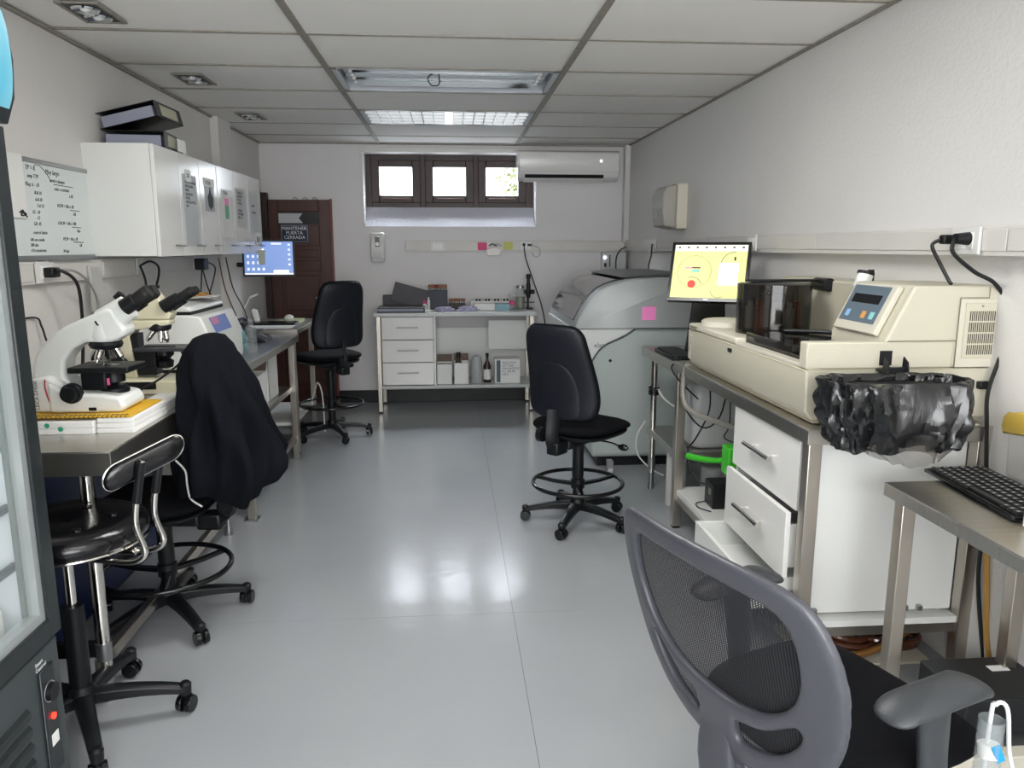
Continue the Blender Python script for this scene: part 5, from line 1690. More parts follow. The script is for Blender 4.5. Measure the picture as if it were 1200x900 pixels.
obj('head', MB().prism([(-1.29, zb_ + 0.296), (-1.165, zb_ + 0.296), (-1.155, zb_ + 0.32), (-1.20, zb_ + 0.385), (-1.225, zb_ + 0.42), (-1.25, zb_ + 0.42), (-1.27, zb_ + 0.36), (-1.29, zb_ + 0.32)], 'y', yc - 0.04, yc + 0.04), mc_m, t, bev=0.006)
obj('top_cap', MB().cyl((-1.235, yc, zb_ + 0.42), (-1.235, yc, zb_ + 0.432), 0.030), black_m, t)
dd = V(0.86, 0, 0.5).normalized()
for s_ in (-1, 1):
    o0 = V(-1.185, yc + 0.030 * s_, zb_ + 0.345)
    e = obj('eyepiece_tube', MB().cyl(o0, o0 + dd * 0.075, 0.028, 0.025, n=22), black_m, t, bev=0.002)
    obj('eyepiece', MB().cyl(o0 + dd * 0.075, o0 + dd * 0.125, 0.016, 0.018, n=22).cyl(o0 + dd * 0.125, o0 + dd * 0.14, 0.019, 0.015, n=22), rubber_m, e)
obj('nosepiece', MB().lathe([(0.025, 0.245), (0.042, 0.255), (0.045, 0.268), (0.04, 0.28)], (-1.215, yc, zb_), 26), black_m, t)
for a, tilt in ((200, 0.7), (290, 0.5), (90, 0.5), (350, 0.15)):
    d = V(math.cos(R(a)) * tilt, math.sin(R(a)) * tilt, -1)
    objective(t, V(-1.215, yc, zb_ + 0.255) + V(math.cos(R(a)), math.sin(R(a)), 0) * 0.02, d, 0.056, 0.0115)
st = obj('stage', MB().box(-1.30, -1.095, yc - 0.08, yc + 0.07, zb_ + 0.172, zb_ + 0.185), mat('stage_grey', '#34353a', 0.35), t, bev=0.003)
obj('slide_clip', MB().tube([(-1.27, yc - 0.03, zb_ + 0.188), (-1.21, yc - 0.055, zb_ + 0.190), (-1.15, yc - 0.03, zb_ + 0.188)], 0.0025, 6), black_m, st)
obj('condenser', MB().lathe([(0.018, 0.095), (0.03, 0.10), (0.034, 0.125), (0.02, 0.135), (0.036, 0.15), (0.036, 0.17)], (-1.205, yc, zb_), 24), black_m, t)
obj('condenser_carrier', MB().box(-1.30, -1.23, yc - 0.035, yc + 0.035, zb_ + 0.07, zb_ + 0.17), black_m, t, bev=0.004)
cable('power_cable', [(-1.09, yc - 0.05, zb_ + 0.17), (-1.075, yc - 0.09, zb_ + 0.14), (-1.13, yc - 0.11, zb_ + 0.09), (-1.20, yc - 0.11, zb_ + 0.045), (-1.28, yc - 0.12, zb_ + 0.012), (-1.36, yc - 0.13, zb_ + 0.008)], 0.0045, cable_m, 'black lamp cord trailing over the base of the cream microscope')

t.location.x += 0.03

# white centrifuge with sloping keypad
t = thing('centrifuge', 'low white centrifuge with a blue and pink keypad beside the draped jacket', 'centrifuge', (-1.28, 3.9, BZ))
z1 = BZ
prof = [(-1.56, z1 + 0.015), (-1.12, z1 + 0.015), (-1.12, z1 + 0.16), (-1.165, z1 + 0.265), (-1.21, z1 + 0.272), (-1.56, z1 + 0.272)]
obj('body', MB().prism(prof, 'y', 3.62, 4.15), mw_m, t, bev=0.010, seg=3)
obj('seam_band', MB().box(-1.545, -1.21, 3.63, 4.14, z1 + 0.272, z1 + 0.287), black_m, t, bev=0.002)
obj('lid', MB().prism([(-1.55, z1 + 0.287), (-1.205, z1 + 0.287), (-1.22, z1 + 0.31), (-1.30, z1 + 0.325), (-1.54, z1 + 0.325)], 'y', 3.625, 4.145), mw_m, t, bev=0.008)
u_, n_ = V(-0.045, 0, 0.105).normalized(), V(0.105, 0, 0.045).normalized()
o0 = V(-1.12, 0, z1 + 0.16)
kp = obj('keypad', MB().loft([[o0 + V(0, y, 0) + u_ * a + n_ * 0.001 for y, a in ((3.72, 0.02), (3.98, 0.02), (3.98, 0.098), (3.72, 0.098))],
                              [o0 + V(0, y, 0) + u_ * a + n_ * 0.003 for y, a in ((3.72, 0.02), (3.98, 0.02), (3.98, 0.098), (3.72, 0.098))]]), mat('keypad_blue', '#6a7fc0', 0.4), t)
obj('keypad_patch', MB().loft([[o0 + V(0, y, 0) + u_ * a + n_ * 0.0035 for y, a in ((3.73, 0.06), (3.83, 0.06), (3.83, 0.095), (3.73, 0.095))],
                               [o0 + V(0, y, 0) + u_ * a + n_ * 0.0045 for y, a in ((3.73, 0.06), (3.83, 0.06), (3.83, 0.095), (3.73, 0.095))]]), mat('keypad_pink', '#c47a9c', 0.4), kp)
for x in (-1.52, -1.16):
    for y in (3.66, 4.11):
        obj('foot', MB().cyl((x, y, z1), (x, y, z1 + 0.016), 0.016), rubber_m, t)
tag(sheet('paper_sheet', (-1.36, 3.84, z1 + 0.329), (0.20, 0.03, 0.012), (-0.03, 0.20, 0), paper_m), 'white sheet lying on the centrifuge lid', 'paper')
tag(sheet('sticky_note', (-1.40, 3.66, z1 + 0.328), (0.03, 0, 0), (0, 0.03, 0), yellow_m), 'small yellow note on the centrifuge lid', 'note')
crumple('crumpled_bag', 'crumpled teal and orange plastic packets behind the centrifuge', 'bag', (-1.30, 4.45, BZ), 0.10, 0.12, 0.10, mat('teal_packets', '#6f9fa6', 0.35, var=0.5, vscale=14), 8)
crumple('orange_packet', 'small orange packet on top of the teal packets', 'bag', (-1.30, 4.05, BZ + 0.327), 0.045, 0.05, 0.018, mat('orange_packet', '#b98a4a', 0.4, var=0.3, vscale=40), 9)
tag(obj('spray_bottle', MB().lathe([(0.03, 0), (0.032, 0.01), (0.032, 0.13), (0.015, 0.16), (0.015, 0.19)], (-1.12, 4.32, BZ), 20), clear_m), 'clear plastic bottle standing behind the centrifuge', 'bottle')
t = thing('desk_phone', 'black desk telephone leaning at the far end of the middle bench', 'telephone', (-1.25, 4.9, BZ))
M_ = Matrix.Translation((-1.36, 4.75, BZ + 0.12)) @ Matrix.Rotation(R(26), 4, 'Y')
obj('body', MB().box(0, 0.24, 0, 0.2, -0.03, 0.0, M_), black_m, t, bev=0.006)
obj('stand_block', MB().box(-1.36, -1.20, 4.76, 4.94, BZ, BZ + 0.07), black_m, t, bev=0.004)
obj('handset', MB().box(0.01, 0.06, 0.0, 0.2, 0.004, 0.035, M_), blackg_m, t, bev=0.012)
obj('silver_strip', MB().box(0.08, 0.22, 0.09, 0.11, 0.001, 0.004, M_), dullmetal_m, t)

# boxes on the undershelf of the middle bench
t = openbox('open_carton', 'open white carton on the undershelf behind the jacket', (-1.34, -1.12, 4.38, 4.60, 0.50, 0.70), label_m)
t = openbox('open_carton', 'second open white carton deeper on the undershelf', (-1.34, -1.12, 4.66, 4.90, 0.50, 0.77), white_m, flap=False)
flatbox('white_box', 'closed white box between the cartons on the left undershelf', 'box', (-1.60, -1.41, 4.35, 4.60, 0.50, 0.74), white_m, 0.002)
flatbox('storage_bin', 'navy blue plastic bin under the nearest left bench', 'bin', (-1.63, -1.43, 2.42, 2.95, 0.0, 0.70), navy_m, 0.012)
flatbox('storage_bin', 'navy blue plastic bin under the bench behind the jacket', 'bin', (-1.63, -1.43, 3.00, 3.62, 0.0, 0.66), navy_m, 0.012)
t = thing('computer_tower', 'dark grey computer case on the floor under the middle bench', 'computer', (-1.35, 4.4, 0))
obj('case', MB().box(-1.52, -1.22, 4.55, 5.0, 0.24, 0.405), mat('dark_case', '#2b2d31', 0.5), t, bev=0.006)
obj('front_panel', MB().box(-1.22, -1.205, 4.56, 4.99, 0.25, 0.395), mat('grey_front', '#6a6d71', 0.4), t, bev=0.004)
for y in (4.6, 4.95):
    for x in (-1.50, -1.25):
        obj('stand_leg', MB().cyl((x, y, 0.0), (x, y, 0.242), 0.014), black_m, t)

# cables of the left wall
xw = XL + 0.05
cable('power_cable', [(xw, 3.20, 1.335), (xw + 0.05, 3.21, 1.34), (xw + 0.08, 3.26, 1.29), (xw + 0.07, 3.30, 1.18), (xw + 0.06, 3.30, 1.02), (xw + 0.05, 3.28, BZ + 0.01)], 0.007, cable_m, 'thick black cable hanging from the socket under the whiteboard')
cable('power_cable', [(xw, 3.22, 1.34), (xw + 0.06, 3.28, 1.34), (xw + 0.05, 3.42, 1.29), (xw + 0.03, 3.54, 1.20), (xw + 0.03, 3.52, 1.08), (xw + 0.03, 3.5, BZ + 0.01)], 0.0055, mat('grey_cable', '#9a9896'), 'grey cable looping right from the socket under the whiteboard')
cable('power_cable', [(XL + 0.01, 2.9, 1.16), (XL + 0.012, 3.14, 1.16), (XL + 0.02, 3.17, 1.12), (XL + 0.03, 3.20, 1.04), (XL + 0.05, 3.35, 0.98)], 0.004, cable_m, 'thin black wire running along the wall behind the white microscope')
t = thing('black_plug', 'black plug in the socket under the whiteboard', 'plug', (xw, 3.2, 1.33))
obj('plug', MB().box(XL + 0.048, XL + 0.085, 3.17, 3.235, 1.315, 1.355), black_m, t, bev=0.006)
mb = MB().prism([(3.56, 1.35), (3.66, 1.345), (3.72, 1.20), (3.76, 1.15), (3.56, 1.13), (3.575, 1.25)], 'x', XL + 0.036, XL + 0.05)
tag(obj('plastic_bag', mb, mat('thin_plastic', '#dcdcd8', 0.25, alpha=0.55), bev=0.004), 'empty clear plastic bag hanging from the left trunking', 'bag')
cable('power_cable', [(xw, 4.13, 1.34), (xw + 0.04, 4.16, 1.36), (xw + 0.05, 4.24, 1.32), (xw + 0.04, 4.20, 1.22), (xw + 0.03, 4.08, 1.13), (xw + 0.03, 4.05, 1.08)], 0.006, cable_m, 'black cable looping above the cream microscope')
cable('power_cable', [(xw, 4.12, 1.34), (xw + 0.03, 4.10, 1.25), (xw + 0.03, 4.05, 1.15), (xw + 0.03, 4.02, 1.10)], 0.006, cable_m, 'straight black cable beside the looped one above the microscopes')
t = thing('power_adapter', 'black mains adapter in the socket under the cupboards', 'adapter', (xw, 5.0, 1.33))
obj('adapter', MB().box(XL + 0.048, XL + 0.11, 4.97, 5.06, 1.29, 1.36), black_m, t, bev=0.006)
for i, (pts, lb) in enumerate((([(xw + .03, 5.01, 1.29), (xw + .03, 4.96, 1.15), (xw + .03, 4.90, 1.02), (xw + .04, 4.85, 0.92)], 'black cable dropping left from the mains adapter'),
                               ([(xw + .03, 5.03, 1.29), (xw + .03, 5.10, 1.18), (xw + .04, 5.16, 1.08), (xw + .04, 5.12, 1.05), (xw + .04, 5.05, 1.1)], 'thin black cable with a small curl below the mains adapter'),
                               ([(xw + .03, 5.10, 1.34), (xw + .05, 5.22, 1.30), (xw + .04, 5.18, 1.20), (xw + .04, 5.07, 1.10), (xw + .04, 5.08, 0.95)], 'black cable arching right of the mains adapter'),
                               ([(-1.58, 5.55, 1.36), (-1.56, 5.60, 1.15), (-1.5, 5.62, 1.0), (-1.47, 5.60, 0.92)], 'black cable running down beside the wall pilaster'),
                               ([(-1.60, 5.45, 1.36), (-1.58, 5.48, 1.15), (-1.52, 5.50, 0.95)], 'brown thin cable beside the pilaster'))):
    cable('power_cable', pts, 0.0045, cable_m if i < 4 else mat('brown_cable', '#5a4438', 0.6), lb)

# monitor, keyboard, mouse and papers near the door
scr_blue = mat('blue_screen', '#7d9ad6', 0.3, emit=0.55)
scr_white = mat('white_pixels', '#f2f5fb', 0.3, emit=0.7)


def monitor(name, label, c, yaw, tilt, w_, h_, th=0.03, frame_w=0.012, fm=None):
    t = thing(name, label, 'monitor', c, yaw)
    t.rotation_euler = (tilt, 0, yaw)
    LOCAL[0] = True
    obj('housing', MB().box(-w_ / 2, w_ / 2, 0.002, th, -h_ / 2, h_ / 2), fm or black_m, t, bev=0.006)
    fw = frame_w
    mb = MB()
    mb.box(-w_ / 2, w_ / 2, -0.006, 0.002, h_ / 2 - fw, h_ / 2)
    mb.box(-w_ / 2, w_ / 2, -0.006, 0.002, -h_ / 2, -h_ / 2 + fw * 1.2)
    mb.box(-w_ / 2, -w_ / 2 + fw, -0.006, 0.002, -h_ / 2 + fw * 1.2, h_ / 2 - fw)
    mb.box(w_ / 2 - fw, w_ / 2, -0.006, 0.002, -h_ / 2 + fw * 1.2, h_ / 2 - fw)
    obj('bezel', mb, fm or black_m, t, bev=0.001)
    LOCAL[0] = False
    return t, w_ / 2 - fw, -h_ / 2 + fw * 1.2, h_ / 2 - fw


t, sx, sz0, sz1 = monitor('monitor', 'wall side monitor with a blue desktop screen in front of the brown door', (-1.30, 5.62, 1.352), R(6), R(-4), 0.36, 0.26)
LOCAL[0] = True
sc = obj('screen', MB().box(-sx, sx, -0.001, 0.0025, sz0, sz1), scr_blue, t, flat=True)
obj('taskbar', MB().box(-sx, sx, -0.002, -0.001, sz0, sz0 + 0.010), scr_white, sc, flat=True)
obj('window_box', MB().box(0.03, 0.135, -0.0022, -0.001, sz0 + 0.012, sz0 + 0.032), scr_white, sc, flat=True)
obj('top_logo', MB().box(0.02, 0.09, -0.0022, -0.001, sz1 - 0.020, sz1 - 0.010), scr_white, sc, flat=True)
for i in range(4):
    for j in range(4):
        obj('screen_icon', MB().box(-0.15 + i * 0.035, -0.135 + i * 0.035, -0.0022, -0.001, sz0 + 0.030 + j * 0.045, sz0 + 0.048 + j * 0.045), scr_white, sc, flat=True)
for j in range(5):
    obj('screen_icon', MB().box(0.135, 0.150, -0.0022, -0.001, 0.09 - j * 0.035, 0.102 - j * 0.035), scr_white, sc, flat=True)
LOCAL[0] = False
mb = MB()
mb.tube([(-1.31, 5.66, 1.35), (-1.36, 5.80, 1.33), (-1.45, 5.90, 1.30), (-1.60, 5.90, 1.30)], 0.018, 10)
obj('wall_arm', mb, black_m, t)
K0 = 0.88
t = thing('keyboard', 'black keyboard on the desk in front of the brown door', 'keyboard', (-1.28, 5.55, K0))
obj('keyboard_body', MB().box(-1.50, -1.10, 5.42, 5.58, K0, K0 + 0.022), black_m, t, bev=0.004)
mb = MB()
for i in range(15):
    for j in range(5):
        mb.box(-1.49 + i * 0.0255, -1.468 + i * 0.0255, 5.43 + j * 0.028, 5.452 + j * 0.028, K0 + 0.022, K0 + 0.028)
obj('keys', mb, blackg_m, t, kind='stuff')
tag(sheet('paper_sheet', (-1.40, 5.225, K0 + 0.006), (0.31, 0.0, 0), (0.0, 0.17, 0.006), paper_m), 'white paper at the near edge of the desk by the door', 'paper')
tag(obj('mouse', MB().lathe([(0.03, 0), (0.034, 0.008), (0.030, 0.022), (0.015, 0.033), (0.001, 0.036)], (-1.20, 5.72, K0 + 0.024), 24), plast_m), 'white mouse on a stack of note pads by the brown door', 'mouse')
flatbox('note_pad', 'green and white note pad under the mouse', 'pad', (-1.27, -1.11, 5.62, 5.84, K0, K0 + 0.022), mat('pale_green_pad', '#a9b48a', 0.6), 0.002)
t = thing('desk_lamp', 'thin white desk lamp folded beside the monitor', 'lamp', (-1.50, 5.7, K0))
obj('base', MB().cyl((-1.47, 5.66, K0), (-1.47, 5.66, K0 + 0.012), 0.05), plast_m, t)
obj('stem', MB().tube([(-1.47, 5.66, K0 + 0.01), (-1.51, 5.66, K0 + 0.10), (-1.46, 5.66, K0 + 0.19)], 0.005, smooth=False), plast_m, t)
obj('lamp_head', MB().cyl((-1.46, 5.66, K0 + 0.19), (-1.40, 5.66, K0 + 0.215), 0.009), plast_m, t)
tag(obj('stapler', MB().prism([(-1.42, K0 + 0.02), (-1.385, K0 + 0.02), (-1.40, K0 + 0.10), (-1.43, K0 + 0.115), (-1.445, K0 + 0.10)], 'y', 5.60, 5.635), label_m, bev=0.006), 'small white upright device beside the desk lamp', 'device')
cable('power_cable', [(-1.10, 5.9, 0.24), (-1.06, 5.85, 0.34), (-1.02, 5.75, 0.42), (-0.98, 5.70, 0.33), (-0.97, 5.68, 0.05)], 0.005, wcable_m, 'white cable looping off the low shelf beside the far swivel chair')

# ------------------------------------------------------------------ big grey floor analyser at the back right
ga_m = mat('analyser_grey', '#a6abab', 0.35, bump=0.04, scale=200)
gg_m = mat('analyser_green_grey', '#b0bab7', 0.4)
gw_m = mat('analyser_white', '#d6d9d6', 0.35)
t = thing('floor_analyser', 'large rounded grey floor standing analyser with a dark curved lid', 'analyser', (1.2, 5.3, 0))
Y0, Y1 = 4.76, 5.95
body = [(0.905, 0.065), (0.885, 0.35), (0.875, 0.62), (0.885, 0.76), (0.83, 0.86), (0.83, 0.918), (1.58, 0.918), (1.58, 0.065)]
obj('lower_cabinet', MB().prism(body, 'y', Y0, Y1), gg_m, t, bev=0.03, seg=4)
obj('plinth', MB().box(0.95, 1.56, Y0 + 0.04, Y1 - 0.04, 0.0, 0.07), black_m, t)
# white wing above the swooping seam on the near side
sw = [(1.17, 0.9205), (1.12, 0.885), (1.06, 0.855), (0.99, 0.825), (0.94, 0.785), (0.905, 0.735), (0.89, 0.70), (0.865, 0.735), (0.80, 0.83), (0.775, 0.87), (0.765, 0.9205)]
obj('front_wing', MB().prism(sw, 'y', Y0 - 0.012, Y1), gw_m, t, bev=0.008)
obj('seam_line', MB().tube([(a, Y0 - 0.004, b - 0.006) for a, b in sw[:7]], 0.006, 6), mat('seam_dark', '#4a4f50', 0.6), t)
hood = [(0.775, 0.925), (0.79, 0.975), (0.835, 1.055), (0.885, 1.125), (0.95, 1.18), (1.04, 1.215), (1.18, 1.235), (1.40, 1.243), (1.58, 1.24), (1.58, 0.925)]
hp = [(p.x, p.z) for p in smooth_path([V(a, 0, b) for a, b in hood[:9]], 4)] + [hood[-1]]


def hring(y, ins):
    # the profile pulled in towards its middle to round the two ends
    cx, cz = 1.2, 0.93
    return [V(cx + (a - cx) * (1 - ins * 1.0), y, cz + (b - cz) * (1 - ins)) for a, b in hp]


obj('hood', MB().loft([hring(Y0 - 0.035, 0.035), hring(Y0 - 0.028, 0.01), hring(Y0 - 0.01, 0.0), hring(Y1, 0.0)]), ga_m, t, ang=40)
gl = [(p.x - 0.012, p.z + 0.004) for p in smooth_path([V(a, 0, b) for a, b in [(0.79, 0.965), (0.835, 1.055), (0.885, 1.125), (0.95, 1.18), (1.04, 1.217), (1.12, 1.230)]], 5)]
gb = [(a + 0.016, b - 0.010) for a, b in reversed(gl)]
obj('dark_lid', MB().prism(gl + gb, 'y', Y0 + 0.07, Y1 - 0.06), mat('tinted_lid', '#2e2d33', 0.08, coat=0.5), t, ang=50, bev=0.006)
obj('top_cover', MB().prism([(1.10, 1.236), (1.30, 1.247), (1.56, 1.246), (1.56, 1.262), (1.25, 1.264), (1.08, 1.243)], 'y', Y0 + 0.10, Y1 - 0.05), mat('dark_top', '#55575a', 0.3), t, bev=0.004)
text('elan', 0.045, (0.905, Y0 - 0.0125, 0.80), (1, 0, 0), (0.0, 0, 1), mat('badge_ink', '#5a6266', 0.5), t)
obj('screw_hole', MB().cyl((1.015, Y0 - 0.003, 0.712), (1.015, Y0 + 0.001, 0.712), 0.010, n=14), black_m, t)
obj('front_vent', MB().box(0.875, 0.89, Y0 + 0.2, Y0 + 0.5, 0.66, 0.70), black_m, t)
tag(sheet('sticky_note', (1.205, Y0 - 0.0365, 0.975), (0.09, 0, 0), (0, 0, 0.085), pink_m), 'bright pink sticky note on the side of the grey analyser hood', 'note')
t2 = thing('leveling_caster', 'small swivel castor on the floor in front of the grey analyser', 'castor', (1.0, 4.6, 0))
obj('wheel', MB().cyl((0.985, 4.62, 0.024), (1.015, 4.62, 0.024), 0.024, n=18), plastg_m, t2)
obj('bracket', MB().prism([(4.60, 0.02), (4.64, 0.02), (4.66, 0.085), (4.60, 0.085)], 'x', 0.982, 1.018), dullmetal_m, t2)

# ------------------------------------------------------------------ cream bench top analyser
cy0, cy1 = 2.285, 3.50
A0 = RZ + 0.012
t = thing('bench_analyser', 'long cream bench top analyser with a smoked round cover and keypad', 'analyser', (1.4, 2.9, RZ))
obj('lower_body', MB().prism([(1.145, A0 + 0.006), (1.122, A0 + 0.035), (1.118, 1.052), (1.76, 1.052), (1.76, A0 + 0.006)], 'y', cy0, cy1), cream_m, t, bev=0.006)
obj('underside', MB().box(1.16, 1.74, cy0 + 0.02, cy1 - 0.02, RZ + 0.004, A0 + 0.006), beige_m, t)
# deck with the low front rim
obj('deck', MB().box(1.120, 1.76, 2.90, cy1, 1.0535, 1.082), cream2_m, t, bev=0.008)
obj('deck', MB().box(1.120, 1.16, cy0, 2.899, 1.0535, 1.066), cream2_m, t, bev=0.002)
obj('front_rim', MB().box(1.095 + 0.02, 1.60, cy0 - 0.002, 2.335, 1.0545, 1.14), cream_m, t, bev=0.005)
obj('seam_line', MB().box(1.117, 1.1195, cy0 + 0.01, cy1 - 0.01, 1.046, 1.049), beige_m, t)
for y, z in ((3.43, 1.0),):
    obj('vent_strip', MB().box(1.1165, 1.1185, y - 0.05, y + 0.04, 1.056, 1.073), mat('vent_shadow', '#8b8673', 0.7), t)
obj('latch', MB().box(1.112, 1.119, 2.93, 2.965, 1.018, 1.034), black_m, t, bev=0.002)
for i in range(10):
    obj('rib', MB().box(1.1145, 1.1185, 3.44, 3.475, 0.92 + i * 0.0115, 0.926 + i * 0.0115), cream2_m, t)
# smoked tray cover
tc_ = obj('tray_cover', MB().box(1.160, 1.57, 2.337, 2.897, 1.056, 1.106), smoke_m, t, bev=0.004)
obj('tray', MB().box(1.18, 1.55, 2.36, 2.88, 1.0545, 1.066), black_m, t)
for i in range(8):
    a = i * PI / 4
    obj('sample_cup', MB().cyl((1.36 + 0.12 * math.cos(a), 2.62 + 0.2 * math.sin(a), 1.066), (1.36 + 0.12 * math.cos(a), 2.62 + 0.2 * math.sin(a), 1.088), 0.016, n=12), plastg_m, t)
obj('cover_arm', MB().tube([(1.30, 2.86, 1.112), (1.42, 2.75, 1.118), (1.50, 2.60, 1.118), (1.57, 2.50, 1.125)], 0.008), black_m, t)
# round lid at the far end
obj('round_lid', MB().lathe([(0.001, 1.112), (0.10, 1.112), (0.112, 1.105), (0.115, 1.083)], (1.245, 3.34, 0), 36), cream2_m, t, ang=50)
# smoked carousel
cxx, cyy = 1.335, 3.06
obj('carousel_cover', MB().lathe([(0.148, 1.084), (0.148, 1.285), (0.140, 1.290), (0.001, 1.292)], (cxx, cyy, 0), 44, cap=False), smoke_m, t, ang=50)
cr = obj('carousel', MB().lathe([(0.12, 1.084), (0.12, 1.10), (0.05, 1.11), (0.05, 1.24), (0.02, 1.25)], (cxx, cyy, 0), 30), mat('carousel_grey', '#5c5a56', 0.5), t)
for i in range(10):
    a = i * 2 * PI / 10
    x, y = cxx + 0.095 * math.cos(a), cyy + 0.095 * math.sin(a)
    obj('reagent_bottle', MB().cyl((x, y, 1.10), (x, y, 1.19), 0.021, n=14).cyl((x, y, 1.19), (x, y, 1.215), 0.012, n=12), mat('reagent_white', '#b5b1a8', 0.5) if i % 3 else mat('reagent_orange', '#a0572e', 0.5), cr)
obj('cover_top_bar', MB().box(cxx - 0.12, cxx + 0.20, cyy - 0.025, cyy + 0.02, 1.293, 1.304), black_m, t, bev=0.003)
obj('pivot_drum', MB().cyl((cxx + 0.20, cyy - 0.075, 1.283), (cxx + 0.20, cyy + 0.04, 1.283), 0.027, n=24), black_m, t, bev=0.002)
# rear blocks
obj('rear_housing', MB().box(1.545, 1.76, 2.80, 3.45, 1.083, 1.302), cream_m, t, bev=0.008)
obj('rear_housing', MB().box(1.60, 1.76, 2.64, 2.798, 1.054, 1.31), cream_m, t, bev=0.004)
# main housing with its sloping side
obj('main_housing', MB().prism([(1.372, 1.142), (1.455, 1.316), (1.765, 1.316), (1.765, 1.055), (1.372, 1.055)], 'y', cy0, 2.635), cream_m, t, bev=0.007)
u_ = V(0.083, 0, 0.174).normalized()
n_ = V(-0.174, 0, 0.083).normalized()
o0 = V(1.372, 0, 1.142)


def slope(y0, y1, a0, a1, h0, h1):
    c = [(y0, a0), (y1, a0), (y1, a1), (y0, a1)]
    return MB().loft([[o0 + V(0, y, 0) + u_ * a + n_ * h for y, a in c] for h in (h0, h1)])


kb = obj('keypad_frame', slope(2.335, 2.60, 0.008, 0.182, 0.001, 0.020), cream2_m, t, bev=0.004)
kp = obj('keypad_panel', slope(2.365, 2.585, 0.040, 0.172, 0.0205, 0.022), mat('keypad_slate', '#61707c', 0.35), kb)
obj('display', slope(2.39, 2.56, 0.108, 0.140, 0.0222, 0.0232), blackg_m, kp)
for y, m_ in ((2.545, mat('key_blue', '#8fb8e0', 0.4)), (2.445, mat('key_orange', '#e0a050', 0.4)), (2.395, mat('key_teal', '#8fd0d0', 0.4))):
    obj('key', slope(y - 0.012, y + 0.012, 0.055, 0.080, 0.0222, 0.0235), m_, kp)
# lower near face with door seams, vents
yf = cy0 - 0.002
fc = obj('near_panel', MB().box(1.608, 1.762, yf - 0.002, cy0 + 0.004, 1.056, 1.274), cream2_m, t, bev=0.001)
obj('seam_line', MB().box(1.10 + 0.02, 1.60, yf - 0.001, yf + 0.002, 1.050, 1.054), beige_m, t)
vp = obj('vent_panel', MB().box(1.625, 1.735, yf - 0.005, yf - 0.002, 1.085, 1.262), cream_m, t, bev=0.0015)
for r_ in range(4):
    for i in range(13):
        x = 1.640 + i * 0.0068
        obj('vent_slot', MB().box(x, x + 0.0032, yf - 0.0058, yf - 0.0048, 1.205 - r_ * 0.036, 1.236 - r_ * 0.036), mat('vent_dark', '#3e3a30', 0.7), vp, flat=True)
for pts_ in (((1.605, 1.142), (1.605, 1.278), (1.700, 1.278), (1.700, 1.314)), ((1.375, 1.142), (1.605, 1.142)), ((1.605, 1.056), (1.605, 1.142))):
    obj('seam_line', MB().tube([(a, yf - 0.003, b) for a, b in pts_], 0.0016, 5, smooth=False), mat('seam_brown', '#7d7660', 0.6), t)
obj('screw', MB().cyl((1.68, yf - 0.007, 1.252), (1.68, yf - 0.004, 1.252), 0.004, n=10), dullmetal_m, vp)
obj('slot', MB().box(1.355, 1.395, yf - 0.003, yf + 0.002, 1.065, 1.112), black_m, t)
ck = obj('hook_clip', MB().box(1.345, 1.405, 2.215, 2.235, 1.035, 1.068).box(1.345, 1.405, 2.235, 2.285, 1.048, 1.054)
         .prism([(2.20, 1.04), (2.21, 1.085), (2.235, 1.10), (2.24, 1.045)], 'x', 1.341, 1.346).prism([(2.20, 1.04), (2.21, 1.085), (2.235, 1.10), (2.24, 1.045)], 'x', 1.404, 1.409), black_m, t, bev=0.001)
obj('power_inlet', MB().box(1.69, 1.735, yf - 0.02, yf + 0.002, 0.985, 1.01), black_m, t, bev=0.003)
for x in (1.18, 1.70):
    for y in (2.36, 3.42):
        obj('foot', MB().cyl((x, y, RZ), (x, y, RZ + 0.006), 0.02), rubber_m, t)

# syringe bottle standing in the gap behind the keypad
t = thing('reagent_vial', 'black capped vial with a white label behind the analyser keypad', 'vial', (1.50, 2.71, 1.056))
obj('vial_body', MB().cyl((1.46, 2.70, 1.13), (1.515, 2.72, 1.29), 0.020, n=18), black_m, t)
obj('vial_label', MB().cyl((1.518, 2.721, 1.285), (1.535, 2.726, 1.335), 0.028, n=18), label_m, t)
obj('cap', MB().cyl((1.535, 2.726, 1.334), (1.538, 2.727, 1.345), 0.031, n=18), black_m, t)
tag(obj('pipette_bottle', MB().cyl((1.582, 2.755, 1.056), (1.572, 2.755, 1.352), 0.012, n=16), black_m), 'slim black bottle behind the labelled vial at the analyser', 'bottle')

# monitor of the analyser
my = 3.93
t, sx, sz0, sz1 = monitor('monitor', 'black monitor showing a yellow sample wheel screen beside the cream analyser', (1.352, my, 1.305), R(-30), R(-20), 0.41, 0.325, 0.04, 0.015, blackg_m)
sy_m = mat('screen_yellow', '#dfe095', 0.4, emit=0.5)
sp_m = mat('screen_pale', '#ece7da', 0.4, emit=0.6)
sd_m = mat('screen_dark', '#4a4828', 0.5)
LOCAL[0] = True
sc = obj('screen', MB().box(-sx, sx, -0.001, 0.0025, sz0, sz1), sy_m, t, flat=True)
obj('toolbar', MB().box(-sx, sx, -0.0016, -0.001, sz1 - 0.034, sz1), sp_m, sc, flat=True)
mb = MB()
for i in range(9):
    x = -sx + (2 * sx) * i / 8
    mb.box(x - 0.0006, x + 0.0006, -0.0020, -0.0016, sz1 - 0.032, sz1 - 0.004)
obj('toolbar_divider', mb, sd_m, sc, flat=True, kind='stuff')
for i in range(8):
    x = -sx + (2 * sx) * (i + 0.5) / 8
    obj('tool_icon', MB().box(x - 0.006, x + 0.006, -0.0020, -0.0016, sz1 - 0.018, sz1 - 0.009), ink_m if i == 7 else sd_m, sc, flat=True)
mb = MB()


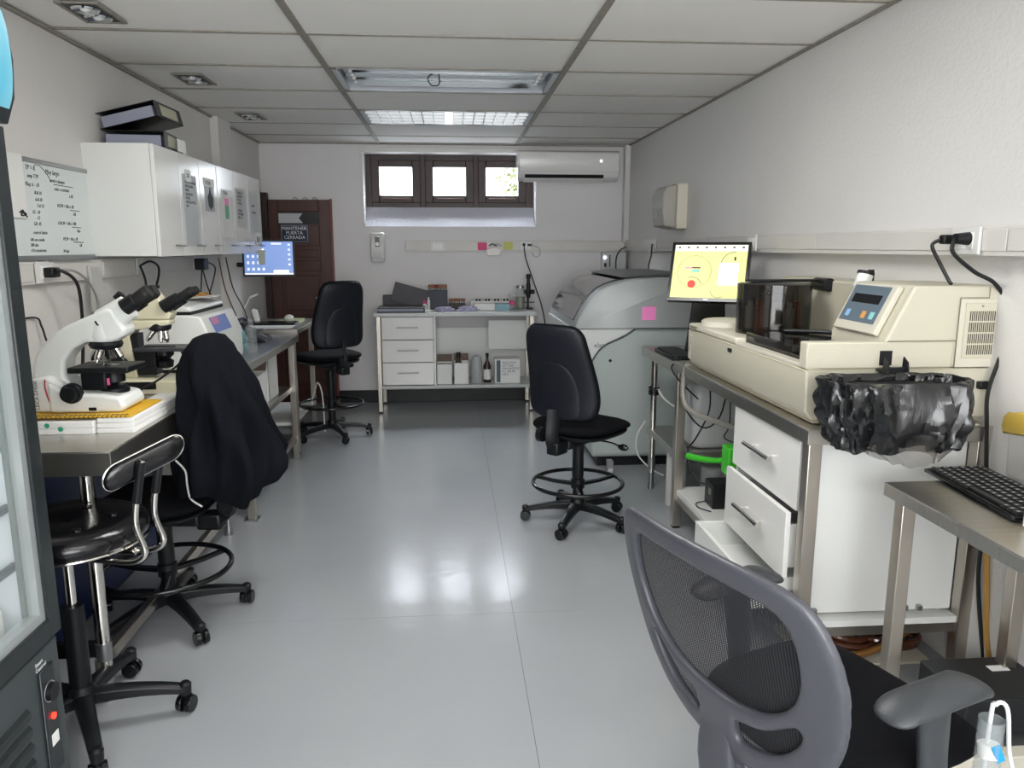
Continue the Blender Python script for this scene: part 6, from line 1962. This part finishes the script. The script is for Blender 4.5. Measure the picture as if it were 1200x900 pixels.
def dots(cx, cz, r, a0, a1, n, s_=0.0019):
    for i in range(n):
        a = R(a0 + (a1 - a0) * i / (n - 1))
        x, z = cx + r * math.cos(a), cz + r * math.sin(a)
        mb.box(x - s_, x + s_, -0.0016, -0.001, z - s_, z + s_)


dots(-0.075, 0.0, 0.088, 0, 356, 64)
dots(-0.085, -0.085, 0.055, 20, 110, 16)
dots(0.13, 0.04, 0.07, 90, 200, 30)
dots(0.06, -0.10, 0.04, 190, 300, 12)
obj('sample_wheel', mb, sd_m, sc, flat=True, kind='stuff')
disc = MB().lathe([(0.001, -0.0022), (0.021, -0.0022), (0.021, -0.001)], (-0.083, 0, -0.068), 24, 'y')
obj('red_disc', disc, mat('screen_red', '#e23a2a', 0.4, emit=0.5), sc, flat=True)
obj('result_window', MB().box(0.052, 0.152, -0.0022, -0.001, -0.072, 0.050), mat('screen_white', '#f4f3e6', 0.4, emit=0.75), sc, flat=True)
obj('window_title', MB().box(0.052, 0.152, -0.0026, -0.0022, 0.044, 0.050), sp_m, sc, flat=True)
obj('status_block', MB().box(-0.125, -0.088, -0.0018, -0.001, 0.016, 0.026), mat('screen_pink', '#e8a8b8', 0.4, emit=0.4), sc, flat=True)
obj('status_block', MB().box(-0.088, -0.045, -0.0018, -0.001, 0.018, 0.026), mat('screen_brown', '#7a4a44', 0.4, emit=0.15), sc, flat=True)
obj('status_block', MB().box(-0.088, -0.048, -0.0018, -0.001, -0.002, 0.012), mat('screen_teal', '#7fd0c0', 0.4, emit=0.4), sc, flat=True)
obj('cursor_mark', MB().box(0.125, 0.134, -0.0018, -0.001, 0.062, 0.083), ink_m, sc, flat=True)
obj('brand_mark', MB().box(-0.012, 0.012, -0.0068, -0.006, -0.155, -0.149), dullmetal_m, t, flat=True)
LOCAL[0] = False
obj('stand_column', MB().loft([[V(1.30, my + 0.06, 1.22), V(1.45, my + 0.01, 1.22), V(1.46, my + 0.05, 1.22), V(1.31, my + 0.10, 1.22)],
                               [V(1.27, my + 0.09, 0.875), V(1.47, my + 0.02, 0.875), V(1.49, my + 0.09, 0.875), V(1.29, my + 0.16, 0.875)]]), blackg_m, t, bev=0.004)
obj('stand_foot', MB().cyl((1.39, my + 0.07, 0.85), (1.39, my + 0.07, 0.872), 0.12, n=32), blackg_m, t, bev=0.003)


# keyboards
def keyboard(label, loc, rz, L, W, tilt=0.0, nkeys=(15, 5), big=False, cat='keyboard'):
    t = thing('keyboard', label, cat, loc, rz)
    t.rotation_euler = (0, tilt, rz)
    LOCAL[0] = True
    obj('keyboard_body', MB().prism([(-W / 2, 0.0), (W / 2, 0.0), (W / 2, 0.018), (-W / 2, 0.012)], 'y', -L / 2, L / 2), blackg_m if big else black_m, t, bev=0.004)
    n, k = nkeys
    kw = (L - 0.02) / n
    kd = (W - 0.03) / k
    key_me = None
    if big:
        for j in range(k):
            for i in range(n):
                if j == 0 and 3 <= i <= 8:
                    continue
                x = -W / 2 + 0.014 + (j + 0.5) * kd
                y = -L / 2 + 0.01 + (i + 0.5) * kw
                z = 0.012 + 0.006 * (x + W / 2) / W
                if key_me is None:
                    mb = MB().loft([[V(-kd * .45, -kw * .45, 0), V(kd * .45, -kw * .45, 0), V(kd * .45, kw * .45, 0), V(-kd * .45, kw * .45, 0)],
                                    [V(-kd * .36, -kw * .38, .007), V(kd * .36, -kw * .38, .007), V(kd * .36, kw * .38, .007), V(-kd * .36, kw * .38, .007)]])
                    o = obj('key', mb, mat('key_black', '#1b1d20', 0.35), t, flat=True)
                    o.location = (x, y, z)
                    legend = obj('legend', MB().box(-kd * .2, kd * .05, -kw * .2, kw * .1, .0071, .0074), plastg_m, o, flat=True)
                    key_me = (o, legend)
                else:
                    o = key_me[0].copy()
                    COL.objects.link(o)
                    o.parent = t
                    o.location = (x, y, z)
                    l2 = key_me[1].copy()
                    COL.objects.link(l2)
                    l2.parent = o
        yb_ = -L / 2 + 0.01 + 6 * kw
        obj('space_bar', MB().box(-W / 2 + 0.018, -W / 2 + 0.010 + kd, yb_ - 2.9 * kw, yb_ + 2.9 * kw, 0.012, 0.019), mat('key_black', '#1b1d20'), t, bev=0.001)
    else:
        mb = MB()
        for j in range(k):
            for i in range(n):
                x = -W / 2 + 0.014 + j * kd
                y = -L / 2 + 0.01 + i * kw
                mb.box(x + 0.002, x + kd - 0.002, y + 0.002, y + kw - 0.002, 0.012, 0.021)
        obj('keys', mb, mat('key_black', '#1b1d20'), t, flat=True, kind='stuff')
    LOCAL[0] = False
    return t


keyboard('black keyboard on the right hand steel table at the right edge of the photo', (1.525, 1.925, 0.752), R(-5), 0.43, 0.19, 0.0, (17, 6), True)
t = keyboard('small black keyboard on the far end of the side table beside the grey analyser', (1.225, 4.02, 0.852), R(0), 0.40, 0.14)
cable('power_cable', [(1.20, 3.80, 0.875), (1.15, 3.75, 0.86), (1.11, 3.72, 0.83), (1.12, 3.60, 0.78), (1.20, 3.55, 0.70)], 0.004, cable_m, 'thin keyboard cord over the edge of the right bench')

# white device at the very right edge, with its black cord
tag(obj('white_monitor', MB().box(1.402, 1.60, 1.58, 1.68, 0.752, 0.945), whitegl_m, bev=0.008), 'white boxy device at the extreme right edge above the keyboard', 'device')
bpy.data.objects['white_monitor'].name = 'white_device'
cable('power_cable', [(1.42, 1.578, 0.765), (1.40, 1.57, 0.758), (1.37, 1.575, 0.756), (1.365, 1.54, 0.756), (1.42, 1.53, 0.756)], 0.004, cable_m, 'black loop of cord on the steel table under the white device')

# ------------------------------------------------------------------ waste bin in a black bag
t = thing('waste_bin', 'small waste bin lined with a crumpled black plastic bag hanging at the bench end', 'bin', (1.31, 2.12, 0.85))
bag_m = mat('black_bin_bag', '#191a1c', 0.24, bump=0.7, scale=22, spec=0.7, stretch=(1.6, 1.6, 0.5))
bagc_m = mat('thin_bin_bag', '#6a6560', 0.25, alpha=0.55, bump=0.3, scale=30)


def bring(z, rx, ry, cx, cy, amp, n=140, fr=1.0, ph=0.0):
    out = []
    for i in range(n):
        a = 2 * PI * i / n
        ca, sa = math.cos(a), math.sin(a)
        x = math.copysign(abs(ca) ** 0.55, ca) * rx
        y = math.copysign(abs(sa) ** 0.55, sa) * ry
        p = V(x * 17, y * 17, z * 4.5 + ph)
        k = amp * (noise.noise(p) + 0.6 * abs(noise.noise(p * 2.3)) + 0.35 * noise.noise(V(a * 9, z * 9, 3)))
        out.append(V(cx + x * (1 + k * 0.9), cy + y * (1 + k * 1.6), z + 0.4 * amp * noise.noise(V(a * 3, 1, z * 6)) * 0.12))
    return out


rg = []
for i in range(26):
    u = i / 25
    z = 0.850 + 0.195 * u
    rx = 0.165 + 0.045 * math.sin(u * PI * 0.6) + 0.012 * u
    ry = 0.092 + 0.020 * math.sin(u * PI) + 0.006 * u
    rg.append(bring(z, rx, ry - 0.006, 1.312, 2.112, 0.26))
rg.append(bring(1.054, 0.222, 0.092, 1.305, 2.118, 0.10))
for i in range(8):
    u = i / 7
    rg.append(bring(1.045 - 0.12 * u, 0.208 - 0.02 * u, 0.082 - 0.01 * u, 1.305, 2.118, 0.12, ph=4))
obj('bin_bag', MB().loft(rg), bag_m, t, ang=50)
sk = [bring(z, 0.15 - 0.02 * q, 0.085, 1.33 + 0.01 * q, 2.110, 0.25, ph=2) for q, z in enumerate((0.875, 0.855, 0.835, 0.812))]
obj('bag_skirt', MB().loft(sk, False, False), bagc_m, t, ang=50)
obj('bin_body', MB().loft([[V(1.305 + a, 2.118 + b, 0.86) for a, b in rrect(-0.17, 0.17, -0.065, 0.065, 0.02)], [V(1.305 + a, 2.118 + b, 1.03) for a, b in rrect(-0.19, 0.19, -0.072, 0.072, 0.02)]]), black_m, t)

# ------------------------------------------------------------------ below and beside the right benches
t = thing('jerrycan', 'large white plastic jerrycan standing on the shelf under the right bench', 'canister', (1.42, 3.62, 0.21))
rr_ = []
for z, k in ((0.375, 0.80), (0.385, 0.95), (0.41, 1.0), (0.66, 1.0), (0.70, 0.93), (0.72, 0.75), (0.725, 0.4)):
    rr_.append([V(1.40 + a * k, 3.90 + b * k, z + 0.002) for a, b in rrect(-0.14, 0.14, -0.10, 0.10, 0.05)])
obj('canister_body', MB().loft(rr_), mat('canister_white', '#d8dada', 0.4), t, ang=50)
obj('cap', MB().cyl((1.40, 3.90, 0.727), (1.40, 3.90, 0.758), 0.03), plastg_m, t)
t.location = (1.40, 3.90, 0.375)
for ch in t.children:
    ch.location = tuple(Vector((1.42, 3.62, 0.21)) - Vector((1.40, 3.90, 0.375)))
t = thing('jerrycan', 'cloudy smaller canister behind the green brush under the bench', 'canister', (1.42, 3.22, 0.208))
rr_ = []
for z, k in ((0.209, 0.9), (0.22, 1.0), (0.46, 1.0), (0.51, 0.85), (0.535, 0.5)):
    rr_.append([V(1.40 + a * k, 3.22 + b * k, z) for a, b in rrect(-0.12, 0.12, -0.10, 0.10, 0.03)])
obj('canister_body', MB().loft(rr_), mat('cloudy_white', '#cfd0cc', 0.4), t, ang=50)
obj('carry_handle', MB().tube([(1.33, 3.22, 0.51), (1.34, 3.22, 0.56), (1.44, 3.22, 0.56), (1.46, 3.22, 0.51)], 0.012), mat('cloudy_white', '#cfd0cc'), t)
t = thing('green_brush', 'bright green plastic dustpan brush lying under the bench by the drawers', 'brush', (1.25, 3.1, 0.5))
obj('handle', MB().tube([(1.12, 3.42, 0.452), (1.14, 3.34, 0.462), (1.18, 3.23, 0.482), (1.20, 3.18, 0.50)], lambda u: 0.017 - 0.006 * u, 10), green_m, t)
obj('brush_head', MB().box(-0.02, 0.04, -0.06, 0.03, -0.07, 0.06, Matrix.Translation((1.21, 3.15, 0.515))), green_m, t, bev=0.008)
obj('bristles', MB().box(1.25, 1.275, 3.10, 3.18, 0.455, 0.57), mat('olive_bristles', '#7a8a2a', 0.9, bump=0.8, scale=200), t)
t = thing('black_transformer', 'small black transformer box standing on the white bottom board', 'transformer', (1.28, 3.40, 0.208))
obj('case', MB().box(1.22, 1.33, 3.34, 3.46, 0.208, 0.33), black_m, t, bev=0.006)
obj('label_plate', MB().box(1.2185, 1.22, 3.37, 3.40, 0.27, 0.30), mat('old_grey_label', '#8e8e8c', 0.6), t)
flatbox('white_pipe', 'white square post of the plumbing under the side table', 'pipe', (1.19, 1.215, 3.98, 4.02, 0.0, 0.333), plast_m, 0.004)
tag(obj('grey_drum', MB().lathe([(0.055, 0), (0.06, 0.01), (0.06, 0.24), (0.05, 0.25)], (1.42, 3.92, 0.0), 24), plastg_m), 'grey cylinder on the floor under the side table', 'drum')
tag(obj('white_drum', MB().lathe([(0.04, 0), (0.045, 0.01), (0.045, 0.27), (0.03, 0.28)], (1.27, 4.05, 0.0), 24), plast_m), 'slim white cylinder on the floor behind the square leg', 'drum')
tag(obj('dark_panel', MB().prism([(1.36, 0.378), (1.50, 0.378), (1.53, 0.68), (1.45, 0.68)], 'y', 4.20, 4.24), black_m), 'black slanted panel standing behind the white jerrycan', 'panel')  # plain dark panel leaning behind the canister
hose_m = mat('grey_hose', '#8a8780', 0.45)
cable('drain_hose', [(1.13, 3.52, 0.88), (1.12, 3.54, 0.82), (1.12, 3.54, 0.72), (1.14, 3.48, 0.66), (1.22, 3.30, 0.64), (1.28, 3.05, 0.645), (1.30, 2.94, 0.60)], 0.013, hose_m, 'grey hose running from the cream analyser to the drawer unit')
for pts, r_, m_, lb in (([(1.14, 3.72, 0.80), (1.20, 3.78, 0.62), (1.28, 3.70, 0.52), (1.34, 3.62, 0.60), (1.36, 3.58, 0.80)], 0.004, cable_m, 'thin black cord sagging behind the square bench leg'),
                        ([(1.25, 3.55, 0.80), (1.24, 3.50, 0.66), (1.19, 3.52, 0.52), (1.17, 3.60, 0.44)], 0.004, cable_m, 'black cord hanging in front of the white jerrycan'),
                        ([(1.30, 3.40, 0.80), (1.29, 3.36, 0.62), (1.26, 3.34, 0.56), (1.30, 3.28, 0.54), (1.27, 3.3, 0.50), (1.25, 3.24, 0.46)], 0.003, cable_m, 'curly thin black wire beside the green brush'),
                        ([(1.17, 3.60, 0.45), (1.17, 3.55, 0.36), (1.20, 3.50, 0.30), (1.25, 3.465, 0.29)], 0.005, cable_m, 'pair of black cords ending at the black transformer'),
                        ([(1.22, 3.40, 0.23), (1.17, 3.42, 0.215), (1.16, 3.36, 0.2135), (1.20, 3.30, 0.213)], 0.003, cable_m, 'black wire loop on the white bottom board'),
                        ([(1.17, 2.95, 0.214), (1.14, 3.0, 0.215), (1.13, 3.1, 0.2), (1.14, 3.2, 0.08)], 0.003, cable_m, 'black wire curling off the edge of the white bottom board')):
    cable('power_cable', pts, r_, m_, lb)
cable('power_cable', [(1.20, 4.30, 0.62), (1.23, 4.22, 0.56), (1.30, 4.10, 0.52), (1.40, 4.05, 0.51), (1.46, 3.99, 0.51)], 0.006, wcable_m, 'white cable behind the chrome leg of the side table')
cable('power_cable', [(1.16, 4.38, 0.40), (1.12, 4.42, 0.30), (1.13, 4.44, 0.18), (1.20, 4.38, 0.10), (1.26, 4.30, 0.08)], 0.005, wcable_m, 'white cable looping outside the chrome leg near the floor')
obj_t = thing('cable_tie', 'bundle of black cord tied around the chrome leg of the side table', 'cable', (1.182, 4.30, 0.6))
for i in range(4):
    obj('cord_turn', MB().torus((0, 0, 0), 0.027 + 0.002 * (i % 2), 0.0045, 24, 6), cable_m, obj_t).location = (0, 0, -0.02 + i * 0.012) if False else (0, 0, 0)
for i, ch in enumerate(obj_t.children):
    ch.location = Vector((1.182, 4.30, 0.6)) + V(0, 0, -0.02 + i * 0.013)

# power plug and cords at the right wall socket, down to the floor
xs_ = xr(2.32) - 0.04
t = thing('power_plug', 'large black plug in the right wall socket above the cream analyser', 'plug', (xs_, 2.32, 1.45))
obj('plug', MB().cyl((xs_, 2.30, 1.462), (xs_ - 0.045, 2.30, 1.462), 0.021, 0.016, n=20), black_m, t)
obj('second_plug', MB().box(xs_ - 0.05, xs_ - 0.002, 2.345, 2.375, 1.445, 1.475), black_m, t, bev=0.006)
cable('power_cable', [(xs_ - 0.05, 2.36, 1.46), (xs_ - 0.065, 2.38, 1.44), (xs_ - 0.05, 2.35, 1.38), (xs_ - 0.03, 2.33, 1.33), (xs_ - 0.02, 2.33, 1.319)], 0.006, cable_m, 'left black cable dropping behind the cream analyser from the plug')
cable('power_cable', [(xs_ - 0.045, 2.30, 1.46), (xs_ - 0.06, 2.28, 1.42), (xs_ + 0.01, 2.27, 1.36), (1.71, 2.275, 1.322), (1.745, 2.26, 1.25), (1.74, 2.25, 1.12), (1.705, 2.245, 0.98), (1.70, 2.225, 0.86), (1.715, 2.21, 0.60), (1.72, 2.21, 0.35), (1.735, 2.15, 0.05)], 0.0065, cable_m, 'long black cable running down the right end of the cream analyser')
cable('power_cable', [(1.735, 2.255, 0.99), (1.745, 2.235, 0.95), (1.745, 2.225, 0.70), (1.735, 2.22, 0.40), (1.745, 2.10, 0.06)], 0.006, cable_m, 'second black cable hanging beside the long one at the wall')
cable('power_cable', [(1.75, 2.15, 0.72), (1.752, 2.08, 0.60), (1.754, 2.0, 0.46), (1.755, 1.9, 0.38), (1.755, 1.8, 0.34)], 0.005, cable_m, 'thin black cable curving along the right wall under the steel table')
copper_m = mat('amber_tube', '#9a6a3a', 0.15, 0.4)
cable('amber_hose', [(1.70, 2.22, 0.56), (1.715, 2.19, 0.48), (1.72, 2.17, 0.35), (1.725, 2.15, 0.18), (1.73, 2.1, 0.05)], 0.009, mat('amber_hose', '#b58a45', 0.3), 'amber coloured hose going down beside the black cables')
t = thing('tube_coil', 'coil of brown translucent tubing on the floor behind the square leg', 'tubing', (1.45, 2.42, 0.0))
coil_m = mat('brown_tubing', '#5a3222', 0.12, coat=0.5)
for i, (cx_, cy_, rx_, ry_, z_) in enumerate(((1.40, 2.42, 0.09, 0.06, 0.02), (1.41, 2.43, 0.10, 0.07, 0.045), (1.40, 2.42, 0.075, 0.05, 0.068), (1.58, 2.44, 0.10, 0.05, 0.02), (1.57, 2.43, 0.11, 0.055, 0.045))):
    pts = [V(cx_ + rx_ * math.cos(2 * PI * k / 28), cy_ + ry_ * math.sin(2 * PI * k / 28), z_ + 0.006 * math.sin(2 * PI * k / 28 * 2)) for k in range(28)]
    obj('tube_turn', MB().tube(pts, 0.012, 9, closed=True, smooth=False), coil_m, t)
obj('tube_end', MB().tube([(1.30, 2.36, 0.02), (1.42, 2.34, 0.03), (1.55, 2.36, 0.07), (1.64, 2.38, 0.12), (1.68, 2.40, 0.08)], 0.013, 9), copper_m, t)
flatbox('floor_tray', 'pale cream board on the floor under the tube coil', 'board', (1.21, 1.66, 2.31, 2.62, 0.0, 0.0085), cream2_m, 0.002)

# yellow bag and white bottles at the right edge
t = thing('sharps_bag', 'yellow waste bag folded over a white container at the right edge', 'bag', (1.665, 1.985, 0.752))
obj('container', MB().loft([[V(1.665 + a, 1.985 + b, 0.752) for a, b in rrect(-0.025, 0.025, -0.07, 0.07, 0.015)], [V(1.665 + a, 1.985 + b, 0.93) for a, b in rrect(-0.03, 0.03, -0.075, 0.075, 0.015)]]), mat('white_container', '#dedcd8', 0.5), t)
yb2 = []
for z, k in ((0.925, 1.12), (0.945, 1.22), (0.972, 1.20), (0.985, 1.08), (0.975, 0.95)):
    yb2.append([V(1.665 + a * k * (1 + 0.1 * noise.noise(V(a * 30, b * 30, z * 20))), 1.985 + b * k, z - 0.02 + 0.014 * noise.noise(V(a * 25, b * 25, 1)) - b * 0.15) for a, b in rrect(-0.034, 0.034, -0.08, 0.08, 0.02, 8)])
obj('yellow_bag', MB().loft(yb2), mat('yellow_bag', '#d0b050', 0.35, bump=0.5, scale=40), t, ang=50)
t = thing('white_bottle', 'beige cleaning bottle standing behind the keyboard end', 'bottle', (1.66, 2.20, 0.87))

obj('bottle_body', MB().loft([[V(1.655 + a * k, 2.255 + b * k, z) for a, b in rrect(-0.035, 0.035, -0.018, 0.018, 0.012)] for z, k in ((RZ + 0.001, 0.9), (RZ + 0.004, 1.0))]), plast_m, t)

# floor things at the bottom right
t = thing('floor_ups', 'flat black power supply box on the floor under the steel table', 'power supply', (1.56, 1.97, 0))
obj('case', MB().box(1.44, 1.74, 1.84, 2.06, 0.06, 0.17), mat('ups_black', '#1b1d20', 0.45), t, bev=0.005)
obj('paper_tag', MB().box(1.62, 1.68, 1.98, 2.01, 0.1695, 0.1705), label_m, t)
for x in (1.47, 1.71):
    for y in (1.87, 2.03):
        obj('foot', MB().cyl((x, y, 0.0), (x, y, 0.061), 0.012), rubber_m, t)
t = thing('measuring_tube', 'clear graduated tube with a blue and white float and thin hose', 'tube', (0.985, 1.19, 0.0))
c_ = (0.985, 1.19)
HT = 0.35
obj('tube_wall', MB().lathe([(0.022, 0.0), (0.022, 0.23 + HT), (0.020, 0.23 + HT), (0.020, 0.004)], (c_[0], c_[1], 0), 28, cap=False), clear_m, t, ang=50)
obj('float_disc', MB().cyl((c_[0], c_[1] - 0.004, 0.155 + HT), (c_[0], c_[1] + 0.002, 0.180 + HT), 0.0185, n=22), label_m, t)
obj('blue_label', MB().box(-0.008, 0.008, -0.001, 0.001, -0.018, 0.018, Matrix.Translation((c_[0] + 0.004, c_[1] - 0.0205, 0.172 + HT)) @ Matrix.Rotation(R(-25), 4, 'Y')), mat('label_blue', '#1f8fc4', 0.4), t)
obj('base_foot', MB().cyl((c_[0], c_[1], 0), (c_[0], c_[1], 0.004), 0.034, n=24), plast_m, t)
obj('thin_hose', MB().tube([(c_[0] - 0.006, c_[1], 0.02), (c_[0] - 0.004, c_[1], 0.20 + HT), (c_[0] + 0.008, c_[1] + 0.005, 0.255 + HT), (c_[0] + 0.032, c_[1] + 0.005, 0.245 + HT), (c_[0] + 0.042, c_[1], 0.16 + HT), (c_[0] + 0.055, c_[1] - 0.01, 0.07 + HT), (c_[0] + 0.09, c_[1] - 0.02, 0.02)], 0.004, 8), mat('milky_hose', '#d9dcdc', 0.3), t)

# repeats carry a common group phrase
GROUPS = {'swivel_chair': 'black swivel chairs', 'slide_box': 'white boxes on the microscope bench', 'paper_sheet': 'loose and taped paper sheets',
          'sticky_note': 'sticky notes', 'reagent_box': 'cartons inside the fridge', 'microscope': 'microscopes on the left bench',
          'monitor': 'computer monitors', 'keyboard': 'black keyboards', 'tube_rack': 'tube racks on the back table', 'open_carton': 'open white cartons',
          'storage_bin': 'navy bins under the left bench', 'power_cable': 'cables and cords', 'label_sticker': 'labels on the cupboard doors',
          'louvre_light': 'louvred ceiling lights', 'cable_trunking': 'wall trunking runs', 'small_box': 'small cartons on the back table',
          'jerrycan': 'white canisters under the right bench', 'crumpled_paper': 'crumpled papers on the back table'}
for o in list(COL.objects):
    if o.parent is None and 'label' in o.keys():
        base = o.name.split('.')[0]
        if base in GROUPS and 'group' not in o.keys():
            o['group'] = GROUPS[base]
        if base == 'ring_binder' and o.location.y > 6:
            o['group'] = 'charcoal binders on the back table'
bpy.context.view_layer.update()
